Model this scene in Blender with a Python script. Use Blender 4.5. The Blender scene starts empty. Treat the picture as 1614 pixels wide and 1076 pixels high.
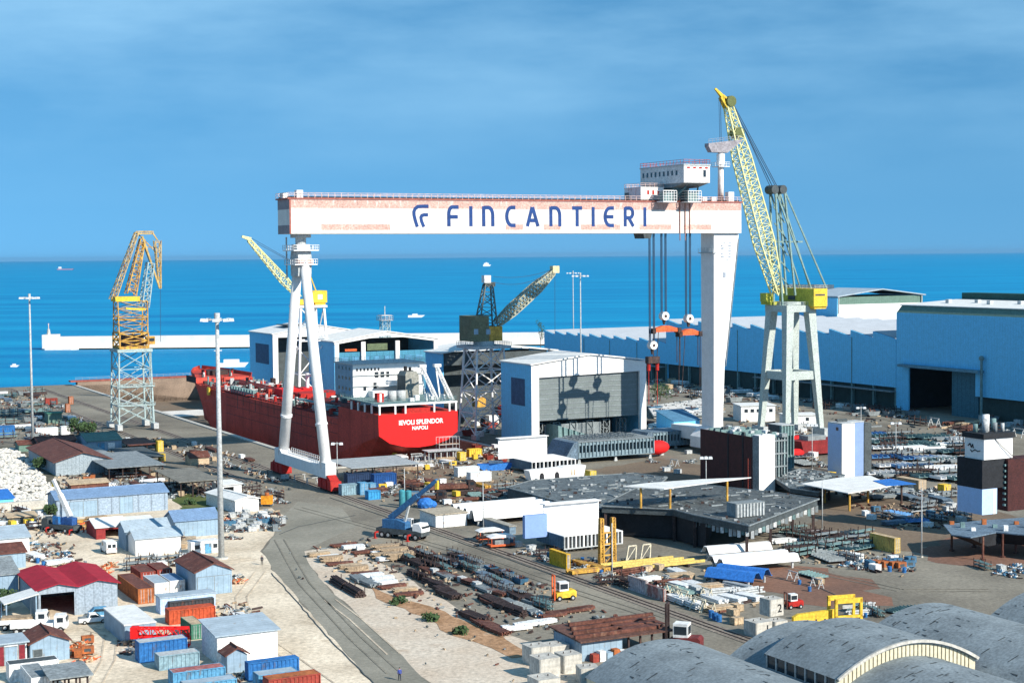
import bpy, bmesh, math, random
from mathutils import Vector, Matrix
from mathutils.geometry import tessellate_polygon
R = math.radians
random.seed(7)
S = bpy.context.scene
# ------------------------------------------------------------------ camera
FPX, CX, CY, H = 2545.0, 807.0, 538.0, 55.0
PITCH, ROLL = math.atan(135 / FPX), 0.0087
fwd = Vector((0, math.cos(PITCH), -math.sin(PITCH)))
up0 = Vector((0, math.sin(PITCH), math.cos(PITCH)))
ax = Vector((1, 0, 0))
rgt = ax * math.cos(ROLL) - up0 * math.sin(ROLL)
upv = up0 * math.cos(ROLL) + ax * math.sin(ROLL)
cam = bpy.data.cameras.new('camera'); co = bpy.data.objects.new('camera', cam)
S.collection.objects.link(co); S.camera = co
cam.sensor_width = 36; cam.lens = 36 * FPX / 1614; cam.clip_start = 1; cam.clip_end = 200000
m = Matrix((rgt, upv, -fwd)).transposed().to_4x4(); m.translation = (0, 0, H); co.matrix_world = m
# ------------------------------------------------------------------ sky + sun
SUN_EL = R(31)
sdir = Vector((0.752, -0.659, 0)).normalized() * math.cos(SUN_EL) + Vector((0, 0, math.sin(SUN_EL)))
w = bpy.data.worlds.new('World'); S.world = w; w.use_nodes = True
nt = w.node_tree; nt.nodes.clear()
def wn(t, **k):
    n = nt.nodes.new(t)
    for a, b in k.items(): setattr(n, a, b)
    return n
wo = wn('ShaderNodeOutputWorld'); bg = wn('ShaderNodeBackground'); sky = wn('ShaderNodeTexSky', sky_type='NISHITA')
sky.sun_disc = False; sky.sun_elevation = SUN_EL; sky.sun_rotation = math.atan2(sdir.x, sdir.y)
sky.air_density = 1.0; sky.dust_density = 0.0; sky.ozone_density = 4.0; sky.altitude = 60
tc = wn('ShaderNodeTexCoord'); add = wn('ShaderNodeVectorMath', operation='ADD'); add.inputs[1].default_value = (0, 0, .36)
nrm = wn('ShaderNodeVectorMath', operation='NORMALIZE')
nt.links.new(tc.outputs['Generated'], add.inputs[0]); nt.links.new(add.outputs[0], nrm.inputs[0]); nt.links.new(nrm.outputs[0], sky.inputs['Vector'])
tint = wn('ShaderNodeMix', data_type='RGBA', blend_type='MULTIPLY'); tint.inputs[0].default_value = 1
tint.inputs[7].default_value = (0.66, 1.12, 1.08, 1)
nt.links.new(sky.outputs[0], tint.inputs[6])
# thin high cloud veil
cmap = wn('ShaderNodeMapping'); cmap.inputs['Scale'].default_value = (2.2, 2.2, 9); cmap.inputs['Rotation'].default_value = (0, R(4), 0)
cn = wn('ShaderNodeTexNoise'); cn.inputs['Scale'].default_value = 1.6; cn.inputs['Detail'].default_value = 7; cn.inputs['Roughness'].default_value = .55
cr = wn('ShaderNodeMapRange'); cr.inputs['From Min'].default_value = .42; cr.inputs['From Max'].default_value = .80; cr.inputs['To Max'].default_value = .5
nt.links.new(tc.outputs['Generated'], cmap.inputs[0]); nt.links.new(cmap.outputs[0], cn.inputs[0]); nt.links.new(cn.outputs[0], cr.inputs[0])
sx = wn('ShaderNodeSeparateXYZ'); nt.links.new(tc.outputs['Generated'], sx.inputs[0])
hz = wn('ShaderNodeMapRange'); hz.inputs['From Min'].default_value = .03; hz.inputs['From Max'].default_value = .13
nt.links.new(sx.outputs[2], hz.inputs[0])
mu = wn('ShaderNodeMath', operation='MULTIPLY'); nt.links.new(cr.outputs[0], mu.inputs[0]); nt.links.new(hz.outputs[0], mu.inputs[1])
cm = wn('ShaderNodeMix', data_type='RGBA'); nt.links.new(mu.outputs[0], cm.inputs[0]); nt.links.new(tint.outputs[2], cm.inputs[6])
cm.inputs[7].default_value = (3.1, 5.3, 6.9, 1)
nt.links.new(cm.outputs[2], bg.inputs[0]); bg.inputs[1].default_value = 0.135
nt.links.new(bg.outputs[0], wo.inputs[0])
sl = bpy.data.lights.new('sun', 'SUN'); sl.energy = 5.0; sl.angle = R(.5); sl.color = (1, .93, .82)
so = bpy.data.objects.new('sun', sl); S.collection.objects.link(so)
so.rotation_euler = sdir.to_track_quat('Z', 'Y').to_euler()
S.view_settings.view_transform = 'Standard'; S.view_settings.look = 'None'
S.view_settings.exposure = 0.45; S.view_settings.gamma = 1.0; S.view_settings.use_curve_mapping = False
# ------------------------------------------------------------------ site frame: v across the crane rails, u along them
A0 = math.atan2(.4538, .8911)
CV = Vector((math.cos(A0), math.sin(A0), 0)); CU = Vector((-math.sin(A0), math.cos(A0), 0))
def W(v, u, z=0): return CV * v + CU * u + Vector((0, 0, z))
def ray(px, py): return fwd * FPX + rgt * (px - CX) - upv * (py - CY)
def G(px, py, z=0):
    d = ray(px, py); t = (z - H) / d.z
    return Vector((0, 0, H)) + d * t
def VU(px, py, z=0):
    p = G(px, py, z); return p.dot(CV), p.dot(CU)
def PL(px, py, u):                                   # point of the sight line lying in the upright plane u = const
    d = ray(px, py); t = u / d.dot(CU); p = Vector((0, 0, H)) + d * t
    return p.dot(CV), p.z
def PV(px, v):                                       # u of the ground point in column px on the line v = const
    d = ray(px, 640); k = d.x / d.y
    return v * (math.cos(A0) - k * math.sin(A0)) / (math.sin(A0) + k * math.cos(A0))
# ------------------------------------------------------------------ materials
MT = {}
def mat(name, col, rough=.75, var=.25, scale=.6, fine=.25, metal=0, seam=0, seamv=.35, rust=0, rcol=(.16, .055, .03), dirt=0, spec=.3):
    if name in MT: return MT[name]
    m = bpy.data.materials.new(name); m.use_nodes = True; MT[name] = m
    t = m.node_tree; b = t.nodes['Principled BSDF']; L = t.links.new
    b.inputs['Roughness'].default_value = rough; b.inputs['Metallic'].default_value = metal
    b.inputs['Specular IOR Level'].default_value = spec
    tc = t.nodes.new('ShaderNodeTexCoord')
    def noise(s, d=4):
        n = t.nodes.new('ShaderNodeTexNoise'); n.inputs['Scale'].default_value = s; n.inputs['Detail'].default_value = d
        L(tc.outputs['Object'], n.inputs['Vector']); return n.outputs[0]
    def rng(src, a, b_, c, d):
        n = t.nodes.new('ShaderNodeMapRange'); n.inputs[1].default_value = a; n.inputs[2].default_value = b_
        n.inputs[3].default_value = c; n.inputs[4].default_value = d; L(src, n.inputs[0]); return n.outputs[0]
    def math_(op, a, bb):
        n = t.nodes.new('ShaderNodeMath'); n.operation = op
        for i, x in enumerate((a, bb)):
            if isinstance(x, (int, float)): n.inputs[i].default_value = x
            else: L(x, n.inputs[i])
        return n.outputs[0]
    f = rng(noise(scale), .25, .75, 1 - var, 1 + var * .6)
    if fine: f = math_('MULTIPLY', f, rng(noise(2.6, 2), .3, .7, 1 - fine, 1 + fine))
    if seam:
        dp = t.nodes.new('ShaderNodeVectorMath'); dp.operation = 'DOT_PRODUCT'; L(tc.outputs['Object'], dp.inputs[0])
        dp.inputs[1].default_value = (1.0 / seam, 1.0 / seam, 0)
        fr = math_('FRACT', dp.outputs['Value'], 0)
        f = math_('MULTIPLY', f, rng(fr, .0, .16, 1 - seamv, 1))
    mix = t.nodes.new('ShaderNodeMix'); mix.data_type = 'RGBA'; mix.blend_type = 'MULTIPLY'; mix.inputs[0].default_value = 1
    mix.inputs[6].default_value = (*col, 1)
    cb = t.nodes.new('ShaderNodeCombineColor')
    for i in range(3): L(f, cb.inputs[i])
    L(cb.outputs[0], mix.inputs[7]); out = mix.outputs[2]
    if rust:
        mp = t.nodes.new('ShaderNodeMapping'); mp.inputs['Scale'].default_value = (1, 1, .35); L(tc.outputs['Object'], mp.inputs[0])
        n = t.nodes.new('ShaderNodeTexNoise'); n.inputs['Scale'].default_value = .9; n.inputs['Detail'].default_value = 8; n.inputs['Roughness'].default_value = .7
        L(mp.outputs[0], n.inputs[0])
        k = rng(n.outputs[0], .66 - rust * .35, .74 - rust * .25, 0, 1)
        mx = t.nodes.new('ShaderNodeMix'); mx.data_type = 'RGBA'; L(k, mx.inputs[0]); L(out, mx.inputs[6]); mx.inputs[7].default_value = (*rcol, 1); out = mx.outputs[2]
    L(out, b.inputs['Base Color'])
    if rough > .3 and fine:
        bm_ = t.nodes.new('ShaderNodeBump'); bm_.inputs['Strength'].default_value = .25; bm_.inputs['Distance'].default_value = .05
        L(noise(3, 3), bm_.inputs['Height']); L(bm_.outputs[0], b.inputs['Normal'])
    return m
WHITE = mat('white_paint', (.80, .79, .77), var=.08, fine=.06, dirt=1)
WHR = mat('white_paint_rusting', (.80, .77, .73), var=.1, fine=.1, rust=.30, rcol=(.55, .30, .22))
PINK = mat('faded_pink_paint', (.72, .50, .43), var=.2, fine=.25, rust=.25, rcol=(.75, .66, .6))
BLUEL = mat('letter_blue', (.015, .055, .20), fine=.15)
LGREY = mat('light_grey_steel', (.45, .47, .47), var=.15)
MGREY = mat('mid_grey_steel', (.22, .25, .26), var=.25)
DGREY = mat('dark_grey_steel', (.07, .085, .09), var=.3)
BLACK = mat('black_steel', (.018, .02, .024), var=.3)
CABLE = mat('cable_dark', (.03, .07, .13), fine=0)
RED = mat('red_paint', (.42, .02, .015), var=.15, rust=.1)
HULL = mat('hull_red_primer', (.50, .062, .04), var=.25, fine=.25, scale=.15, seam=9, seamv=.22, rust=.15, rcol=(.1, .03, .025))
BRED = mat('bright_red_paint', (.75, .012, .012), var=.05, fine=.08)
ORANGE = mat('orange_paint', (.70, .13, .04), rust=.2)
YEL = mat('yellow_paint', (.75, .50, .05), var=.15, rust=.15, rcol=(.3, .14, .04))
LYEL = mat('pale_yellow_paint', (.74, .71, .34), var=.15, rust=.1, rcol=(.45, .38, .12))
YGREEN = mat('olive_yellow_paint_and_shade', (.46, .46, .06), var=.2, rust=.1)
OCHRE = mat('ochre_paint', (.60, .34, .06), var=.4, rust=.45, rcol=(.28, .14, .06))
TEAL = mat('grey_green_steel', (.16, .26, .26), var=.25, rust=.15)
PALET = mat('pale_aqua_steel', (.36, .46, .46), var=.2)
BWALL = mat('blue_cladding', (.17, .58, .88), var=.1, fine=.12, seam=1.2, seamv=.18)
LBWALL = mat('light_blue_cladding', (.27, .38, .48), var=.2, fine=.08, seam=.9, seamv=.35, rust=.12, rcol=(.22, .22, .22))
LBROOF = mat('light_blue_roof', (.36, .44, .50), var=.2, fine=.08, seam=1.1, seamv=.3, rust=.15, rcol=(.26, .24, .22))
BROOF = mat('blue_roof', (.17, .27, .42), var=.15, fine=.15, seam=1.0, seamv=.25)
WROOF = mat('white_roof', (.74, .74, .71), var=.15, fine=.08, seam=1.2, seamv=.2, rust=.12, rcol=(.5, .46, .42))
RROOF = mat('red_roof', (.36, .015, .03), var=.25, fine=.1, seam=.9, seamv=.35)
RUSTR = mat('rusty_brown_roof', (.15, .055, .038), var=.4, fine=.35, seam=1.0, seamv=.35, rust=.2, rcol=(.26, .18, .14))
GROOF = mat('grey_fibre_roof', (.24, .27, .28), var=.3, fine=.3, seam=1.1, seamv=.3)
GREEN = mat('green_cladding', (.13, .22, .18), var=.15, seam=1.1, seamv=.3)
CGREEN = mat('container_green', (.06, .20, .13), rust=.2)
CBLUE = mat('container_blue', (.025, .15, .40), var=.25, rust=.22, rcol=(.10, .09, .10))
CLBLUE = mat('container_light_blue', (.10, .30, .48), var=.25, rust=.25, rcol=(.16, .14, .13))
CORANGE = mat('container_orange', (.42, .13, .04), var=.3, rust=.35)
CRED = mat('container_red', (.30, .05, .035), var=.3, rust=.25)
CWHITE = mat('container_white', (.72, .73, .72), var=.1, rust=.12, rcol=(.35, .2, .14))
RUST = mat('rusty_steel', (.13, .05, .035), var=.5, fine=.4, rust=.3, rcol=(.22, .12, .08))
DRUST = mat('dark_rusty_steel', (.055, .035, .032), var=.5, fine=.4, rust=.2, rcol=(.14, .07, .05))
WOOD = mat('weathered_timber', (.36, .27, .18), var=.4, fine=.35)
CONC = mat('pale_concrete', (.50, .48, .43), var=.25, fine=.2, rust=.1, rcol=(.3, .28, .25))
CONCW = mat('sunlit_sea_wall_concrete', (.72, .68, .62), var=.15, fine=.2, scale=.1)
BROWNC = mat('brown_stained_concrete', (.27, .20, .15), var=.35, fine=.3, scale=.12)
GLASS = mat('dark_glass', (.02, .03, .04), rough=.15, var=0, fine=0, spec=.6)
CREAM = mat('cream_cladding', (.58, .54, .40), var=.1, fine=.1)
VAULT = mat('vault_felt', (.22, .255, .27), var=.3, fine=.22, scale=.25, rust=.08, rcol=(.13, .15, .16))
LAMPM = mat('lamp_glass', (.75, .78, .8), rough=.3, fine=0)
TYRE = mat('tyre_rubber', (.015, .015, .017))
HAY = mat('sandy_tan', (.5, .38, .25), var=.3)
STEELB = mat('blue_grey_plate', (.13, .19, .25), var=.35, fine=.35, scale=.3, rust=.06)
DECKM = mat('deck_plate', (.12, .145, .155), var=.4, fine=.5, scale=.5, seam=2.6, seamv=.4, rust=.12, rcol=(.16, .13, .11))
MAROON = mat('maroon_block_plate', (.06, .017, .016), var=.3, fine=.3, rust=.08)
BSHEET = mat('blue_profile_sheet', (.03, .17, .52), var=.1)
# ------------------------------------------------------------------ mesh helper
class MB:
    def __init__(s): s.v = []; s.f = []; s.mi = []; s.m = 0
    def add(s, vs, fs):
        o = len(s.v); s.v += [tuple(x) for x in vs]; s.f += [[i + o for i in f] for f in fs]; s.mi += [s.m] * len(fs); return s
    def box(s, x0, x1, y0, y1, z0, z1):
        return s.add([(x0,y0,z0),(x1,y0,z0),(x1,y1,z0),(x0,y1,z0),(x0,y0,z1),(x1,y0,z1),(x1,y1,z1),(x0,y1,z1)],
                     [(3,2,1,0),(4,5,6,7),(0,1,5,4),(1,2,6,5),(2,3,7,6),(3,0,4,7)])
    def bar(s, p, q, w=.1, h=None, n=4, w2=None):
        p = Vector(p); q = Vector(q); d = q - p
        if d.length < 1e-5: return s
        d.normalize(); a = Vector((0, 0, 1)) if abs(d.z) < .92 else Vector((0, 1, 0))
        e = d.cross(a).normalized(); g = e.cross(d); w2 = w if w2 is None else w2
        vs = []
        for P, r in ((p, w), (q, w2)):
            for i in range(n):
                t = 2 * math.pi * (i + .5) / n; k = r / 2 * (1.414 if n == 4 else 1); kh = (h / w if h else 1)
                vs.append(P + e * math.cos(t) * k + g * math.sin(t) * k * kh)
        fs = [(i, (i + 1) % n, n + (i + 1) % n, n + i) for i in range(n)] + [tuple(range(n - 1, -1, -1)), tuple(range(n, 2 * n))]
        return s.add(vs, fs)
    def cyl(s, x, y, z0, z1, r, n=14, r2=None): return s.bar((x, y, z0), (x, y, z1), 2 * r, n=n, w2=None if r2 is None else 2 * r2)
    def prism(s, pts, z0, z1):                                   # xy outline pulled up
        n = len(pts); a = sum(pts[i][0] * pts[(i + 1) % n][1] - pts[(i + 1) % n][0] * pts[i][1] for i in range(n))
        if a < 0: pts = pts[::-1]
        tri = tessellate_polygon([[Vector((x, y, 0)) for x, y in pts]])
        vs = [(x, y, z0) for x, y in pts] + [(x, y, z1) for x, y in pts]
        fs = [(i, (i + 1) % n, n + (i + 1) % n, n + i) for i in range(n)]
        for t in tri:
            t = list(t); p = [pts[i] for i in t]
            if (p[1][0]-p[0][0])*(p[2][1]-p[0][1]) - (p[2][0]-p[0][0])*(p[1][1]-p[0][1]) < 0: t = t[::-1]
            fs.append(tuple(i + n for i in t)); fs.append(tuple(t[::-1]))
        return s.add(vs, fs)
    def prof(s, pts, a0, a1, axis='y'):                          # (h, z) outline pulled along y (or x)
        n = len(pts); a = sum(pts[i][0] * pts[(i + 1) % n][1] - pts[(i + 1) % n][0] * pts[i][1] for i in range(n))
        if a < 0: pts = pts[::-1]
        mk = (lambda h, z, t: (h, t, z)) if axis == 'y' else (lambda h, z, t: (t, h, z))
        vs = [mk(h, z, a0) for h, z in pts] + [mk(h, z, a1) for h, z in pts]
        tri = tessellate_polygon([[Vector((x, y, 0)) for x, y in pts]])
        fs = [((i, i + n, (i + 1) % n + n, (i + 1) % n)) for i in range(n)]
        for t in tri:
            fs.append(tuple(t)); fs.append(tuple(i + n for i in t[::-1]))
        return s.add(vs, fs)
    def lattice(s, P, Q, a0, b0, a1, b1, n, rc=.25, rb=.12, e=None, xb=False):
        P = Vector(P); Q = Vector(Q); d = (Q - P).normalized()
        e = Vector(e) if e else (d.cross(Vector((0, 0, 1))) if abs(d.z) < .95 else Vector((1, 0, 0)))
        e = (e - d * e.dot(d)).normalized(); g = e.cross(d).normalized()
        def sec(t):
            c = P.lerp(Q, t); a = a0 + (a1 - a0) * t; b = b0 + (b1 - b0) * t
            return [c + e * (sa * a / 2) + g * (sb * b / 2) for sa, sb in ((-1,-1),(1,-1),(1,1),(-1,1))]
        S0 = sec(0); S1 = sec(1)
        for i in range(4): s.bar(S0[i], S1[i], rc)
        prev = S0
        for k in range(1, n + 1):
            cur = sec(k / n)
            for i in range(4):
                j = (i + 1) % 4
                if rb > 0:
                    s.bar(cur[i], cur[j], rb)
                    if k % 2: s.bar(prev[i], cur[j], rb)
                    else: s.bar(prev[j], cur[i], rb)
                    if xb: s.bar(prev[j], cur[i], rb) if k % 2 else s.bar(prev[i], cur[j], rb)
            prev = cur
        return s
    def rail(s, pts, h=1.1, step=2.0, r=.06, closed=False):
        pts = [Vector(p) for p in pts]
        if closed: pts = pts + [pts[0]]
        for a, b in zip(pts, pts[1:]):
            for zz in (h, h * .5): s.bar(a + Vector((0, 0, zz)), b + Vector((0, 0, zz)), r)
            n = max(1, int((b - a).length / step))
            for i in range(n + 1):
                p = a.lerp(b, i / n); s.bar(p, p + Vector((0, 0, h)), r)
        return s
    def ico(s, c, r, sub=1, jit=0, sq=(1, 1, 1)):
        bm = bmesh.new(); bmesh.ops.create_icosphere(bm, subdivisions=sub, radius=1)
        vs = []
        for v in bm.verts:
            k = r * (1 + random.uniform(-jit, jit)); vs.append((c[0] + v.co.x * k * sq[0], c[1] + v.co.y * k * sq[1], c[2] + v.co.z * k * sq[2]))
        fs = [[v.index for v in f.verts] for f in bm.faces]; bm.free(); return s.add(vs, fs)
    def build(s, name, mats, parent=None, smooth=False):
        me = bpy.data.meshes.new(name); me.from_pydata(s.v, [], s.f); me.validate()
        if not isinstance(mats, (list, tuple)): mats = [mats]
        for m_ in mats: me.materials.append(m_)
        if len(mats) > 1 and len(me.polygons) == len(s.mi): me.polygons.foreach_set('material_index', s.mi)
        if smooth: me.polygons.foreach_set('use_smooth', [True] * len(me.polygons))
        me.update(); o = bpy.data.objects.new(name, me); S.collection.objects.link(o)
        if parent: o.parent = parent
        return o
def tag(o, label=None, cat=None, group=None, kind=None):
    if label: o['label'] = label
    if cat: o['category'] = cat
    if group: o['group'] = group
    if kind: o['kind'] = kind
    return o
def thing(name, label, cat, loc, rz=A0, group=None):
    o = bpy.data.objects.new(name, None); S.collection.objects.link(o); o.location = loc; o.rotation_euler = (0, 0, rz)
    o.empty_display_size = .5
    return tag(o, label, cat, group)
def kids(o): return [c for c in S.collection.objects if c.parent == o]
def dup(o, parent=None, ch=None):
    if ch is None:
        ch = {}
        stack = [o]
        KM = {}
        for c in S.collection.objects:
            if c.parent: KM.setdefault(c.parent.name, []).append(c)
        ch = KM
    c = o.copy(); S.collection.objects.link(c)
    if parent: c.parent = parent
    for k in ch.get(o.name, []): dup(k, c, ch)
    return c
MBLUE = mat('machine_blue', (.05, .15, .25), var=.3, rust=.2)
GIRD = mat('girder_white', (.72, .68, .63), var=.10, fine=.08, seam=7.4, seamv=.14, rust=.12, rcol=(.62, .46, .40))
def struct(o): o['kind'] = 'structure'; return o
# ================================================================== SETTING
def ground_mat(name, c1, c2, c3, sc=.02, spk=.3):
    m = bpy.data.materials.new(name); m.use_nodes = True; t = m.node_tree; b = t.nodes['Principled BSDF']; L = t.links.new
    b.inputs['Roughness'].default_value = .95; b.inputs['Specular IOR Level'].default_value = .1
    tc = t.nodes.new('ShaderNodeTexCoord')
    def noise(s, d, r=.6):
        n = t.nodes.new('ShaderNodeTexNoise'); n.inputs['Scale'].default_value = s; n.inputs['Detail'].default_value = d; n.inputs['Roughness'].default_value = r
        L(tc.outputs['Object'], n.inputs['Vector']); return n.outputs[0]
    cr = t.nodes.new('ShaderNodeValToRGB'); e = cr.color_ramp.elements
    e[0].position = .35; e[0].color = (*c1, 1); e[1].position = .62; e[1].color = (*c2, 1)
    n3 = cr.color_ramp.elements.new(.72); n3.color = (*c3, 1)
    L(noise(sc, 9, .62), cr.inputs[0])
    f = t.nodes.new('ShaderNodeMapRange'); f.inputs[1].default_value = .3; f.inputs[2].default_value = .7; f.inputs[3].default_value = 1 - spk; f.inputs[4].default_value = 1 + spk
    L(noise(1.3, 5, .75), f.inputs[0])
    mx = t.nodes.new('ShaderNodeMix'); mx.data_type = 'RGBA'; mx.blend_type = 'MULTIPLY'; mx.inputs[0].default_value = 1
    cb = t.nodes.new('ShaderNodeCombineColor')
    for i in range(3): L(f.outputs[0], cb.inputs[i])
    L(cr.outputs[0], mx.inputs[6]); L(cb.outputs[0], mx.inputs[7]); L(mx.outputs[2], b.inputs['Base Color'])
    bp = t.nodes.new('ShaderNodeBump'); bp.inputs['Strength'].default_value = .5; bp.inputs['Distance'].default_value = .1
    L(noise(1.0, 6, .7), bp.inputs['Height']); L(bp.outputs[0], b.inputs['Normal'])
    return m
YARDM = ground_mat('yard_asphalt', (.15, .135, .11), (.28, .255, .205), (.32, .265, .19), sc=.03)
SANDM = ground_mat('pale_gravel', (.50, .41, .30), (.76, .65, .50), (.44, .34, .23), sc=.06, spk=.35)
SAND2 = ground_mat('sandy_dirt', (.52, .42, .32), (.60, .52, .42), (.36, .25, .17), sc=.06, spk=.35)
ROADM = ground_mat('grey_road', (.20, .19, .155), (.30, .28, .23), (.22, .205, .17), sc=.05, spk=.22)
RUSTG = ground_mat('rust_stained_ground', (.17, .10, .075), (.24, .13, .09), (.15, .12, .10), sc=.05, spk=.3)
BROWNG = ground_mat('brown_ground', (.15, .115, .085), (.21, .16, .115), (.14, .13, .11), sc=.04, spk=.3)
GRASSM = ground_mat('weed_green', (.07, .10, .03), (.12, .14, .05), (.2, .17, .1), sc=.15, spk=.5)
DOCKV0, DOCKV1, DOCKU0, DOCKU1 = 150, 204, 396, 713
def sheet(name, outer, mtl, z=0, holes=(), kind='structure'):
    polys = [[Vector((p[0], p[1], 0)) for p in outer]] + [[Vector((p[0], p[1], 0)) for p in h] for h in holes]
    tri = tessellate_polygon(polys); flat = [p for q in polys for p in q]
    fs = []
    for t in tri:
        a, b_, c = [flat[i] for i in t]
        if (b_ - a).cross(c - a).z < 0: t = t[::-1]
        fs.append(tuple(t))
    mb = MB(); mb.add([(p.x, p.y, z) for p in flat], fs); o = mb.build(name, mtl); o['kind'] = kind; return o
def w2(v, u): p = W(v, u); return (p.x, p.y)
land = [w2(-700, 20), w2(-700, 640), w2(-60, 690), w2(60, 716), w2(110, 722), w2(149, 722), w2(149, 716), w2(205, 716), w2(205, 726), w2(330, 735), w2(900, 760), w2(900, 20), w2(0, -60)]
sheet('ground', land, YARDM, 0, [[w2(DOCKV0, DOCKU0), w2(DOCKV1, DOCKU0), w2(DOCKV1, DOCKU1), w2(DOCKV0, DOCKU1)]])
# quay faces of the land
mb = MB()
for a, b_ in zip(land, land[1:] + land[:1]):
    mb.add([(a[0], a[1], -6), (b_[0], b_[1], -6), (b_[0], b_[1], -.002), (a[0], a[1], -.002)], [(0, 1, 2, 3), (3, 2, 1, 0)][:1])
struct(mb.build('quay_edge', BROWNC))
# dry dock pit
dk = [W(DOCKV0, DOCKU0), W(DOCKV1, DOCKU0), W(DOCKV1, DOCKU1), W(DOCKV0, DOCKU1)]
DF = -8.6
mb = MB()
for i in range(4):
    a, b_ = dk[i], dk[(i + 1) % 4]
    mb.add([(a.x, a.y, DF), (b_.x, b_.y, DF), (b_.x, b_.y, -.002), (a.x, a.y, -.002)], [(0, 3, 2, 1)])
mb.m = 1; mb.add([(p.x, p.y, DF) for p in dk], [(0, 1, 2, 3)])
struct(mb.build('dry_dock', [BROWNC, BROWNG]))
# sea
def sea_mat():
    m = bpy.data.materials.new('sea_water'); m.use_nodes = True; t = m.node_tree; b = t.nodes['Principled BSDF']; L = t.links.new
    b.inputs['Roughness'].default_value = .55; b.inputs['Specular IOR Level'].default_value = .12
    tc = t.nodes.new('ShaderNodeTexCoord')
    mp = t.nodes.new('ShaderNodeMapping'); mp.inputs['Scale'].default_value = (.18, 1, 1); L(tc.outputs['Object'], mp.inputs[0])
    n = t.nodes.new('ShaderNodeTexNoise'); n.inputs['Scale'].default_value = .012; n.inputs['Detail'].default_value = 10; n.inputs['Roughness'].default_value = .7; L(mp.outputs[0], n.inputs[0])
    cr = t.nodes.new('ShaderNodeValToRGB'); e = cr.color_ramp.elements
    e[0].position = .35; e[0].color = (.000, .17, .39, 1); e[1].position = .7; e[1].color = (.006, .32, .55, 1)
    L(n.outputs[0], cr.inputs[0]); L(cr.outputs[0], b.inputs['Base Color'])
    bp = t.nodes.new('ShaderNodeBump'); bp.inputs['Strength'].default_value = .6; bp.inputs['Distance'].default_value = 1.2
    n2 = t.nodes.new('ShaderNodeTexNoise'); n2.inputs['Scale'].default_value = .25; n2.inputs['Detail'].default_value = 6; L(tc.outputs['Object'], n2.inputs[0])
    L(n2.outputs[0], bp.inputs['Height']); L(bp.outputs[0], b.inputs['Normal'])
    return m
sheet('sea', [(-40000, -2000), (40000, -2000), (40000, 60000), (-40000, 60000)], sea_mat(), -2.6,
      [[w2(DOCKV0 - .5, DOCKU0 - .5), w2(DOCKV1 + .5, DOCKU0 - .5), w2(DOCKV1 + .5, DOCKU1 + 1.5), w2(DOCKV0 - .5, DOCKU1 + 1.5)]])
# ground patches (pixel outlines dropped on the ground)
PZ = [0]
def patch(name, pts, mtl, z, jit=0):
    q = []; PZ[0] += .004; z = PZ[0]
    n = len(pts)
    for i in range(n):
        a = G(*pts[i]); b_ = G(*pts[(i + 1) % n]); k = max(1, int((b_ - a).length / 4)) if jit else 1
        for j in range(k):
            p = a.lerp(b_, j / k); q.append((p.x + random.uniform(-jit, jit), p.y + random.uniform(-jit, jit)))
    return sheet(name, q, mtl, z)
patch('gravel_yard', [(-60, 1120), (640, 1120), (585, 1072), (520, 1000), (468, 940), (430, 897), (414, 868), (436, 838), (446, 812), (430, 800), (345, 812), (300, 800), (262, 770), (120, 752), (60, 735), (-80, 700)], SANDM, .004, .5)
patch('sandy_ground', [(478, 868), (520, 862), (560, 868), (620, 895), (700, 945), (770, 985), (830, 1010), (900, 1040), (980, 1090), (1000, 1130), (720, 1130), (680, 1080), (620, 1020), (560, 965), (520, 930), (498, 905), (482, 885)], SAND2, .004, .5)
patch('road', [(640, 1120), (585, 1072), (520, 1000), (468, 940), (430, 897), (414, 868), (436, 838), (446, 812), (470, 790), (540, 800), (560, 830), (500, 858), (480, 868), (484, 885), (500, 907), (522, 932), (562, 967), (622, 1022), (682, 1082), (720, 1130)], ROADM, .008, .15)
patch('rust_stained_ground', [(1140, 905), (1200, 890), (1290, 893), (1360, 915), (1400, 950), (1330, 965), (1250, 940), (1160, 930)], RUSTG, .004, 2)
patch('rust_stained_ground', [(1440, 868), (1500, 845), (1640, 838), (1640, 885), (1540, 893), (1470, 888)], RUSTG, .004, 1.5)
patch('brown_ground', [(1270, 805), (1380, 785), (1560, 800), (1640, 830), (1640, 845), (1500, 848), (1440, 868), (1300, 850)], BROWNG, .004, 1.5)
patch('brown_ground', [(560, 742), (720, 728), (790, 760), (760, 800), (650, 790), (560, 750)], BROWNG, .004, 1.5)
patch('brown_ground', [(930, 740), (1040, 722), (1120, 735), (1110, 762), (990, 758)], BROWNG, .004, 1.5)
o = patch('weeds', [(262, 785), (300, 776), (345, 790), (350, 812), (300, 806)], GRASSM, .012, 1.5); tag(o, kind='stuff')
o = patch('weeds', [(55, 705), (80, 712), (98, 745), (78, 752), (60, 730)], GRASSM, .012, 1.5); tag(o, kind='stuff')
patch('earth_bank', [(590, 925), (640, 945), (700, 965), (780, 998), (840, 1030), (800, 1036), (720, 1000), (655, 965), (600, 942)], ground_mat('orange_earth', (.30, .17, .09), (.44, .27, .16), (.5, .42, .32), sc=.2, spk=.5), 0, .9)
patch('rock_bed', [(-60, 700), (30, 704), (70, 735), (100, 768), (100, 792), (-60, 792)], ground_mat('rock_bed_dark', (.08, .08, .06), (.14, .13, .10), (.2, .18, .14), sc=.3), 0, .6)
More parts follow.
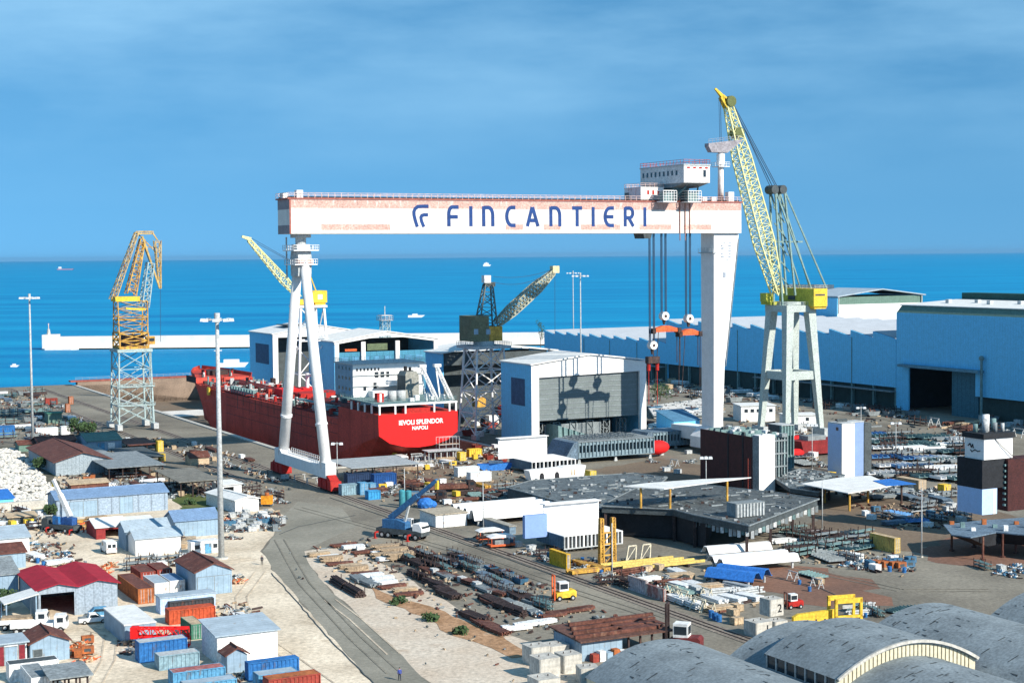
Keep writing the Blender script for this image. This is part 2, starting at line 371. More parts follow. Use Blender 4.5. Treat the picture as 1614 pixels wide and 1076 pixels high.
for k_, (pp) in enumerate((((428, 903), (470, 950), (520, 1008), (590, 1078)), ((520, 784), (700, 846), (900, 916)), ((560, 812), (470, 830), (440, 842)), ((1180, 902), (1290, 925), (1420, 985)))):
    mb = MB()
    for (xa, ya), (xb, yb) in zip(pp, pp[1:]):
        a, b_ = G(xa, ya), G(xb, yb); n_ = max(2, int((b_ - a).length / 2.5)); pr = a
        for j in range(1, n_ + 1):
            c = a.lerp(b_, j / n_) + Vector((random.uniform(-.12, .12), random.uniform(-.12, .12), 0)); mb.bar((pr.x, pr.y, .07), (c.x, c.y, .07), .16, .04); pr = c
    struct(mb.build('pavement_joint', DGREY))
def track(pts, m, wd=.28):
    mb = MB()
    for off in (-.9, .9):
        P = [G(*p) for p in pts]; Q = []
        for i in range(len(P) - 1):
            for j in range(6): Q.append(P[i].lerp(P[i + 1], j / 6))
        Q.append(P[-1])
        for i in range(len(Q) - 1):
            d_ = (Q[i + 1] - Q[i]).normalized(); n_ = Vector((-d_.y, d_.x, 0)) * off
            a, b_ = Q[i] + n_, Q[i + 1] + n_; mb.bar((a.x, a.y, .045), (b_.x, b_.y, .045), wd, .03)
    struct(mb.build('tyre_track', m))
TRK = ground_mat('compacted_gravel', (.40, .33, .25), (.60, .51, .39), (.36, .28, .2), sc=.1, spk=.3); TRK2 = ground_mat('compacted_asphalt', (.15, .14, .115), (.25, .23, .185), (.24, .21, .16), sc=.1, spk=.3)
track(((410, 900), (380, 940), (385, 985), (450, 1030), (520, 1080)), TRK); track(((130, 905), (180, 900), (260, 892), (330, 890), (400, 880)), TRK); track(((150, 1076), (170, 1040), (175, 1000), (140, 990)), TRK); track(((620, 1030), (560, 975), (520, 945)), TRK)
track(((470, 800), (600, 835), (760, 880), (900, 930), (1040, 975)), TRK2); track(((1180, 880), (1280, 900), (1420, 930), (1560, 930)), TRK2); track(((1300, 650), (1420, 664), (1470, 650)), TRK2); track(((440, 850), (480, 920), (560, 1005), (620, 1060)), TRK2)
# crane rails
def railtrack(v, u0, u1, name='crane_rail_track'):
    mb = MB()
    for dv in (-.55, .55): mb.box(v + dv - .09, v + dv + .09, u0, u1, .07, .16)
    mb.m = 1; mb.box(v - 1.5, v + 1.5, u0, u1, .005, .07)
    o = mb.build(name, [DRUST, mat('track_bed', (.24, .20, .16), var=.3, fine=.4, scale=.1)]); o.rotation_euler = (0, 0, A0); struct(o)
railtrack(133, 120, 712); railtrack(255, 200, 700); railtrack(121, 380, 712); railtrack(207.5, 400, 700)
mb = MB(); mb.box(DOCKV0 - 1.6, DOCKV0, DOCKU0 - 1.6, DOCKU1, .004, .3); mb.box(DOCKV0, DOCKV1 + 1.6, DOCKU0 - 1.6, DOCKU0, .004, .3); mb.box(DOCKV1, DOCKV1 + 1.6, DOCKU0, DOCKU1, .004, .3)
o = mb.build('dock_coping', CONC); o.rotation_euler = (0, 0, A0); struct(o)
# dock gate wall (sea side)
t = thing('dock_gate', 'long brown stained concrete dock gate with a red coping closing the dry dock', 'dock gate', W(DOCKV0, DOCKU1))
MB().box(0, 54, 0, 4, DF, 1.6).build('wall', BROWNC, t)
MB().box(-3, 57, -.15, 4.3, 1.6, 2.2).build('coping', mat('red_coping', (.30, .09, .07), var=.3), t)
mb = MB(); mb.rail([(0, 4, 2.2), (54, 4, 2.2)], step=3); mb.build('railing', LGREY, t)
# light sand strips on the dock floor + keel blocks
patch_z = DF + .05
for k, (u0, u1, v0, v1) in enumerate(((640, 665, 151, 203), (560, 590, 151, 168))):
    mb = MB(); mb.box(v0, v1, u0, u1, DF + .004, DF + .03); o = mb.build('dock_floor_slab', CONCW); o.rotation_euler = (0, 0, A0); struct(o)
# breakwater
def at_depth(px, Y): d = ray(px, 538); return d.x / d.y * Y
BY = 1035
x0 = at_depth(67, BY); x1 = at_depth(900, BY)
t = thing('breakwater', 'long pale concrete breakwater wall standing in the blue sea beyond the yard', 'breakwater', (x0, BY, -2.6), 0)
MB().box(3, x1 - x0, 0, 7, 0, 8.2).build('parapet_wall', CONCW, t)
mb = MB(); mb.prism([(0, -2), (18, -2), (22, 0), (x1 - x0, 0), (x1 - x0, -3), (24, -3), (20, -6), (3, -6)], -1, 1.0); mb.box(0, 9, -1.2, 9, 0, 9.6); mb.build('head', CONCW, t)
mb = MB(); mb.box(24, x1 - x0, -3, 0, -.6, .8); mb.build('footing', BROWNC, t)
t = thing('harbour_beacon', 'small pale beacon post on the left tip of the breakwater', 'beacon', (x0 + 3.5, BY + 2, 7.0), 0)
mb = MB(); mb.cyl(0, 0, 0, 3.5, 1.2, r2=.8); mb.build('base', CONC, t); mb = MB(); mb.cyl(0, 0, 3.5, 6.6, .25); mb.ico((0, 0, 6.8), .45); mb.build('lantern', PINK, t)
# white armour rocks
mb = MB()
for i in range(1500):
    a, b_ = random.random(), random.random()
    px = -20 + a * 110; py = 708 + b_ * 88
    if px > (py - 700) * .9 + 22 and py < 770: px = random.uniform(-20, 30)
    if px > 95 - max(0, 770 - py) * .8: continue
    p = G(px, py); mb.ico((p.x, p.y, .15), random.uniform(.25, .75), 1, .4, (1.2, 1, .7))
tag(mb.build('rubble_rocks', mat('white_rock', (.62, .59, .53), var=.2, fine=.2)), kind='stuff')

# ================================================================== GANTRY CRANE
GV, GU = 133, 374
t = gc = thing('gantry_crane', 'huge white gantry crane spanning the dock with blue lettering on its girder', 'gantry crane', W(GV, GU))
def gl(px, py, u=GU - 4.35): v, z = PL(px, py, u); return v - GV, z
X0, Z0 = gl(457, 369.8); X1, Z1 = gl(1168.6, 319.6); ZT = 69.0; ZB = 60.7
g = MB(); g.box(X0, X1, -4.3, 4.3, ZB, ZT)
gir = g.build('girder', [GIRD], t)
# pink faded bands, top and bottom, on the long faces
mb = MB()
for sy in (-1, 1):
    a, b_ = (-4.32, -4.302) if sy < 0 else (4.302, 4.32)
    mb.box(X0 + .3, X1 - .1, a, b_, ZT - 2.1, ZT - .15)
    random.seed(3)
    for xa, xb in ((8, 26), (58, 63), (69, 74), (80, 92), (98, 108), (112, 121)): mb.box(X0 + xa, X0 + xb, a, b_, ZB + .9, ZB + 2.3)
mb.build('paint_band', mat('patchy_faded_pink', (.60, .37, .31), var=.2, fine=.3, scale=.3, rust=.3, rcol=(.70, .60, .55)), gir)
mb = MB(); mb.box(X0 - .03, X0, -4.3, 4.3, ZT - 2.4, ZT); mb.box(X0 - .03, X0, -4.3, 4.3, ZB, ZB + 2.1); mb.build('end_stripe', mat('grey_red_stripe', (.30, .26, .27)), gir)
mb = MB(); mb.box(X0 - .5, X1 + .4, -4.55, 4.55, ZT, ZT + .35); mb.box(X0 - .04, X0 + .35, -4.345, -4.30, ZB, ZT); mb.build('top_flange', mat('girder_edge_red', (.38, .12, .09), var=.3), gir)
mb = MB()
for yy in (-4.4, 4.4): mb.rail([(X0 - .4, yy, ZT + .35), (X1 + .3, yy, ZT + .35)], 1.2, 1.7, .09)
mb.rail([(X0 - .4, -4.4, ZT + .35), (X0 - .4, 4.4, ZT + .35)], 1.2, 1.7, .09); mb.build('railing', PINK, gir)
for bx_ in ((X0 + 2, X0 + 3.6, -4, -2.4, ZT + .35, ZT + 2.2), (X0 - .3, X0 + .9, -1, 1.6, ZT + .35, ZT + 1.6), (X1 - 12.5, X1 - 11, -3.9, -2.8, ZT + .4, ZT + 1.5), (X1 - 9.4, X1 - 8, -3.9, -2.8, ZT + .4, ZT + 1.5), (X1 - 4, X1 - 2.2, -4, -2.2, ZT + .4, ZT + 3)): MB().box(*bx_).build('deck_cabinet', WHITE, gir)
mb = MB()
for yy in (-3, 3):
    mb.box(X0, X1, yy - .3, yy + .3, ZT + .35, ZT + .7)
mb.build('trolley_rail', DRUST, gir)
# lettering
def ribbon(mb, pts, w, y, closed=False):
    n = len(pts); L_, R_ = [], []
    for i in range(n):
        a = Vector(pts[max(i - 1, 0)]); b_ = Vector(pts[min(i + 1, n - 1)]); c = Vector(pts[i])
        d1 = (c - a).normalized() if i else (b_ - c).normalized(); d2 = (b_ - c).normalized() if i < n - 1 else d1
        d = (d1 + d2).normalized(); nn = Vector((-d.y, d.x)); k = 1 / max(.5, nn.dot(Vector((-d1.y, d1.x))))
        L_.append(c + nn * w / 2 * k); R_.append(c - nn * w / 2 * k)
    for i in range(n - 1):
        q = [L_[i], L_[i + 1], R_[i + 1], R_[i]]
        vs = [(p.x, y, p.y) for p in q] + [(p.x, y + .02, p.y) for p in q]
        ar = sum(q[j].x * q[(j + 1) % 4].y - q[(j + 1) % 4].x * q[j].y for j in range(4))
        fs = [(0, 1, 2, 3)] if ar > 0 else [(3, 2, 1, 0)]
        mb.add(vs, fs + [(0, 4, 5, 1), (3, 2, 6, 7)])
def arc(cx, cy, r, a0, a1, n=8, ry=None):
    ry = ry or r
    return [(cx + r * math.cos(R(a0 + (a1 - a0) * i / n)), cy + ry * math.sin(R(a0 + (a1 - a0) * i / n))) for i in range(n + 1)]
GLY = {  # unit cell strokes: x 0..1, y 0..1
 'F': [[(.06, 0), (.06, .62)] + arc(.42, .62, .36, 180, 90, ry=.33)[1:] + [(1, .95)], [(.06, .47), (.92, .47)]],
 'I': [[(.5, 0), (.5, 1)]],
 'N': [[(.06, 0), (.06, 1.0)], [(.06, .94), (.5, .94)] + arc(.5, .55, .42, 90, 0, ry=.39)[1:] + [(.92, 0)]],
 'C': [[(1, .95), (.6, .95)] + arc(.6, .5, .54, 90, 270, 12, ry=.45)[1:] + [(1, .05)]],
 'A': [[(.04, 0), (.46, .98)], [(.5, .98), (.96, 0)], [(.3, .3), (.75, .3)]],
 'T': [[(0, .94), (1, .94)], [(.5, .9), (.5, 0)]],
 'E': [[(1, .95), (.6, .95)] + arc(.6, .5, .54, 90, 270, 12, ry=.45)[1:] + [(1, .05)], [(.1, .5), (.94, .5)]],
 'R': [[(.08, 0), (.08, 1)], [(.08, .95), (.55, .95)] + arc(.55, .7, .33, 90, -90, 8, ry=.25)[1:] + [(.1, .45)], [(.45, .45), (.94, 0)]],
}
LT = MB()
cells = [('F', 704.5, 725), ('I', 739.5, 745), ('N', 759.5, 780), ('C', 796, 814.5), ('A', 828.5, 850.5), ('N', 865.5, 885.5), ('T', 900, 919.5), ('I', 932.5, 937.5), ('E', 951, 969.5), ('R', 982.5, 1001), ('I', 1014, 1019)]
zlo, zhi = gl(800, 356.8)[1], gl(800, 325.4)[1]
for ch, a, b_ in cells:
    xa, xb = gl(a, 340)[0], gl(b_, 340)[0]; hw = .46 if ch != 'I' else 0
    if ch == 'I': LT = MB(); ribbon(LT, [((xa + xb) / 2, zlo), ((xa + xb) / 2, zhi)], .95, -4.345); LT.build('letter', BLUEL, gir); continue
    LT = MB()
    for st in GLY[ch]: ribbon(LT, [(xa + .35 + x * (xb - xa - .7), zlo + y * (zhi - zlo)) for x, y in st], .95, -4.345 - .003 * GLY[ch].index(st))
    LT.build('letter', BLUEL, gir)
LG = MB()
def lp(x, y): return gl(420 + x / 4.247, 280 + y / 4.247)
ribbon(LG, [lp(1085, 192), lp(1045, 192)] + [lp(x, y) for x, y in ((1014, 194), (996, 207), (987, 228), (988, 250), (996, 285), (1010, 330))], .88, -4.345)
ribbon(LG, [lp(1082, 249), lp(1056, 249)] + [lp(x, y) for x, y in ((1040, 254), (1034, 266), (1038, 290), (1054, 330))], .85, -4.345)
LG.build('emblem', BLUEL, gir)
# fixed leg (tapered box on the right)
xl = gl(1129, 366)[0]; xr = X1 - .1
leg = MB()
secs = [(0, xl, xl + 3.4, 3.0), (9, xl, xl + 3.0, 3.0), (25, xl, xl + 3.6, 3.05), (33, xl, xl + 5.2, 3.1), (48, xl, xl + 7.0, 3.15), (ZB, xl, xr, 3.2)]
vs = []; fs = []
for z, a, b_, hy in secs: vs += [(a, -hy, z), (b_, -hy, z), (b_, hy, z), (a, hy, z)]
for i in range(len(secs) - 1):
    for j in range(4): fs.append((i*4+j, i*4+(j+1)%4, i*4+4+(j+1)%4, i*4+4+j))
leg.add(vs, fs + [(3, 2, 1, 0)]); lg = leg.build('fixed_leg', WHITE, t)
mb = MB(); mb.box(xl - .6, xl + .6, -3.6, 3.6, 55.2, 55.5); mb.rail([(xl - .6, -3.6, 55.5), (xl - .6, 3.6, 55.5)], 1.1, 1.2); mb.build('platform', LGREY, lg)
mb = MB()
for a in range(6):
    zz = 57.8 - a * .75; mb.box(xl + 2.2, xl + 2.5 + .4 * (a % 3), -3.23, -3.19, zz, zz + .45); mb.box(xl + 5.0 - .3 * (a % 2), xl + 5.6, -3.23, -3.19, zz, zz + .4)
mb.box(xl + 3, xl + 3.9, -3.24, -3.19, 58.0, 58.2); mb.box(xl + 3.2, xl + 4.9, -3.24, -3.19, 53.2, 53.4); mb.box(xl + 2.9, xl + 3.9, -3.23, -3.16, 48.5, 49.9)
mb.build('maintenance_panel', mat('grey_marks', (.32, .36, .42)), lg)
mb = MB(); mb.bar((xl + 8.1, -3.3, 59), (xl + 3.8, -3.2, 24), .22); mb.build('cable_duct', MGREY, lg)
mb = MB(); mb.prof([(xl - 3.5, 1.5), (xl + 8, 1.5), (xl + 8, 4.5), (xl + 4, 7), (xl - .5, 7), (xl - 3.5, 4.5)], -3.6, 3.6); mb.box(xl - 1.2, xl + 4.6, -17, 17, 3, 6.5); mb.build('sill_beam', WHITE, t)
def bogie(x, y, name='bogie'):
    mb = MB()
    mb.prof([(y - 4.6, 1), (y + 4.6, 1), (y + 4.2, 2.6), (y + 1.3, 4.0), (y - 1.3, 4.0), (y - 4.2, 2.6)], x - 1.1, x + 1.1, axis='x')
    for k in (-3.2, 0, 3.2): mb.prof([(y + k - 1.3, .7), (y + k + 1.3, .7), (y + k + 1, 2.8), (y + k - 1, 2.8)], x - 1.35, x + 1.35, axis='x')
    o = mb.build(name, RED, t)
    for k in (-3.9, -2.4, -.8, .8, 2.4, 3.9):
        wv = MB(); wv.bar((x - .75, y + k, .62), (x + .75, y + k, .62), 1.05, n=12); wv.build('wheel', DRUST, o)
for x in (0, xl + 1.7):
    for y in (-17.5, 17.5): bogie(x, y)
# pendulum A-leg on the left
for sy in (-1, 1):
    mb = MB(); mb.bar((0, sy * 15.5, 5.2), (0, sy * 2.0, 55), 2.7, n=16, w2=2.3); o = mb.build('support_leg', WHITE, t, True)
    mb = MB(); mb.bar((0, sy * 12.7, 15.2), (0, sy * 12.55, 15.7), 3.0, n=16, w2=3.0); mb.build('flange', WHITE, o)
mb = MB(); mb.prof([(-18.5, 3.2), (18.5, 3.2), (18.5, 6.8), (14.5, 6.8), (13, 5.9), (-13, 5.9), (-14.5, 6.8), (-18.5, 6.8)], -1.3, 1.3, axis='x'); sb = mb.build('sill_beam', WHITE, t)
mb = MB(); mb.rail([(-1.3, -13, 6.0), (-1.3, 13, 6.0)], 1.2, 1.4, .08); mb.rail([(1.3, -13, 6.0), (1.3, 13, 6.0)], 1.2, 1.4, .08); mb.build('railing', WHITE, sb)
mb = MB(); mb.prof([(-2.6, 50.5), (2.6, 50.5), (2.9, 55), (1.8, 58.2), (-1.8, 58.2), (-2.9, 55)], -1.7, 1.7, axis='x'); mb.cyl(0, 0, 57.6, ZB - .5, 1.3); mb.box(-1.8, 1.8, -2.4, 2.4, ZB - .9, ZB); hd = mb.build('leg_head', LGREY, t)
for z, hx, hy in ((56.6, 3.2, 4.0), (53.2, 2.9, 3.8)):
    mb = MB(); mb.box(-hx, hx, -hy, hy, z, z + .25); mb.rail([(-hx, -hy, z + .2), (hx, -hy, z + .2), (hx, hy, z + .2), (-hx, hy, z + .2)], 1.2, 1.3, .1, True); mb.build('platform', WHITE, hd)
mb = MB(); mb.bar((-1.9, -2.6, 53.9), (1.9, -2.6, 53.9), 1.7, n=14); mb.build('pivot_pin', PINK, hd)
mb = MB(); mb.bar((-2.5, 3, 50), (-2.5, 3, 60), .15); mb.bar((-2.5, 3.6, 50), (-2.5, 3.6, 60), .15)
for z in range(50, 60): mb.bar((-2.5, 3, z), (-2.5, 3.6, z), .08)
mb.build('ladder', LGREY, hd)
# trolley machine house
def hx(px, u, py=300): return PL(px, py, u)[0] - GV
xa, xb = hx(1078, 363), hx(1119, 363)
tr = MB(); tr.box(xa, xb, -11, 11, 74.0, 78.6); th = tr.build('trolley_house', mat('machine_house_grey_white', (.66, .64, .62), var=.12, rust=.12, rcol=(.5, .35, .28)), t)
mb = MB(); mb.box(xa - .15, xb + .15, -11.2, 11.2, 78.6, 78.95); mb.build('roof', LGREY, th)
mb = MB(); mb.rail([(xa, -11, 78.95), (xb, -11, 78.95), (xb, 11, 78.95), (xa, 11, 78.95)], 1.2, 1.6, .09, True); mb.build('railing', mat('railing_red', (.45, .1, .08)), th)
for i in range(9): MB().box(xa - .06, xa + .02, 9.0 - i * 2.1, 9.8 - i * 2.1, 76.1, 77.4).build('window', GLASS, th)
for i in range(4): MB().box(xa + 1 + i * 1.9, xa + 1.9 + i * 1.9, -11.06, -10.98, 77.8, 78.2).build('vent', RED, th)
MB().box(xb - 2.1, xb - 1.3, -11.06, -10.98, 75.6, 77.4).build('door', GLASS, th)
mb = MB(); mb.prof([(-11, 74), (11, 74), (7, 72.9), (-5, 72.9)], xa + .2, xb - .2, axis='x'); mb.build('underside', MGREY, th)
mb = MB(); mb.box(xa + 1.4, xa + 6.6, -3.4, 3.4, 69.6, 73.1)
mb.bar((xa + 1, -4.6, 70), (xa + 2.6, -8, 73.1), .35); mb.bar((xb - .2, -4.6, 70), (xb - 1.8, -8, 73.1), .35)
mb.build('pedestal', TEAL, t)
for cxp in (1061, 1100):
    c = hx(cxp, 364.5); mb = MB(); mb.box(c - 2.1, c + 2.1, -8, -4.7, 68.9, 69.2); mb.box(c - 2.1, c + 2.1, -8, -4.7, 71.9, 72.1)
    for q in range(6): mb.bar((c - 2.1 + q * .84, -8, 69.2), (c - 2.1 + q * .84, -8, 71.9), .13)
    for zz in (69.9, 70.6, 71.3): mb.bar((c - 2.1, -8, zz), (c + 2.1, -8, zz), .1); mb.bar((c - 2.1, -8, zz), (c - 2.1, -4.7, zz), .1)
    cab = mb.build('service_cage', WHITE, t); MB().box(c - 1.4, c + 1.4, -7.3, -5, 69.2, 71.7).build('winch_box', TEAL, cab)
sxa, sxb = hx(1010, 371), hx(1046, 371)
mb = MB(); mb.box(sxa, sxb, -3, 5.5, 69.7, 72.9); mb.box(sxa - .1, sxb + .1, -3.1, 5.6, 72.9, 73.1); sc_ = mb.build('small_trolley', WHR, t)
for i in range(3): MB().box(sxa + 2 + i * 1.6, sxa + 2.6 + i * 1.6, -3.05, -2.98, 71.1, 72.2).build('window', RED, sc_)
mb = MB(); mb.rail([(sxa, -3, 73.1), (sxb, -3, 73.1), (sxb, 5.5, 73.1), (sxa, 5.5, 73.1)], 1, 1.4, .08, True); mb.build('railing', PINK, sc_)
mb = MB(); mb.box(hx(1003, 378), sxa, 3, 5.5, 69.8, 71.8); mb.build('cable_reel_box', TEAL, sc_)
# deck jib crane
jm = hx(1136, GU); mb = MB(); mb.cyl(jm, 0, ZT + .3, 83.2, .85, r2=.75); jo = mb.build('jib_mast', WHR, t, True)
mb = MB(); mb.cyl(jm, 0, 79.6, 82.6, 1.15); mb.rail([(jm - 1.8, -1.8, 79.2), (jm + 1.8, -1.8, 79.2), (jm + 1.8, 1.8, 79.2), (jm - 1.8, 1.8, 79.2)], 1.1, 1.2, .09, True); mb.box(jm - 1.8, jm + 1.8, -1.8, 1.8, 79.0, 79.2); mb.build('slewing_head', WHITE, jo)
jl = hx(1114, GU); jr = hx(1166, GU)
mb = MB(); mb.prof([(jl + 1, 83.0), (jm + 1.6, 82.9), (jr, 86.2), (jr, 86.7), (jl, 85.4), (jl, 84.6)], -1, 1); mb.rail([(jl, -1, 85.5), (jr, -1, 86.8)], 1.0, 1.2, .07); mb.build('jib_arm', mat('jib_slate', (.30, .28, .30)), jo)
# ropes, hooks, spreaders
def hook(name, px, pt, pb, beam=None, col=ORANGE):
    x, zt = gl(px, pt, GU - 3); _, zb = gl(px, pb, GU - 3)
    mb = MB()
    for dx in (-.75, .55): mb.bar((x + dx, -3, zt - 1), (x + dx, -3, ZB if px > 1070 else ZB), .22); mb.bar((x + dx, -2.4, zt - 1), (x + dx, -2.4, ZB), .18)
    r_ = mb.build('hoist_rope', CABLE, t)
    mb = MB(); mb.bar((x, -3.6, zt - 1.2), (x, -1.8, zt - 1.2), 2.3, n=16); hb = mb.build('hook_block', WHR, t)
    mb = MB(); mb.bar((x, -3.7, zt - 1.2), (x, -1.7, zt - 1.2), .8, n=12); mb.bar((x, -2.7, zt - 2), (x, -2.7, zb + .3), .9, w2=.4); mb.build('hook', DRUST, hb)
    if beam:
        a, b_, yz = beam; xa_, z_ = gl(a, yz, GU - 3); xb_, _ = gl(b_, yz, GU - 3)
        mb = MB(); mb.prof([(xa_, z_ - .6), (xb_, z_ - .6), (xb_, z_ + .2), ((xa_ + xb_) / 2 + .8, z_ + 1.1), ((xa_ + xb_) / 2 - .8, z_ + 1.1), (xa_, z_ + .2)], -3.6, -2.0)
        o = mb.build('spreader_beam', col, t)
        for q in (0, 1): MB().box((xa_ if q == 0 else xb_) - .5, (xa_ if q == 0 else xb_) + .5, -3.9, -1.7, z_ - 1.0, z_ + .4).build('end_plate', DRUST, o)
        for k_, (xx) in enumerate((xa_ + .3, xb_ - .3)):
            mb = MB(); mb.bar((xx, -2.8, z_ - .6), (xx, -2.8, z_ - 9), .16); mb.bar((xx + (.8 if k_ else 1.6), -2.8, z_ - .6), (xx + .6, -2.8, z_ - 15), .14); mb.build('sling', DRUST, o)
hook('hook', 1047.5, 491, 513, (1029, 1069, 520)); hook('hook', 1086, 495, 517, (1071, 1102, 525)); hook('hook', 1029, 537, 560)
x, z_ = gl(1029, 567, GU - 3); mb = MB(); mb.box(x - 1.8, x + 1.8, -3.7, -2, z_ - .9, z_ + .9); o = mb.build('lower_block', DRUST, t)
mb = MB()
for dx in (-1.2, 1.5): mb.bar((x + dx, -2.8, z_ - .9), (x + dx, -2.8, z_ - 2.9), 1.0, n=10); mb.bar((x + dx, -2.8, z_ - 3), (x + dx, -2.8, z_ - 12), .12)
mb.build('shackle', RED, o)
x, _ = gl(1022, 370); mb = MB(); mb.prof([(x - 1.4, ZB), (x + 1.4, ZB), (x + 1, ZB - 1.4), (x - 1, ZB - 1.4)], -4, 1); mb.build('sheave_box', DGREY, t)
mb = MB(); xx = gl(1079, 340)[0]
for dx in (-1.6, .1, 1.6): mb.bar((xx + dx, -4.5, ZT + 1), (xx + dx, -4.5, ZB - 2 if dx < 1 else ZB), .18)
mb.build('front_rope', mat('rusty_rope', (.34, .14, .1)), t)
# ================================================================== HALLS
def mshed(label, v0, v1, u0, u1, ze, za, name='sliding_shed', group=None):
    t = thing(name, label, 'shed', W(v0, u0), group=group); w = v1 - v0; d = u1 - u0; c = w / 2
    mb = MB(); mb.box(0, .5, .1, d, 0, ze - .05); lw = mb.build('side_wall', BWALL, t)
    mb = MB(); mb.box(w - .5, w, .1, d, 0, ze - .05); mb.build('side_wall', BWALL, t)
    mb = MB(); mb.prof([(-.5, ze), (c, za), (w + .5, ze), (w + .5, ze + .35), (c, za + .4), (-.5, ze + .35)], -.6, d + .4); mb.build('roof', WROOF, t)
    return t, w, d, lw
ZE, ZA = 24.3, 26.6
t, w, d, lw = mshed('tall movable shed with a ribbed grey door hanging in its sunlit white front frame', 209.7, 247.4, 400, 419, ZE, ZA)
mb = MB(); mb.box(-.02, 2.4, -.02, .1, 0, ZE - .02); mb.box(w - 2.2, w + .02, -.02, .1, 0, ZE - .02)
mb.prof([(2.4, 20.7), (w - 2.2, 21.3), (w - 2.2, ZE - .02), (w / 2, ZA - .02), (2.4, ZE + .1)], -.02, .5); mb.box(1.0, 2.4, .1, .8, 0, ZE - .1); mb.box(w - 2.2, w - 1, .1, .8, 0, ZE - .1); mb.build('front_frame', WHITE, t)
mb = MB(); mb.box(2.5, w - 2.3, .9, 1.2, 8.4, 21.4)
dr = mb.build('hanging_door', mat('ribbed_door', (.17, .20, .20), var=.08, fine=.1), t)
mb = MB()
for k in range(9): mb.box(2.5, w - 2.3, .8, .9, 8.6 + k * 1.45, 8.85 + k * 1.45)
mb.build('door_rib', MGREY, dr)
MB().box(-.06, 0, 4, 12.5, 12.5, 20.2).build('side_panel', mat('slate_blue_panel', (.05, .11, .20)), lw)
MB().box(14, 20, 8, 15.5, 25.95, 26.25).build('skylight', OCHRE, t)
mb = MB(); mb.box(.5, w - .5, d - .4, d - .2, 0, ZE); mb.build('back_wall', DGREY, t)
for k in range(6):
    mb = MB(); mb.lattice((4 + k * 5.5, 4, 0), (4 + k * 5.5, 4, 7.5), 2, 2, 2, 2, 3, .25, .15); mb.build('inner_staging', MGREY, t)
# ship section inside shed
t = thing('hull_section', 'curved grey ribbed hull section lying under the hanging shed door', 'hull section', W(216, 396))
mb = MB()
for k in range(9): mb.prof([(k * 1.9, 0), (k * 1.9 + 1.5, 0), (k * 1.9 + 1.2, 7 - k * .62), (k * 1.9, 7.4 - k * .62)], k * .2, 7)
mb.build('ribs', TEAL, t); mb = MB(); mb.box(-.5, 18, 7.2, 7.5, 0, 7); mb.build('shell_plate', MGREY, t)
t, w, d, lw = mshed('blue walled movable shed standing beside the grey lattice crane', 211, 249, 463, 476, ZE, ZA)
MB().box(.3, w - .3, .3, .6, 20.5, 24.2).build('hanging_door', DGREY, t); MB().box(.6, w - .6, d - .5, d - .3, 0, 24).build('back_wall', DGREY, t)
for k, (cc) in enumerate((RED, CWHITE, OCHRE, CWHITE, RED, MGREY, CWHITE)):
    MB().box(4 + k * 4.6, 7.5 + k * 4.6, 3, 6, .5 + (k % 3) * 3, 3.5 + (k % 3) * 3).build('stored_block', cc, t)
t, w, d, lw = mshed('open fronted movable shed seen above the white ship superstructure', 207, 248, 548, 575, 24.3, 27.6)
mb = MB()
for x in (.2, 10.5, 24, w - 1.6): mb.box(x, x + 1.6, -.1, .6, 0, 24.2)
mb.prof([(0, 23.5), (w / 2, 26.4), (w, 23.5), (w, 24.4), (w / 2, 27.4), (0, 24.4)], -.2, .4); mb.build('front_frame', WHITE, t)
MB().box(.5, w - .5, .8, 1.1, 6, 20.5).build('door_panel', mat('teal_blue_panel', (.06, .24, .36), var=.1, seam=2.5), t)
for k in range(9): MB().box(3 + k * 4.2, 5.6 + k * 4.2, .7, .78, 17.2, 18.8).build('window', CLBLUE, t)
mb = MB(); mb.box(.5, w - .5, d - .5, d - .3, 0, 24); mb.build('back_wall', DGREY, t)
MB().box(14, 22, 3, 6, 20.8, 23.2).build('overhead_crane', mat('olive', (.12, .16, .09)), t); MB().box(5, 9.5, 2, 3, 20.8, 21.6).build('lifting_beam', ORANGE, t)
t, w, d, lw = mshed('farthest movable shed with blue side wall left of the gantry crane leg', 208, 246, 620, 650, 24.3, 27.5)
MB().box(-.06, 0, 5, 22, 12, 20).build('side_panel', mat('slate_blue_panel', (.05, .11, .20)), lw)
mb = MB(); mb.box(0, 2.2, -.1, .6, 0, 24.2); mb.box(w - 2, w, -.1, .6, 0, 24.2); mb.prof([(0, 23), (w, 23), (w, 24.5), (w / 2, 27.4), (0, 24.5)], -.2, .4); mb.build('front_frame', WHITE, t)
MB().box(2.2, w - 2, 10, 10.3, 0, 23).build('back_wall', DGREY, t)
MB().box(9, 17, 8, 22, 27.2, 27.5).build('skylight', DGREY, t)
t, w, d, lw = mshed('low pale roofed shed showing its roof edge between the grey crane and the far halls', 262, 305, 560, 600, 17.5, 19.5)
MB().box(.5, w - .5, .3, .6, 0, 17).build('front_wall', TEAL, t)
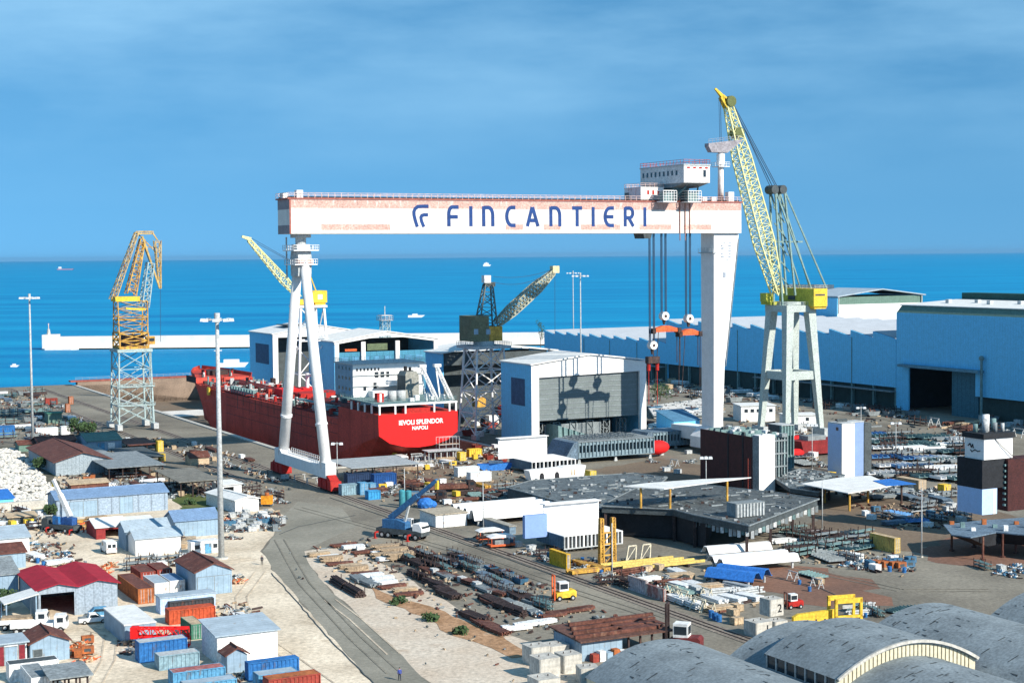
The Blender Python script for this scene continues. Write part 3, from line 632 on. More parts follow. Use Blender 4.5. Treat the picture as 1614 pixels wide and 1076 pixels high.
# sawtooth halls
def sawhall(label, v, u0, u1, zv, dz, pitch, depth, zlow=7.6):
    t = thing('sawtooth_hall', label, 'hall', W(v, u0)); L_ = u1 - u0; n = round(L_ / pitch); p = L_ / n
    pts = [(0, zlow), (L_, zlow)]
    for k in range(n, 0, -1): pts += [(k * p, zv + dz), ((k - 1) * p, zv)]
    # profile in (u,z), pulled across v ; peak on the far-u side of each tooth
    out = [(0, zlow), (L_, zlow)]
    for k in range(n, 0, -1): out += [(k * p, zv + dz), ((k - 1) * p + .05, zv)]
    mb = MB(); mb.prof(out, 0, .6, axis='x'); mb.build('facade', BWALL, t)
    mb = MB()
    for k in range(n):
        mb.add([(.61, k*p, zv + .1), (.61, (k+1)*p - .05, zv + dz + .1), (depth, (k+1)*p - .05, zv + dz + .1), (depth, k*p, zv + .1)], [(0, 3, 2, 1), (0, 1, 2, 3)][:1])
    mb.build('roof', mat('pale_grey_roof', (.46, .49, .52), var=.1, fine=.12, scale=.2), t)
    mb = MB()
    for k in range(n): mb.box(.6, depth, (k + 1) * p - .3, (k + 1) * p - .06, zv - .5, zv + dz)
    mb.build('roof_glazing', MGREY, t)
    mb = MB(); mb.box(1.2, 1.5, 0, L_, 0, zlow); mb.build('lower_wall', mat('dark_green_glazing', (.03, .06, .06), fine=.2), t)
    for k in range(int(L_ / 12)): MB().box(.1, 1.2, k * 12, k * 12 + .8, 0, zlow).build('column', TEAL, t)
    for k in range(1, int(L_ / 24)): MB().box(-.22, -.01, k * 24, k * 24 + .22, zlow, zv - .3).build('drain_pipe', TEAL, t)
    mb = MB(); mb.box(-2.5, .05, 0, L_ * .55, zlow - 1.6, zlow - 1.2); mb.build('canopy', MGREY, t)
    mb = MB(); mb.box(.6, depth, L_ - .2, L_, 0, zv); mb.box(.6, depth, 0, .2, 0, zv); mb.build('end_wall', BWALL, t)
    return t
sawhall('lower far stretch of the long blue hall with a sawtooth roof', 377, 593, 705, 16.2, 1.9, 11.4, 88)
sawhall('taller nearer stretch of the long blue hall with a sawtooth roof', 377, 443.2, 593, 24.6, 2.3, 12, 75)
t = thing('assembly_hall', 'big blue assembly hall with a huge black doorway at the right edge', 'hall', W(377, 250))
uo0, uo1 = PV(1497, 377) - 250, PV(1435, 377) - 250; ul = PV(1537, 377) - 250
mb = MB(); mb.box(0, .6, 0, ul, 7.4, 34); mb.box(0, .6, ul, uo1 + 1, 15.6, 34); mb.box(0, .6, uo1 + 1, 193, 0, 34); mb.build('wall', BWALL, t)
MB().box(.9, 1.3, ul - .5, uo0, 0, 15.8).build('door_leaf', mat('blue_green_door', (.05, .15, .20), var=.1, seam=2), t)
MB().box(-2.6, 0, ul - 4, uo1 + 4, 15.3, 16.2).build('door_canopy', mat('blue_grey_canopy', (.12, .26, .34)), t)
mb = MB(); mb.box(1.4, 1.8, 0, ul - .5, 0, 7.4); mb.build('lower_wall', mat('dark_green_glazing', (.03, .06, .06)), t)
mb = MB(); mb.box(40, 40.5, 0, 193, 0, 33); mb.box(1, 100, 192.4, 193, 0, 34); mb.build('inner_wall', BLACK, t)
mb = MB(); mb.prof([(.1, 34), (2.6, 36.6), (3, 36.6), (3, 34)], 0, 193); mb.build('eaves_band', GREEN, t)
mb = MB(); mb.prof([(2.0, 36.7), (50, 39.3), (100, 36.5), (100, 36.2), (50, 39.0), (2.0, 36.4)], -.5, 193.5); mb.build('roof', WROOF, t)
for k in range(9): MB().box(12 + (k % 2) * 4, 13.6 + (k % 2) * 4, 100 + k * 10, 101.6 + k * 10, 37.2, 38.6).build('roof_vent', LGREY, t)
mb = MB(); mb.box(29, 35, 0, 192, 37.8, 40.4); mb.build('roof_monitor', mat('bottle_green', (.02, .08, .07)), t)
mb = MB(); yy = PV(1551, 377) - 250; mb.cyl(-1.2, yy, 0, 20, .45); mb.ico((-1.2, yy, 20.2), .9, 2); mb.build('extract_pipe', TEAL, t)
t = thing('distant_hall', 'distant white hall with a green band below its roof behind the sawtooth roofs', 'hall', W(455, 574))
mb = MB(); mb.box(0, 49, 0, 30, 0, 32); mb.build('wall', WHITE, t); MB().box(-.3, 0, 0, 30, 0, 35).build('side_wall', BWALL, t)  # blue on the left face paints in the shade of the white hall
mb = MB(); mb.box(.02, 49, .3, 30, 32, 35.3); mb.build('eaves_band', GREEN, t)
mb = MB(); mb.prof([(-.6, 35.3), (25, 38.3), (50, 35.3), (50, 35.8), (25, 38.8), (-.6, 35.8)], -.8, 31); mb.build('roof', LBROOF, t)
mb = MB(); mb.box(-3, 22, 30.5, 44, 36.5, 40.2); mb.build('roof_monitor', mat('slate_green', (.05, .09, .13)), t)
mb = MB(); mb.bar((.4, -.2, 28), (.4, -.2, 36), .4); mb.bar((48, -.2, 32), (48, -.2, 36), .4); mb.build('drain_pipe', LGREY, t)
# ================================================================== SHIP
SV, SU = 176.8, 404
t = sh = thing('tanker_ship', 'big red tanker in the dry dock with white lettering on its bright red stern', 'ship', W(SV, SU))
st = [ # y, deck z, [(half breadth, z)...] from deck down
 (0,   12.3, [(11.8, 12.3), (11.8, 9.5), (11.7, 6.6), (8.6, 4.4), (4.0, 3.2), (.01, 2.9)]),
 (12,  12.3, [(11.8, 12.3), (11.8, 8), (11.8, 3.5), (9.5, 0), (4.0, -1.6), (.01, -2.4)]),
 (30,  12.3, [(11.8, 12.3), (11.8, 6), (11.8, -1), (10.8, -5), (7.0, -7), (.01, -7.4)]),
 (30.5, 8.7, [(11.8, 8.7), (11.8, 4), (11.8, -1), (10.8, -5), (7.2, -7), (.01, -7.4)]),
 (60,  8.6, [(11.8, 8.6), (11.8, 3), (11.8, -3), (11.6, -6.2), (10.4, -7.4), (.01, -7.4)]),
 (140, 8.4, [(11.8, 8.4), (11.8, 3), (11.8, -3), (11.6, -6.2), (10.4, -7.4), (.01, -7.4)]),
 (172, 8.6, [(11.2, 8.6), (10.2, 3), (8.8, -3), (8, -6.2), (6, -7.4), (.01, -7.4)]),
 (180, 9.0, [(10.6, 9.0), (9.2, 3), (7.2, -3), (6, -6.2), (4, -7.4), (.01, -7.4)]),
 (180.5, 10.8, [(10.8, 10.8), (9.3, 4), (7.2, -3), (6, -6.2), (4, -7.4), (.01, -7.4)]),
 (195, 11.2, [(8.2, 11.2), (5.6, 4), (3, -3), (2.4, -6.2), (1.6, -7.4), (.01, -7.4)]),
 (205, 11.7, [(4.6, 11.7), (1.8, 4), (.8, -3), (.7, -6.2), (.5, -7), (.01, -7)]),
 (210.5, 12.2, [(.4, 12.2), (.2, 9), (.1, 4), (.1, 2), (.1, 1), (.01, .5)]),
]
mb = MB(); vs = []; fs = []; nn = 6
for y, dz, sec in st: vs += [(-a, y, z) for a, z in sec] + [(a, y, z) for a, z in sec[::-1]]
M_ = 12
for i in range(len(st) - 1):
    for j in range(M_ - 1): fs.append((i*M_+j, (i+1)*M_+j, (i+1)*M_+j+1, i*M_+j+1))
    fs.append((i*M_+M_-1, (i+1)*M_+M_-1, (i+1)*M_, i*M_))
fs.append(tuple(range(M_)))
mb.add(vs, fs); hull = mb.build('hull', HULL, t)
mb = MB(); sec = st[0][2]; pts = [(-a * 1.0, z) for a, z in sec] + [(a, z) for a, z in sec[::-1]]
mb.prof(pts, -.06, -.02); mb.build('transom', BRED, hull)
# bulwarks / bow opening
mb = MB()
for s in (-1, 1):
    q = [(180.5, 10.8, 10.8), (195, 8.2, 11.2), (205, 4.6, 11.7), (210.5, .4, 12.2)]
    for (y0, x0_, z0), (y1, x1_, z1) in zip(q, q[1:]):
        mb.add([(s*x0_, y0, z0), (s*x1_, y1, z1), (s*(x1_+.2), y1, z1 + 1.3), (s*(x0_+.2), y0, z0 + 1.3), (s*(x0_-.2), y0, z0), (s*(x1_-.2), y1, z1), (s*x1_, y1, z1 + 1.3), (s*x0_, y0, z0 + 1.3)], [(0,1,2,3),(7,6,5,4),(3,2,6,7),(0,3,7,4)])
mb.build('bulwark', HULL, hull)
MB().box(-11.86, -11.8, 176, 189, 9.2, 11.5).build('fairlead_recess', BLACK, hull)
cu = [bpy.data.curves.new('n', 'FONT') for _ in range(2)]
def text_mesh(s, size, x, y, z, mtl, parent, name='lettering', rot=(R(90), 0, 0), off=.02, ext=.01, sx=1):
    c = bpy.data.curves.new('t', 'FONT'); c.body = s; c.size = size; c.align_x = 'CENTER'; c.extrude = ext; c.offset = off
    o = bpy.data.objects.new('t', c); S.collection.objects.link(o); dg = bpy.context.evaluated_depsgraph_get()
    me = bpy.data.meshes.new_from_object(o.evaluated_get(dg)); bpy.data.objects.remove(o); bpy.data.curves.remove(c)
    me.materials.clear(); me.materials.append(mtl); n = bpy.data.objects.new(name, me); S.collection.objects.link(n)
    n.parent = parent; n.location = (x, y, z); n.rotation_euler = rot; n.scale = (sx, 1, 1); return n
text_mesh('IEVOLI SPLENDOR', 1.75, .7, -.1, 9.3, WHITE, hull, off=.06, sx=.93)
text_mesh('NAPOLI', 1.35, .4, -.1, 7.8, WHITE, hull, off=.05)
# stern opening frame
mb = MB(); mb.box(-11.8, 11.8, 0, 5, 14.6, 15.1)
for x in (-11.6, -7, -4, 4.6, 9.2, 11.2): mb.box(x, x + .45, 0, .4, 12.3, 14.6)
for y in (5, 10, 15, 20): mb.box(-11.8, -11.4, y, y + .5, 12.3, 14.6)
mb.build('stern_frame', WHITE, t)
mb = MB(); mb.box(-11.7, 11.7, .3, 30, 14.9, 15.2); mb.build('poop_deck', TEAL, t)
mb = MB(); mb.box(-4, 4, 1, 2, 12.3, 13.6); mb.build('mooring_locker', RED, t)
mb = MB(); mb.rail([(-11.7, .2, 15.2), (11.7, .2, 15.2), (11.7, 30, 15.2), (-11.7, 30, 15.2)], 1.1, 1.6, .08, True); mb.build('railing', TEAL, t)
# superstructure
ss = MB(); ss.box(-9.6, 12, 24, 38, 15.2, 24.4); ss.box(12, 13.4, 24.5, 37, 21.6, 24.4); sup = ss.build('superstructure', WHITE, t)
mb = MB(); mb.box(-9.66, -9.6, 24.1, 38, 15.2, 24.3); mb.build('side_wall', LBWALL, sup)  # shade on the white block's left side is painted in light blue
for z_ in (18.2, 21.3): MB().box(-9.9, 12.2, 23.5, 24, z_, z_ + .18).build('deck_ledge', LGREY, sup)
for k in range(7): MB().box(-8.6 + k * 1.1, -8.1 + k * 1.1, 23.93, 24, 22.6, 23.4).build('window', GLASS, sup)
for z_ in (17, 20, 22.8):
    for k in range(4): MB().box(-9.72, -9.66, 26 + k * 2.8, 27 + k * 2.8, z_, z_ + .9).build('window', GLASS, sup)
for z_ in (1.4, 4.3, 7.0): MB().box(-11.85, -11.8, 31, 139, z_, z_ + .12).build('plate_seam', DRUST, hull)
for k in range(16):
    y_ = 36 + k * 6.4; MB().box(-11.84, -11.8, y_, y_ + .25 + .2 * (k % 3), 8.4 - 2.2 - (k * 37 % 5) * .8, 8.5).build('rust_run', RUST, hull)
mb = MB(); mb.box(-10, 12.4, 23.6, 38.4, 24.4, 24.7); mb.rail([(-10, 23.7, 24.7), (12.4, 23.7, 24.7), (12.4, 38, 24.7), (-10, 38, 24.7)], 1.1, 1.5, .09, True); mb.build('bridge_deck', LGREY, sup)
for x, z, a, b_ in ((-3, 20.6, 1.2, 1.6), (-1.2, 20.6, 1.2, 1.6), (.6, 20.6, .9, 1.6), (-6.5, 17, .9, 1.4), (5, 21, 1, 1.3), (8, 21, 1, 1.3), (-3.4, 17.4, 1, 1.8)):
    MB().box(x, x + a, 23.93, 24, z, z + b_).build('window', GLASS, sup)
mb = MB(); mb.box(-3, 8, 21, 24, 18.2, 18.5); mb.box(-3, 8, 21, 24, 15.2, 16.4); mb.rail([(-3, 21, 18.5), (8, 21, 18.5)], 1, 1.4, .1); mb.box(-5, 6, 20.5, 24, 15.2, 17); mb.build('aft_balcony', WHITE, sup)
mb = MB(); mb.box(2.3, 6.4, 14, 20, 15.2, 21.6); mb.prof([(2.3, 21.6), (6.4, 21.6), (5.9, 22.6), (2.8, 22.6)], 14.4, 19.4); fn = mb.build('funnel', mat('funnel_grey', (.28, .28, .25), var=.2), t)
MB().box(2.24, 2.3, 14.2, 19.8, 15.2, 21.4).build('funnel_side', DGREY, fn)
mb = MB(); mb.cyl(3.6, 17, 22.6, 24, .5); mb.cyl(5, 17, 22.6, 23.7, .4); mb.build('exhaust_pipe', BLACK, fn)
for x in (-4.4, -1.6): mb = MB(); mb.cyl(x, 8, 15.2, 18, 1.25, 18); mb.build('deck_tank', LGREY, t, True)
mb = MB(); mb.box(-9.6, -7.6, 6, 8, 15.2, 17.6); o = mb.build('deck_box', RED, t); MB().box(-8.9, -8.3, 5.95, 6, 15.3, 17.5).build('white_stripe', WHITE, o)
for xo in (6.5, 11):
    mb = MB()
    mb.lattice((xo - .4, .8, 15.2), (xo - 3.6, 4, 24.6), 1.0, .8, .8, .6, 7, .18, .12); mb.bar((xo - 3.6, 4, 24.6), (xo - 1, 10, 23), .4); mb.bar((xo - 1, 10, 23), (xo - .4, 9, 15.2), .4)
    mb.box(xo - 4.4, xo - 2.4, 3.4, 4.8, 24.4, 25.2)
    mb.build('stern_davit', WHITE, t)
mb = MB()
for k in range(5): mb.box(-1 + k * 2.4, .2 + k * 2.4, 3 + (k % 2) * 2, 4.5 + (k % 2) * 2, 15.2, 16.2 + .5 * (k % 3))
mb.build('deck_fitting', CWHITE, t)
# main deck
mb = MB(); mb.box(-11, 11, 38.5, 172, 8.75, 8.85); mb.build('main_deck', mat('deck_red', (.17, .035, .03), var=.3, fine=.3), t)
mb = MB()
for x in (-2.4, -1.7, -1, -.3, .4, 1.1, 1.8, 2.5): mb.bar((x, 40, 10.4), (x, 170, 10.4), .38, n=6)
for k in range(22): mb.box(-3, 3, 42 + k * 6, 42.4 + k * 6, 8.8, 10.3)
mb.build('cargo_pipes', mat('pipe_red', (.23, .04, .035), var=.3), t)
random.seed(11)
for k in range(14):
    mb = MB(); y = 44 + k * 9; mb.bar((-10.5, y, 9.6 + .6 * (k % 2)), (10.5, y, 9.6 + .6 * (k % 2)), .35, n=6); mb.box(-8, -6.5, y + 2, y + 3.5, 8.8, 10.2); mb.box(6, 7.8, y + 3, y + 5, 8.8, 10.6); mb.cyl(-9.5, y + 4, 8.8, 10.5, .5)
    mb.build('cross_pipe', [RED, LGREY, HULL, TEAL, CWHITE][k % 5], t)
rs = random.Random(4)
for k in range(190):
    y = rs.uniform(41, 176); x = rs.uniform(-10.5, 9.5); a_, b2 = rs.uniform(.4, 1.8), rs.uniform(.4, 2.2); mb = MB()
    if k % 3 == 0: mb.box(x, x + a_, y, y + b2, 8.8, 9.6 + rs.random() * 2.2)
    elif k % 3 == 1: mb.cyl(x, y, 8.8, 9.8 + rs.random() * 2.4, .18 + rs.random() * .35, 8)
    else: mb.bar((x, y, 9.2 + rs.random()), (x + rs.uniform(-3, 3), y + rs.uniform(-5, 5), 9.4 + rs.random() * 2), .22, n=6)
    mb.build('deck_equipment', [DRUST, HULL, RED, LGREY, DGREY, HULL, TEAL][k % 7], t)
mb = MB(); mb.box(-6, 8, 96, 104, 8.8, 12.2); mb.build('manifold_house', BRED, t); mb = MB(); mb.box(-4, 10, 84, 95, 8.8, 11.6); mb.build('manifold_deck', RED, t)
mb = MB(); mb.cyl(4, 100, 12.2, 17, .6); mb.bar((4, 100, 16), (4, 88, 17.5), .7); mb.build('hose_crane', CWHITE, t)
mb = MB(); mb.cyl(-1, 184, 12.4, 24, .55, r2=.45); mb.bar((-2.5, 184, 20.5), (.5, 184, 20.5), .25); mb.build('foremast', WHITE, t)
mb = MB(); mb.rail([(-11.6, 40, 8.7), (-11.6, 175, 8.7)], 1.1, 2.5, .07); mb.rail([(11.6, 40, 8.7), (11.6, 175, 8.7)], 1.1, 2.5, .07); mb.build('deck_railing', RED, t)
mb = MB(); mb.box(-4, 4, 188, 196, 11.1, 12.8); mb.build('windlass', DRUST, t)
for k in range(12): MB().box(-8 + k * 1.3, -7.4 + k * 1.3, 181 + (k % 4) * 3, 182 + (k % 4) * 3, 10.9, 12 + (k % 3) * .6).build('forecastle_fitting', [DGREY, LGREY, RED, DRUST][k % 4], t)
mb = MB()
for k in range(9): mb.box(-10.8, -9.2, 112 + k * 3, 113.6 + k * 3, 8.8, 10.9)
mb.build('deck_vent', TEAL, t)
MB().box(-12.4, -11.85, 158, 160.4, 6.2, 8.9).build('anchor_light_box', YEL, t)
mb = MB(); mb.box(-8.5, 8.5, 39, 60, 8.85, 9.3); mb.box(-11, -8.5, 40, 70, 11.4, 11.6); mb.build('side_walkway', TEAL, t)
for k in range(14): pass
kb = MB()
for k in range(16): kb.box(-7, 7, 20 + k * 11, 22 + k * 11, DF + .01, -7.35)
kb.build('keel_block', WOOD, t)
# stern staging
t = thing('scaffold_stage', 'small grey scaffold tower under the tanker stern', 'scaffold', W(SV + 3, SU - 7))
mb = MB()
for k in range(4):
    for j in range(2): mb.bar((k * 2, j * 2, 0), (k * 2, j * 2, 6), .09)
for z in (2, 4, 6):
    for j in range(2): mb.bar((0, j * 2, z), (6, j * 2, z), .09)
mb.build('frame', LGREY, t); mb = MB(); mb.box(0, 6, 0, 2, 4.0, 4.1); mb.build('platform', WOOD, t)
# ================================================================== CRANES
def crane(name, label, px, py): 
    v, u = VU(px, py); return thing(name, label, 'crane', W(v, u)), v, u
def tower4(mb, hb, ht, z0, z1, n, rc, rb, xb=True): mb.lattice((0, 0, z0), (0, 0, z1), 2*hb, 2*hb, 2*ht, 2*ht, n, rc, rb, e=(1, 0, 0), xb=xb)
# --- left ochre level-luffing crane on an aqua tower
t, cv, cu_ = crane('harbour_crane', 'rusty yellow lattice crane with folded jib on a pale aqua tower at far left', 209, 676)
def q(x, y, ox=0, oy=340, s=4.035, dy=0): v, z = PL(ox + x / s, oy + y / s, cu_ + dy); return (v - cv, dy, z)
mb = MB(); tower4(mb, 5.6, 5.0, 2.2, 25.6, 4, .45, .22); mb.box(-5.6, 5.6, -5.6, 5.6, 25.2, 26.2)
for z in (8.0, 14): mb.box(-6, 6, -6, -5.2, z, z + .3); mb.rail([(-6, -6, z), (6, -6, z)], 1.1, 1.5, .1)
tw = mb.build('tower', PALET, t)
mb = MB(); mb.bar((5.2, -5.4, 2), (5.2, -5.4, 25), .15); mb.bar((4.6, -5.4, 2), (4.6, -5.4, 25), .15)
for z in range(3, 25): mb.bar((4.6, -5.4, z), (5.2, -5.4, z), .09)
mb.build('ladder', PALET, tw)
for sx_ in (-1, 1):
    for sy in (-1, 1):
        mb = MB(); mb.box(sx_*5.8 - .8, sx_*5.8 + .8, sy*5.8 - 2, sy*5.8 + 2, .5, 2.3); mb.build('bogie', LGREY, t)
a, b_ = q(705, 870), q(905, 740); 
mb = MB(); tower4(mb, 4.6, 4.6, 26.4, b_[2], 2, .45, .3); mb.box(-4.6, 4.6, -4.6, 4.6, 26.2, 27); mb.build('machinery_frame', OCHRE, t); MB().box(-2.5, 3.5, -3, 3, 27, 30.5).build('winch_house', DRUST, t)
mb = MB(); mb.box(4.8, 7.4, -2, .6, 27.4, 29.9); o = mb.build('operator_cabin', OCHRE, t); MB().box(5, 7.2, -2.06, -2, 28.4, 29.4).build('window', GLASS, o)
zf = b_[2]; zt_ = q(800, 540)[2]
mb = MB(); mb.lattice((0, 0, zf), (0.2, 0, zt_), 9.2, 8, 9.6, 6, 4, .28, .16, e=(1, 0, 0), xb=True); mb.box(-4.8, 4.8, -3, 3, zf + 4, zf + 4.4); mb.build('upper_frame', OCHRE, t)
p0, p1 = q(720, 545), q(855, 512); mb = MB(); mb.box(p0[0], p1[0] + 1, -3.2, 3.2, p0[2], p1[2]); mb.bar(q(800, 590, dy=-3), q(925, 595, dy=-3), .7); mb.build('platform', YEL, t)
mb = MB(); mb.lattice(q(715, 535), q(868, 108), 1.5, 4, 1.0, 2, 14, .22, .14, e=(1, 0, 0)); mb.build('back_stay', mat('faded_ochre', (.55, .38, .14), var=.3, rust=.4), t)
mb = MB(); mb.lattice(q(830, 500), q(905, 150), 3.0, 4, 1.4, 2, 12, .3, .18, e=(1, 0, 0)); mb.build('jib', OCHRE, t)
mb = MB(); mb.lattice(q(915, 580), q(955, 300), 2.2, 5, 2.0, 3, 8, .28, .16, e=(1, 0, 0)); mb.bar(q(955, 300), q(910, 180), .35); mb.build('front_frame', PALET, t)
mb = MB(); mb.lattice(q(870, 108), q(970, 108), .8, 2, .8, 2, 4, .3, .15, e=(0, 0, 1)); mb.bar(q(970, 108, dy=-1), q(1003, 158, dy=-1), .4); mb.bar(q(970, 108, dy=1), q(1003, 158, dy=1), .4)
mb.lattice(q(1000, 158), q(1018, 462), 1.9, 2.6, .6, .6, 10, .26, .16, e=(1, 0, 0)); mb.bar(q(905, 130, dy=-1), q(1014, 455, dy=-.3), .55); mb.bar(q(905, 200), q(1000, 200), .3); mb.bar(q(870, 108), q(1000, 240), .3); mb.build('fly_jib', mat('faded_ochre', (.55, .45, .28), var=.3, rust=.3), t)
mb = MB(); mb.bar(q(1020, 462), q(1021, 800), .12); mb.build('hoist_rope', CABLE, t)
# --- crane behind the gantry leg
t, cv, cu_ = crane('harbour_crane', 'bright yellow cabbed crane with white lattice legs behind the gantry leg', 488, 640)
def q(x, y, ox=380, oy=340, s=4.035, dy=0): v, z = PL(ox + x / s, oy + y / s, cu_ + dy); return (v - cv, dy, z)
z1 = q(400, 582)[2]
mb = MB(); tower4(mb, 6.5, 4.5, 0, z1, 3, .8, .35, False); mb.box(-5.5, 5.5, -5.5, 5.5, z1, z1 + .8); mb.build('tower', WHITE, t)
a, b_ = q(440, 545), q(528, 475); mb = MB(); mb.box(a[0], b_[0], -3, 4, a[2] - .4, b_[2]); mb.box(a[0] + 1, b_[0] - .5, -2.6, 3.6, z1 + .9, a[2] - .4); hb = mb.build('machinery_house', YEL, t)
x, _, z = q(485, 515); MB().box(x - .9, x + .9, -3.05, -3, z - .9, z + .9).build('panel', CWHITE, hb)
mb = MB(); mb.cyl(0, 0, z1 + .8, z1 + 2, 2.6); mb.box(-4.5, 1, -2, 2, z1 + 1, z1 + 3); mb.build('slewing_ring', YEL, t)
mb = MB(); mb.lattice(q(425, 540), q(415, 335), 2.5, 3, 1, 1.2, 5, .4, .2, e=(1, 0, 0)); mb.bar(q(425, 345, dy=-1), q(475, 475, dy=-1), .35); mb.bar(q(425, 345, dy=1), q(475, 475, dy=1), .35); mb.build('mast', YEL, t)
mb = MB(); P_, Q_ = Vector(q(370, 520)), Vector(q(50, 155)); mb.lattice(P_, P_.lerp(Q_, .3), 1.2, 1.4, 3.0, 2.6, 4, .3, .18); mb.lattice(P_.lerp(Q_, .3), Q_, 3.0, 2.6, 1.2, 1.2, 11, .3, .18); mb.bar(q(60, 150), q(5, 132), 1.3, w2=.8); mb.build('jib', LYEL, t)
mb = MB(); mb.bar(q(70, 145, dy=-.6), q(415, 340, dy=-.6), .15); mb.bar(q(100, 175, dy=.6), q(415, 345, dy=.6), .15); mb.build('luffing_rope', CABLE, t)
# --- centre grey crane
t, cv, cu_ = crane('harbour_crane', 'dark grey crane with raised lattice jib on white braced legs in the centre', 764, 690)
def q(x, y, ox=680, oy=400, s=4.483, dy=0): v, z = PL(ox + x / s, oy + y / s, cu_ + dy); return (v - cv, dy, z)
z1 = q(380, 665)[2]
mb = MB(); tower4(mb, 5.9, 4.4, 1.6, z1, 4, .5, .28); mb.build('tower', WHITE, t)
mb = MB(); mb.box(-6.2, 6.2, -6.2, 6.2, z1, z1 + .9); mb.rail([(-6.2, -6.2, z1 + .9), (6.2, -6.2, z1 + .9), (6.2, 6.2, z1 + .9), (-6.2, 6.2, z1 + .9)], 1.1, 1.5, .09, True); mb.cyl(0, 0, z1 + .9, z1 + 2.2, 3.2, 20); mb.build('slewing_platform', LGREY, t)
for sx_ in (-1, 1):
    for sy in (-1, 1): mb = MB(); mb.box(sx_*6 - .6, sx_*6 + .6, sy*6 - 1.6, sy*6 + 1.6, .3, 1.8); mb.build('bogie', LGREY, t)
a, b_, c_ = q(248, 600), q(375, 435), q(470, 510)
mb = MB(); mb.box(a[0], b_[0], -3, 5, z1 + 2.2, b_[2]); hb = mb.build('machinery_house', mat('dark_olive_grey', (.17, .17, .10), var=.25, rust=.15), t)
for k in range(2): x, _, z = q(285 + k * 85, 545); MB().box(x - .7, x + .7, -3.05, -3, z - .9, z + .7).build('window', LBWALL, hb)
mb = MB(); mb.box(b_[0], c_[0], -3, 4, z1 + 2.2, c_[2]); mb.build('operator_cabin', OCHRE, t)
mb = MB(); x0_ = q(305, 440)[0]; x1_ = q(455, 490)[0]; zt_ = q(400, 215)[2]; xm = q(400, 215)[0]
mb.lattice(((x0_ + x1_) / 2, 0, z1 + 3), (xm, 0, zt_), x1_ - x0_, 4, 2.4, 1.6, 7, .35, .2, e=(1, 0, 0)); mb.build('mast', mat('mast_grey', (.13, .15, .14)), t)
mb = MB(); a, b_ = q(365, 205), q(410, 152); mb.box(a[0], b_[0], -1, 1, a[2], b_[2]); mb.build('mast_head', CWHITE, t); mb = MB(); mb.bar(q(375, 215), q(445, 215), 1.3); mb.build('sheave', DGREY, t)
P_, Q_ = Vector(q(462, 495)), Vector(q(860, 130)); jg = mat('jib_grey_yellow', (.38, .38, .28), var=.3, rust=.3, rcol=(.2, .25, .28))
mb = MB(); mb.lattice(P_, P_.lerp(Q_, .25), 1.5, 2, 3.2, 3, 5, .32, .2, xb=True); mb.lattice(P_.lerp(Q_, .25), P_.lerp(Q_, .7), 3.2, 3, 3.0, 3, 8, .32, .2, xb=True); mb.lattice(P_.lerp(Q_, .7), Q_, 3.0, 3, 1.2, 1.4, 6, .32, .2, xb=True); jb = mb.build('jib', jg, t)
a, b_ = q(848, 135), q(893, 85); mb = MB(); mb.box(a[0], b_[0], -1, 1, a[2], b_[2]); mb.build('jib_head', mat('cream_head', (.72, .60, .34)), jb)
mb = MB()
for (s0, s1, sag) in ((q(440, 160), q(850, 112), 2.2), (q(440, 200), q(850, 120), 4.2)):
    s0, s1 = Vector(s0), Vector(s1); pr = s0
    for k in range(1, 11): c = s0.lerp(s1, k / 10) - Vector((0, 0, sag * 4 * (k / 10) * (1 - k / 10) * .5)); mb.bar(pr, c, .13); pr = c
mb.bar(q(872, 140), q(873, 560), .09); mb.build('luffing_rope', CABLE, t)
# --- big yellow crane on the right
t, cv, cu_ = crane('harbour_crane', 'tallest yellow jib crane with machinery house shaded in olive colour on four grey box legs', 1246, 688)
def q(x, y, ox=980, oy=380, s=3.585, dy=0): v, z = PL(ox + x / s, oy + y / s, cu_ + dy); return (v - cv, dy, z)
zt_ = 37.6
LEGM = mat('crane_leg_grey', (.44, .49, .46), var=.1)
for sx_ in (-1, 1):
    for sy in (-1, 1):
        mb = MB(); mb.bar((sx_*4.0, sy*4.0, zt_), (sx_*6.3, sy*6.3, 3.0), 2.6, w2=1.5); mb.build('leg', LEGM, t)
        mb = MB(); mb.box(sx_*6.4 - 1, sx_*6.4 + 1, sy*6.4 - 3, sy*6.4 + 3, .6, 3.0); mb.build('bogie', LGREY, t)
mb = MB()
for s in (-1, 1): mb.box(-4.5, 4.5, s*5 - .8, s*5 + .8, 17.5, 20); mb.box(s*5 - .8, s*5 + .8, -4.2, 4.2, 17.6, 19.9)
mb.build('cross_beam', LEGM, t)
mb = MB(); mb.box(-5.4, 5.4, -5.4, 5.4, zt_, zt_ + 2); mb.cyl(0, 0, zt_ + 2, zt_ + 3, 4, 20); mb.rail([(-5.4, -5.4, zt_ + 2), (5.4, -5.4, zt_ + 2), (5.4, 5.4, zt_ + 2), (-5.4, 5.4, zt_ + 2)], 1, 1.5, .08, True); mb.build('slewing_platform', LEGM, t)
un = cu_ - 8; va, zz0 = PL(1283, 488, un); vb, _ = PL(1304, 488, un); va -= cv; vb -= cv; _, zz1 = PL(1283, 455, un)
mb = MB(); mb.box(va, vb, -8, 9, zt_ + 1.6, zz1); mb.box(va + .5, vb, -7.5, 8.5, zt_ + .9, zt_ + 1.6); mh = mb.build('machinery_house', YEL, t)
MB().box(va - .08, va, -7.9, 9, zt_ + 1.7, zz1 - .05).build('side_panel', YGREEN, mh)  # shade of the yellow house's left side put into an olive colour
mb = MB(); mb.box(va + .5, va + 4, -8.06, -8, zz1 - 2.1, zz1 - 1.6); mb.box(va - .14, va - .08, 1, 4.5, zz1 - 3.5, zz1 - 2.2); mb.build('vent', DGREY, mh)
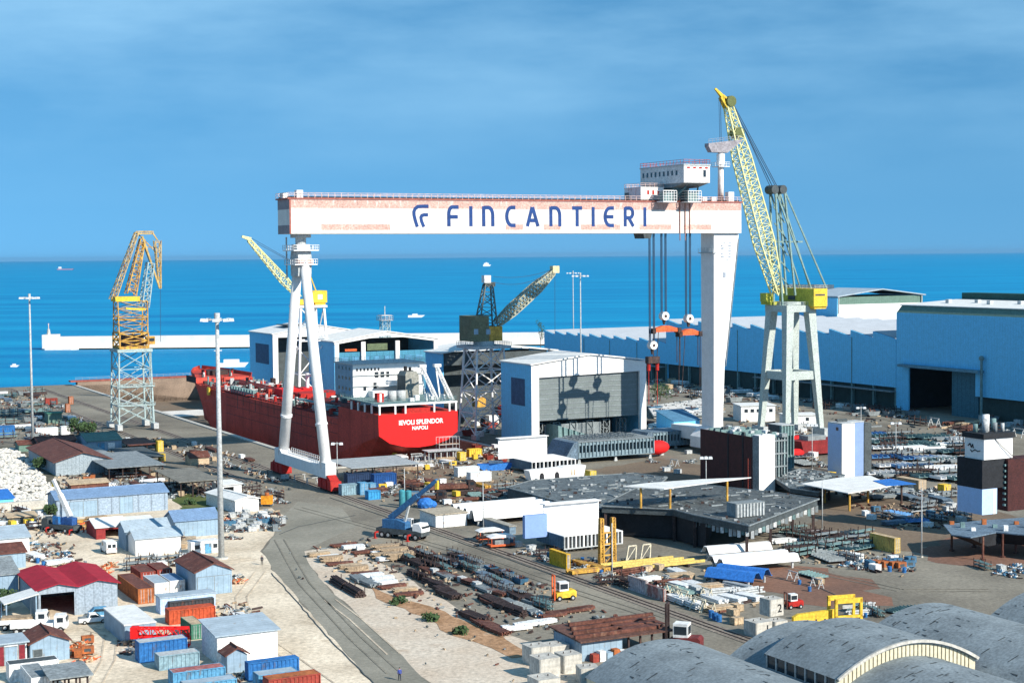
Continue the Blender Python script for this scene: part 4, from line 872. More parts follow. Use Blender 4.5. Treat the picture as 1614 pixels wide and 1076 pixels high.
mb = MB(); mb.rail([(va, -8, zz1), (vb, -8, zz1), (vb, 9, zz1), (va, 9, zz1)], 1, 1.8, .09, True); mb.build('railing', LGREY, mh)
mb = MB(); mb.box(-6.5, va - .1, 1, 6, zt_ + 2.1, zt_ + 3); mb.box(-7.5, -5, 2, 5, zt_ + 3, zt_ + 5.6); mb.build('turntable_deck', YGREEN, t)
def s4(x, y, dy=0): return q(x, y, 960, 120, 3.842, dy)
P_ = Vector(q(880, 300)); Q_ = Vector(s4(720, 175))
mb = MB(); P1, P2 = P_.lerp(Q_, .28), P_.lerp(Q_, .72)
mb.lattice(P_, P1, 2.0, 3.4, 4.8, 4.2, 6, .36, .15, xb=True); mb.lattice(P1, P2, 4.8, 4.2, 4.2, 3.8, 11, .36, .15, xb=True); mb.lattice(P2, Q_, 4.2, 3.8, 1.8, 2, 6, .36, .15, xb=True); jb = mb.build('jib', LYEL, t)
mb = MB(); mb.lattice(s4(720, 180), s4(680, 125), 1.8, 2, 1.0, 1, 2, .5, .3); mb.bar(s4(690, 130), s4(642, 76), 1.1, w2=.5); mb.build('jib_head', YEL, jb)
for x, y in ((725, 155), (775, 345)): mb = MB(); a = Vector(s4(x, y)); mb.bar(a + Vector((0, -1.6, 0)), a + Vector((0, 1.6, 0)), 3.2, n=14); mb.build('sheave', mat('olive_dark', (.12, .14, .05)), jb)
AF = mat('frame_blue_green', (.20, .30, .28), var=.15)
mb = MB(); ta, tb = s4(990, 690), s4(1045, 690)
for dy in (-2.2, 2.2):
    mb.bar((ta[0], dy * .6, ta[2]), (q(885, 270)[0], dy, zz1 - 6), .5); mb.bar((tb[0], dy * .6, tb[2]), (q(955, 265)[0], dy, zz1 - 2), .5)
    mb.bar((tb[0], dy * .6, tb[2]), (q(1110, 262)[0], dy * 1.8, zz1), .42)
    mb.bar((ta[0], dy * .6, ta[2]), (q(1040, 262)[0], dy * 1.2, zz1), .38)
mb.bar(ta, tb, 1.5); mb.bar(s4(1000, 1003), s4(1170, 1003), .5)
for k in range(6):
    f0, f1 = k / 6, (k + 1) / 6; A_, B_ = Vector(ta), Vector(q(885, 270)); C_, D_ = Vector(tb), Vector(q(955, 265))
    mb.bar(A_.lerp(B_, f0), C_.lerp(D_, f1), .3)
mb.build('a_frame', AF, t)
for x in (985, 1035): mb = MB(); a = Vector(s4(x, 688)); mb.bar(a + Vector((0, -1.8, 0)), a + Vector((0, 1.8, 0)), 2.6, n=14); mb.build('sheave', DGREY, t)
mb = MB()
for x0_, y0_, x1_, y1_, dy in ((750, 165, 1030, 690, -1), (750, 180, 1000, 690, 0), (760, 190, 985, 690, 1), (745, 175, 1020, 690, 1.5)): mb.bar(s4(x0_, y0_, dy), s4(x1_, y1_, dy), .16)
mb.bar(s4(675, 130), s4(680, 440), .13); mb.bar(s4(665, 130), s4(672, 440), .1); mb.build('luffing_rope', CABLE, t)
# --- lattice signal tower behind the ship
v, u = VU(608, 612); t = thing('signal_tower', 'slender pale lattice tower with round platforms behind the white superstructure', 'tower', W(v, u))
def q(x, y): a, z = PL(380 + x / 4.035, 340 + y / 4.035, u); return (a - v, 0, z)
zt_ = q(925, 665)[2]; mb = MB(); tower4(mb, 2.2, 1.6, 0, zt_, 12, .25, .14); mb.build('tower', PALET, t)
mb = MB(); mb.box(-2.6, 2.6, -2.6, 2.6, zt_, zt_ + .3); mb.rail([(-2.6, -2.6, zt_), (2.6, -2.6, zt_), (2.6, 2.6, zt_), (-2.6, 2.6, zt_)], 2, 1.3, .14, True); mb.box(-2.2, 2.2, -2.2, 2.2, zt_ + 2, zt_ + 2.3); mb.bar((0, 0, zt_ + 2), (0, 0, zt_ + 6), .3); mb.build('platform', LGREY, t)
# ================================================================== AT SEA
def at_sea(px, py): return G(px, py, -2.6)
p = at_sea(368, 578); t = thing('moored_boat', 'white cabin boat moored behind the tanker bow', 'boat', p, R(5))
mb = MB(); mb.prof([(-7, 0), (6, 0), (8, 2.2), (-7.4, 2.2)], -2, 2); mb.build('hull', WHITE, t); mb = MB(); mb.box(-5, 3, -1.5, 1.5, 2.2, 4); mb.build('cabin', WHITE, t)
p = at_sea(655, 500); t = thing('motor_boat', 'tiny white motor boat out on the blue sea', 'boat', p, 0)
mb = MB(); mb.prof([(-7, 0), (6, 0), (9, 2), (-7, 2)], -2, 2); mb.build('hull', WHITE, t); mb = MB(); mb.box(-3, 2, -1, 1, 2, 3.4); mb.build('cabin', CWHITE, t)
p = at_sea(23, 578); t = thing('motor_boat', 'small white launch on the water left of the first light mast', 'boat', p, 0)
mb = MB(); mb.prof([(-2, 0), (1.6, 0), (2.6, .9), (-2, .9)], -.8, .8); mb.build('hull', WHITE, t); mb = MB(); mb.box(-1, .6, -.6, .6, .9, 1.7); mb.build('cabin', CWHITE, t)
d_ = ray(767, 406); Y = 9000; X = d_.x / d_.y * Y
t = thing('white_ferry', 'white ship far out on the horizon above the grey crane', 'ship', (X, Y, -2.6), 0)
mb = MB(); mb.prof([(-20, 0), (18, 0), (24, 9), (-20, 9)], -6, 6); mb.build('hull', WHITE, t); mb = MB(); mb.box(-15, 12, -5, 5, 9, 18); mb.box(-6, 3, -4, 4, 18, 22); mb.build('superstructure', WHITE, t)
d_ = ray(103, 411); X = d_.x / d_.y * 9000
t = thing('cargo_ship', 'faint low cargo ship on the horizon at far left', 'ship', (X, 9000, -2.6), 0)
mb = MB(); mb.prof([(-45, 0), (40, 0), (48, 7), (-46, 7)], -7, 7); mb.build('hull', mat('ship_mauve', (.3, .2, .3)), t); mb = MB(); mb.box(-38, -24, -5, 5, 7, 18); mb.build('superstructure', CWHITE, t)
# ================================================================== YARD BUILDERS
def along(P, e, px, py):
    d = ray(px, py); k = d.x / d.y
    return (k * P.y - P.x) / (e.x - k * e.y)
def frame(A, bx=None, cx=None, w=None, d=None, rot=0):
    P = G(*A); a = A0 + R(rot); e1 = Vector((math.cos(a), math.sin(a), 0)); e2 = Vector((-math.sin(a), math.cos(a), 0))
    if bx is not None: w = along(P, e1, bx, A[1])
    if cx is not None and d is None: d = along(P, e2, cx, A[1])
    return P, a, w, d
def hz_(A, yt):
    P = G(*A); r_ = ray(A[0], yt); return H + r_.z * P.y / r_.y
def shed(label, A, bx=None, cx=None, yt=None, w=None, d=None, h=None, rot=0, roof='gx', rise=1.2, wall=LBWALL, roofm=LBROOF, over=.35, opening=None, doors=(), wins=(), name='workshop_shed', wall2=None, group=None, cat='shed', roofrest=None):
    P, a, w, d = frame(A, bx, cx, w, d, rot)
    if h is None: h = hz_(A, yt)
    t = thing(name, label, cat, P, a, group); th = .15
    mb = MB()
    if opening:
        x0, x1, oh = opening; x0 *= w; x1 *= w; oh *= h
        if x0 > .2: mb.box(0, x0, 0, th, 0, h)
        if x1 < w - .2: mb.box(x1, w, 0, th, 0, h)
        if oh < h - .1: mb.box(x0, x1, 0, th, oh, h)
    else: mb.box(0, w, 0, th, 0, h)
    mb.box(0, th, th, d - th, 0, h); mb.box(w - th, w, th, d - th, 0, h); mb.box(0, w, d - th, d, 0, h)
    if roof == 'gx':
        for x in (0, w - th): mb.prof([(0, h), (d, h), (d / 2, h + rise)], x, x + th, axis='x')
    elif roof == 'gy':
        for y in (0, d - th): mb.prof([(0, h), (w, h), (w / 2, h + rise)], y, y + th)
    elif roof == 'm2':
        for y in (0, d - th): mb.prof([(0, h), (w, h), (w * .75, h + rise), (w / 2, h), (w / 4, h + rise)], y, y + th)
    elif roof == 'mono':
        for x in (0, w - th): mb.prof([(0, h), (d, h), (d, h + rise)], x, x + th, axis='x')
        mb.box(0, w, d - th, d, h, h + rise - .02)
    mb.build('wall', wall, t); o = over; r = .14; mb = MB()
    if roof == 'gx': mb.prof([(-o, h - .02), (d / 2, h + rise), (d + o, h - .02), (d + o, h + r), (d / 2, h + rise + r + .05), (-o, h + r)], -o, w + o, axis='x')
    elif roof == 'gy': mb.prof([(-o, h - .02), (w / 2, h + rise), (w + o, h - .02), (w + o, h + r), (w / 2, h + rise + r + .05), (-o, h + r)], -o, d + o)
    elif roof == 'm2': mb.prof([(-o, h), (w / 4, h + rise), (w / 2, h + .1), (w * .75, h + rise), (w + o, h), (w + o, h + r), (w * .75, h + rise + r), (w / 2, h + r + .1), (w / 4, h + rise + r), (-o, h + r)], -o, d + o)
    elif roof == 'mono': mb.prof([(-o, h + .01), (d + o, h + rise + .01), (d + o, h + rise + r), (-o, h + r + .01)], -o, w + o, axis='x')
    else: mb.box(-o, w + o, -o, d + o, h + .01, h + .2)
    ro = mb.build('roof', roofm, t)
    rib = MB()
    if roof == 'gx':
        rib.bar((-o, d / 2, h + rise + .26), (w + o, d / 2, h + rise + .26), .16)
    elif roof == 'gy': rib.bar((w / 2, -o, h + rise + .26), (w / 2, d + o, h + rise + .26), .16)
    if rib.v: rib.build('ridge_cap', roofm, ro)
    for x0, x1, dh, m_ in doors:
        dd = MB().box(x0 * w, x1 * w, -.06, -.002, .02, dh * h).build('door', m_, t)
        mb = MB(); mb.box(x0 * w - .08, x0 * w, -.08, -.002, .02, dh * h + .08); mb.box(x1 * w, x1 * w + .08, -.08, -.002, .02, dh * h + .08); mb.box(x0 * w - .08, x1 * w + .08, -.085, -.002, dh * h, dh * h + .08); mb.build('frame', MGREY, dd)
    for x0, x1, z0, z1 in wins:
        dd = MB().box(x0 * w, x1 * w, -.04, -.002, z0 * h, z1 * h).build('window', GLASS, t)
    return t
def container(label, A, bx=None, yt=None, w=None, d=2.44, h=None, rot=0, m=CBLUE, rm=None, name='shipping_container', z=0, cx=None, group=None, fm=None):
    if cx is not None: d = None
    P, a, w, d = frame(A, bx, cx, w, d, rot)
    if h is None: h = min(3.1, max(2.0, hz_(A, yt)))
    t = thing(name, label, 'container', P + Vector((0, 0, z)), a, group); pts = []
    def edge(x0, y0, x1, y1):
        L_ = math.hypot(x1 - x0, y1 - y0); n = max(2, int(L_ / .55)); dx, dy = (x1 - x0) / L_, (y1 - y0) / L_; nx, ny = -dy, dx
        for k in range(n):
            for f, q_ in ((0, 0), (.45, 0), (.55, 1), (.95, 1)):
                s_ = (k + f) / n * L_; pts.append((x0 + dx * s_ + nx * .09 * q_, y0 + dy * s_ + ny * .09 * q_))
    edge(.1, .08, w - .1, .08); edge(w - .08, .1, w - .08, d - .1); edge(w - .1, d - .08, .1, d - .08); edge(.08, d - .1, .08, .1)
    MB().prism(pts, .14, h - .1).build('body', m, t)
    mb = MB()
    for x in (0, w - .12):
        for y in (0, d - .12): mb.box(x, x + .12, y, y + .12, 0, h)
    for z0 in (.02, h - .14):
        mb.box(.12, w - .12, .005, .1, z0, z0 + .13); mb.box(.12, w - .12, d - .1, d - .005, z0, z0 + .13); mb.box(.005, .1, .12, d - .12, z0, z0 + .13); mb.box(w - .1, w - .005, .12, d - .12, z0, z0 + .13)
    mb.build('frame', fm or m, t); MB().box(.06, w - .06, .06, d - .06, h - .09, h - .03).build('roof', rm or m, t)
    if w < d:
        for k in (0, 1):
            x0 = .14 + k * (w / 2 - .14); dr_ = MB().box(x0, x0 + w / 2 - .16, -.01, .04, .16, h - .16).build('door', m, t)
            mb = MB()
            for f in (.3, .7): mb.bar((x0 + f * (w / 2 - .16), -.04, .16), (x0 + f * (w / 2 - .16), -.04, h - .16), .06)
            mb.build('lock_rod', LGREY, dr_)
    else:
        dr_ = MB().box(-.02, .03, .14, d - .14, .16, h - .16).build('door', m, t)
    return t
def canopy(label, A, bx, cx, yt, roofm=GROOF, rise=.4, name='open_canopy', d=None, rot=0, over=.5, nx=4, mat_post=DRUST):
    P, a, w, d = frame(A, bx, cx if d is None else None, None, d, rot); h = hz_(A, yt)
    t = thing(name, label, 'canopy', P, a)
    mb = MB(); mb.prof([(-over, h), (d + over, h + rise), (d + over, h + rise + .15), (-over, h + .15)], -over, w + over, axis='x'); mb.build('roof', roofm, t)
    for i in range(nx):
        x = i * (w - .25) / (nx - 1)
        for y, hh in ((.1, h), (d - .3, h + rise * .9)): MB().box(x, x + .22, y, y + .22, 0, hh).build('post', mat_post, t)
    mb = MB()
    for y, hh in ((.1, h), (d - .3, h + rise * .9)): mb.box(0, w, y, y + .2, hh - .3, hh - .01)
    mb.build('beam', mat_post, t); return t
# ================================================================== LEFT YARD
shed('red roofed workshop with twin gables and a wide black doorway', (61, 975), 186, 31, 931, roof='m2', rise=.85, wall=mat('pale_grey_blue_wall', (.30, .36, .42), var=.1, seam=1.4), roofm=RROOF, opening=(.03, .45, .86), over=.5)
P, a, w_, d_ = frame((61, 975), 186, 31); t = thing('lean_to_awning', 'small tilted white awning on posts left of the red roofed workshop', 'awning', P, a)
mb = MB(); mb.prof([(-5.5, 3.2), (-.3, 4.3), (-.3, 4.45), (-5.5, 3.35)], -2.5, 2.5); mb.build('roof', WROOF, t)
for x in (-5.2, -.8):
    for y in (-2.2, 2.2): MB().box(x, x + .18, y, y + .18, 0, 3.2 if x < -3 else 4.1).build('post', LBWALL, t)
shed('long light blue shed with sliding doors and a low ridged roof', (89, 817), 265, 76, 788, roof='gx', rise=1.2, wall=mat('powder_blue_doors', (.30, .38, .47), var=.1, seam=2.9, seamv=.5), roofm=BROOF, doors=((.12, .235, .85, LBWALL), (.24, .36, .85, LBWALL), (.56, .68, .9, LBWALL)))
shed('small white shed with a long white roof right of the weeds', (371, 808), 408, yt=789, d=15, rot=8, roof='gy', rise=.6, wall=CWHITE, roofm=WROOF, doors=((.3, .68, .85, CWHITE),))
shed('tiny white roofed lean-to behind the small white shed', (350, 781), 381, yt=765, d=6, rot=6, roof='mono', rise=.3, wall=CWHITE, roofm=WROOF, opening=(.1, .6, .8))
shed('blue shed with a blue ridged roof left of the tall light mast', (276, 848), 345, 262, 822, roof='gx', rise=1.5, wall=LBWALL, roofm=BROOF)
shed('white roofed shed with a dark red side wall beside the white van', (152, 850), 200, yt=832, d=9, roof='gx', rise=1.0, wall=mat('dark_red_wall', (.26, .03, .03)), roofm=WROOF, opening=(.3, .9, .8))
shed('white roofed open store joined to the right of the red sided shed', (204, 843), 246, yt=826, d=6, roof='mono', rise=.5, wall=WHITE, roofm=WROOF, opening=(.05, .9, .8))
shed('front half of the pair of pale blue gabled sheds above the clutter rack', (214, 876), 286, 206, 850, d=5.5, roof='gx', rise=1.2, wall=WHITE, roofm=LBROOF)
shed('rear half of the pair of pale blue gabled sheds above the clutter rack', (199, 868), 268, yt=838, d=6, roof='gx', rise=1.4, wall=LBWALL, roofm=LBROOF)
shed('white site cabin with a blue door and two square windows beneath the tall light mast', (302, 874), 345, yt=856, d=2.6, roof='flat', wall=CWHITE, roofm=CWHITE, over=.1, doors=((.5, .72, .85, CLBLUE),), wins=((.12, .3, .45, .8), (.8, .95, .45, .8)), name='site_cabin', cat='cabin')
shed('pale blue shed with a rusty brown gabled roof beside the orange container', (309, 939), 366, 278, 903, roof='gy', rise=1.3, wall=LBWALL, roofm=RUSTR, doors=((.05, .5, .8, LBWALL), (.52, .95, .8, LBWALL)))
container('rusty orange container with its doors facing the camera', (218, 952), 243, 928, cx=186, m=CORANGE, rm=RUSTR)
container('white fronted container with a pale roof right of the orange container', (244, 938), 267, 922, cx=226, m=CWHITE, rm=LBROOF)
container('white container with a blue roof beside the brown roofed shed', (268, 934), 292, 918, cx=252, m=CWHITE, rm=BROOF)
container('red roofed container tucked directly behind the pale roofed one', (222, 920), 246, 904, cx=206, m=CRED, rm=RUSTR)
container('red roofed container tucked behind the blue roofed one', (248, 916), 272, 900, cx=232, m=CRED, rm=RUSTR)
shed('long pale blue cabin with a flat roof below the white containers', (253, 968), 340, 245, 943, roof='flat', d=2.8, wall=mat('pale_blue_cabin', (.45, .58, .78), var=.08), roofm=LBROOF, name='site_cabin', cat='cabin', over=.12)
container('dark topped container behind the orange red one in the left yard', (268, 969), 338, 954, m=mat('dark_container', (.05, .05, .055), rust=.2), d=2.0, rm=DGREY)
container('orange red container below the long pale blue cabin', (267, 985), 340, 962, m=mat('orange_red_container', (.48, .08, .03), rust=.25))
shed('long container store with a white roof and blue side wall left of the red jib', (197, 1016), 246, 165, 986, roof='flat', wall=LBWALL, roofm=WROOF, over=.1, name='container_store')
container('green container with its doors facing front behind the blue container', (302, 1008), 322, 984, cx=285, m=CGREEN, rm=HAY)
shed('big white walled building with a plain white roof and blue left side', (343, 1047), 438, 319, 1003, roof='mono', rise=.8, wall=mat('plain_white_wall', (.80, .80, .78), var=.05, seam=4, seamv=.1), roofm=LBROOF, over=.4)
container('bright blue container lying across below the red jib', (220, 1045), 296, 1013, m=CBLUE, rm=LGREY)
container('grey blue container just in front of the bright blue one', (251, 1057), 315, 1034, m=mat('grey_blue_container', (.22, .34, .40), rust=.1), rm=LGREY)
shed('small grey blue hut with striped rusty gable roof', (358, 1061), 390, 349, 1034, roof='gy', rise=.9, wall=LBWALL, roofm=RUSTR, name='tool_hut', cat='hut')
container('light blue container with a faded red roof at the bottom edge', (273, 1086), 356, 1060, m=CLBLUE, rm=mat('faded_red_roof', (.35, .12, .11), var=.3, fine=.3, rust=.3, rcol=(.5, .5, .5)))
container('pale roofed container cut by the bottom edge of the photo', (292, 1106), 374, 1079, m=CLBLUE, rm=LBROOF)
container('vivid blue container in front of the big white building', (392, 1074), 472, 1045, cx=386, d=None, m=CBLUE)
container('pale blue container between the vivid blue and rusty red ones', (408, 1090), 470, 1064, m=CLBLUE, rm=LBROOF)
container('rusty red container at the bottom right of the container group', (424, 1100), 506, 1071, m=CRED, rm=CORANGE)
shed('white walled shed with a pale grey roof at the left edge', (-30, 884), 47, yt=852, d=12, roof='gx', rise=1.2, wall=WHITE, roofm=LBROOF)
shed('low lean-to with a rusty roof at the left edge', (-30, 900), 41, yt=876, d=5, roof='mono', rise=1.0, wall=LBWALL, roofm=RUSTR)
shed('broad pale grey roofed shed left of the red roofed workshop', (-60, 955), 30, yt=912, d=16, roof='gx', rise=1.3, wall=LBWALL, roofm=GROOF)
shed('pale blue shed with a brown gable roof near the lower left corner', (48, 1045), 110, 35, 1016, roof='gy', rise=1.2, wall=LBWALL, roofm=RUSTR, doors=((.08, .3, .7, DGREY),))
shed('white cabin with maroon doors at the left edge', (-20, 1052), 43, yt=1018, d=5, roof='flat', wall=CWHITE, roofm=LBROOF, doors=((.3, .42, .9, mat('maroon_door', (.2, .02, .03))), (.45, .75, .85, LBWALL), (.8, .95, .9, mat('maroon_door', (.2, .02, .03)))))
container('long white container with a dark weathered roof at lower left', (15, 1076), 93, 1047, m=CWHITE, rm=DGREY)
container('white ended container with a grey roof pointing at the camera', (50, 1100), 80, 1068, cx=33, m=CWHITE, rm=GROOF)
canopy('flat grey canopy over red stock at the bottom left', (84, 1106), 141, 72, 1070, roofm=GROOF, nx=4)
shed('blue flat roofed store at the left edge beside the white rocks', (-50, 806), 22, yt=790, d=9, roof='mono', rise=.8, wall=BWALL, roofm=BSHEET)
shed('small pink and cream hut among stock in the far left yard', (300, 733), 330, yt=722, d=5, wall=HAY, roofm=RUSTR, name='tool_hut', cat='hut')
# upper left shanties
shed('brown roofed workshop with a pale gable end behind the white rocks', (88, 750), 174, 46, 729, roof='gy', rise=2.2, wall=mat('pale_gable', (.30, .36, .40), var=.15, seam=1), roofm=RUSTR, over=.7)
shed('dark roofed store behind the brown roofed workshop', (60, 712), 120, yt=697, d=8, roof='gx', rise=1.0, wall=DGREY, roofm=RUSTR)
shed('grey green roofed shed with pale blue doors at the foot of the yellow crane', (138, 712), 192, 120, 696, roof='gx', rise=1.5, wall=LBWALL, roofm=GREEN, doors=((.3, .5, .8, CLBLUE), (.6, .8, .8, CWHITE)))
canopy('long flat grey canopy in front of the brown roofed workshop', (172, 758), 258, 132, 738, roofm=GROOF, nx=5, rise=.3)
canopy('flat grey canopy on rusty posts beside the dockside road', (285, 784), 343, 248, 760, roofm=mat('tan_roof_sheet', (.20, .19, .16), var=.3, fine=.3), nx=4, rise=.3)
canopy('low rusty roofed store between the dark roofed store and the yellow crane foot', (205, 712), 246, yt=702, cx=186, roofm=RUSTR, nx=4, rise=.3)
canopy('low grey fibre roof over stock just behind the long flat grey canopy', (118, 728), 168, yt=716, cx=96, roofm=GROOF, nx=4, rise=.3)
shed('low tan roofed hut in front of the concrete wall at far left', (14, 828), 58, yt=816, d=4, roof='mono', rise=.4, wall=DGREY, roofm=HAY, name='tool_hut', cat='hut')
shed('dull brown roofed hut left of the tree in the far yard', (30, 712), 56, yt=701, d=6, roof='gx', rise=.7, wall=GREEN, roofm=RUSTR, name='tool_hut', cat='hut')
canopy('narrow dark canopy beside the dockside road', (205, 733), 256, yt=722, cx=175, roofm=DGREY, nx=4, rise=.2)
shed('small rusty shed among stacked sheets left of the long blue shed', (112, 776), 172, yt=764, d=4, roof='mono', rise=.5, wall=RUST, roofm=HAY)
shed('green box shed in the far left yard', (76, 668), 98, yt=652, d=6, roof='flat', wall=GREEN, roofm=CGREEN)
container('white block cabin row in the far left yard', (57, 688), 92, 675, m=CWHITE, rm=WROOF)
container('white cabin next to the tree in the far left yard', (97, 686), 111, 672, m=CWHITE, rm=WROOF, d=2.2)
container('blue container at the left edge of the far yard', (-6, 686), 24, 672, m=CBLUE)
container('orange upright box near the left dock rail', (104, 650), 111, 636, m=CORANGE, d=2)
container('second orange upright box on the left dock rail', (109, 637), 116, 625, m=CORANGE, d=2)
container('red and orange box lying near the left dock rail', (72, 638), 91, 628, m=CRED, d=2)
container('upright yellow box beside the grey canopies', (249, 712), 258, 693, m=YEL, d=2.2, w=None)
container('small yellow box at the corner of the long grey canopy', (252, 727), 261, 716, m=YEL, d=1.8)
t = shed('low pale concrete wall block left of the long blue shed', (-10, 806), 72, yt=795, d=1.2, roof='flat', wall=CONC, roofm=CONC, over=.02, name='concrete_wall', cat='wall')
# ================================================================== VEHICLES
def wheels(t, xs, y0, y1, r=.36, w=.24):
    for x in xs:
        for y in (y0, y1):
            o = MB().bar((x, y - w / 2, r), (x, y + w / 2, r), 2 * r, n=14).build('wheel', TYRE, t)
            MB().bar((x, y - w / 2 - .01, r), (x, y + w / 2 + .01, r), r, n=10).build('rim', LGREY, o)
def van(label, px, py, rz, m=WHITE, L_=5.2, Hh=2.3, name='parked_van', cat='van'):
    t = thing(name, label, cat, G(px, py), rz)
    mb = MB(); mb.prof([(-L_/2, .35), (L_/2, .35), (L_/2 + .05, .95), (L_/2 - .9, 1.25), (L_/2 - 1.5, Hh - .1), (L_/2 - 1.8, Hh), (-L_/2 + .1, Hh), (-L_/2, Hh - .15)], -.95, .95); mb.build('body', m, t)
    for y in (-.97, .955): MB().box(L_/2 - 2.5, L_/2 - 1.55, y, y + .015, 1.3, 1.95).build('side_window', GLASS, t)
    for y in (-.75, .1): MB().box(-L_/2 - .02, -L_/2, y, y + .65, 1.25, 1.9).build('rear_window', GLASS, t)
    mb = MB(); mb.add([(L_/2 - .92, -.85, 1.27), (L_/2 - .92, .85, 1.27), (L_/2 - 1.45, .85, Hh - .15), (L_/2 - 1.45, -.85, Hh - .15)], [(0, 1, 2, 3)]); o = mb.build('windscreen', GLASS, t); o.location.x = .03
    for y in (-.9, .7): MB().box(-L_/2 - .03, -L_/2, y, y + .15, .9, 1.15).build('tail_light', RED, t); 
    wheels(t, (-L_/2 + .95, L_/2 - .95), -.85, .85); return t
van('white van parked with its rear windows showing beside the red sided shed', 171, 870, R(118))
def car(label, px, py, rz, m=WHITE, name='parked_car', pick=False, cat='car'):
    t = thing(name, label, cat, G(px, py), rz)
    prof = [(-2.2, .35), (2.2, .35), (2.2, .8), (1.1, .95), (.4, 1.5), (-.6 if pick else -1.4, 1.5), (-.8 if pick else -2.0, .95), (-2.2, .9)]
    MB().prof(prof, -.85, .85).build('body', m, t)
    for y in (-.865, .85): MB().prof([(.9, 1.0), (.35, 1.42), (-.5 if pick else -1.3, 1.42), (-.6 if pick else -1.7, 1.0)], y, y + .015).build('side_window', GLASS, t)
    mb = MB(); mb.add([(1.12, -.75, 1.0), (1.12, .75, 1.0), (.48, .75, 1.46), (.48, -.75, 1.46)], [(0, 1, 2, 3)]); mb.build('windscreen', GLASS, t)
    if pick: mb = MB(); mb.box(-2.1, -.85, -.75, .75, .92, 1.0); mb.build('load_bed', MGREY, t)
    wheels(t, (-1.35, 1.35), -.76, .76, .32, .2); return t
def truck(label, px, py, rz, cabm=WHITE, bedm=WHITE, L_=7, load=None, name='flatbed_truck'):
    t = thing(name, label, 'truck', G(px, py), rz)
    MB().box(-L_/2, L_/2, -.5, .5, .55, .85).build('chassis', DGREY, t)
    c = MB().prof([(L_/2 - 1.7, .7), (L_/2 + .1, .7), (L_/2 + .1, 1.6), (L_/2 - .2, 2.6), (L_/2 - 1.7, 2.6)], -1.1, 1.1).build('cab', cabm, t)
    MB().box(L_/2 + .03, L_/2 + .12, -.95, .95, 1.62, 2.3).build('windscreen', GLASS, c)
    for y in (-1.12, 1.1): MB().box(L_/2 - 1.3, L_/2 - .4, y, y + .02, 1.6, 2.3).build('side_window', GLASS, c)
    mb = MB(); mb.box(-L_/2, L_/2 - 1.85, -1.15, 1.15, .9, 1.05)
    for y in (-1.15, 1.1): mb.box(-L_/2, L_/2 - 1.85, y, y + .05, 1.05, 1.6)
    mb.box(-L_/2, -L_/2 + .05, -1.1, 1.1, 1.05, 1.6); mb.build('load_bed', bedm, t)
    if load: mb = MB(); mb.box(-L_/2 + .3, L_/2 - 2.2, -1, 1, 1.06, 1.9); mb.build('load', load, t)
    wheels(t, (-L_/2 + .9, -L_/2 + 2.0, L_/2 - .8), -1, 1, .48, .3); return t
car('white pickup parked in front of the red roofed workshop', 147, 981, R(22), WHITE, 'pickup_truck', True, 'pickup')
car('blue car behind the white pickup by the workshop wall', 163, 971, R(20), CLBLUE)
truck('white flatbed truck loaded with planks left of the red roofed workshop', 38, 990, R(10), CWHITE, WHITE, 7, WOOD)
truck('second white truck just below the plank loaded one', 62, 996, R(8), CWHITE, CWHITE, 8)
def mobile_crane(label, px, py, rz, bm, cabm, L_, elev, blen, name='mobile_crane', tail=CWHITE, s=1.0, boomm=None):
    t = thing(name, label, 'mobile crane', G(px, py), rz); t.scale = (s, s, s)
    MB().prof([(-4.6, .8), (4.8, .8), (4.8, 1.5), (3.6, 1.7), (-4.6, 1.7)], -1.25, 1.25).build('carrier', DGREY, t)
    c = MB().prof([(3.0, 1.5), (4.9, 1.5), (4.9, 2.1), (4.4, 2.9), (3.0, 2.9)], -1.2, 1.2).build('cab', cabm, t); MB().box(4.55, 4.95, -1.0, 1.0, 2.15, 2.5).build('windscreen', GLASS, c)
    MB().prof([(-3.4, 1.75), (1.4, 1.75), (1.4, 2.9), (-.4, 3.3), (-3.4, 3.2)], -1.1, .5).build('upper_body', bm, t)
    c = MB().box(-.2, 1.5, .6, 1.25, 1.8, 3.4).build('operator_cab', tail, t); MB().box(1.5, 1.53, .68, 1.18, 2.4, 3.2).build('windscreen', GLASS, c)
    a = Vector((-2.2, -.3, 3.4)); d_ = Vector((math.cos(elev), 0, math.sin(elev)))
    b_ = MB().bar(a, a + d_ * blen * .6, .9, .9).build('boom', boomm or bm, t); MB().bar(a + d_ * blen * .55, a + d_ * blen, .62, .62).build('boom_extension', boomm or bm, b_)
    MB().bar((.6, -.3, 2.3), a + d_ * 5, .35).build('lift_ram', LGREY, t)
    tip = a + d_ * blen; MB().bar(tip, tip - Vector((0, 0, 1.5)), .5).build('hook_block', YEL, t)
    mb = MB()
    for x in (-4.2, 2.6):
        for y in (-2.1, 2.1): mb.bar((x, 0, 1.0), (x, y, 1.0), .25); mb.bar((x, y, 1.0), (x, y, 0), .22); mb.box(x - .3, x + .3, y - .3, y + .3, 0, .1)
    mb.build('outrigger', RED, t); wheels(t, (-3.4, -2.1, 1.6, 3.6), -1.05, 1.05, .6, .4); return t
mobile_crane('blue mobile crane with its boom raised to the right beside the stock rows', 634, 848, R(-32), mat('crane_blue', (.04, .14, .30)), WHITE, 9, R(36), 12, s=1.15)
mobile_crane('blue bodied mobile crane with a white boom raised at lower left', 98, 838, R(150), mat('crane_deep_blue', (.03, .10, .30)), DGREY, 9, R(58), 9, tail=CBLUE, s=.95, boomm=CWHITE)
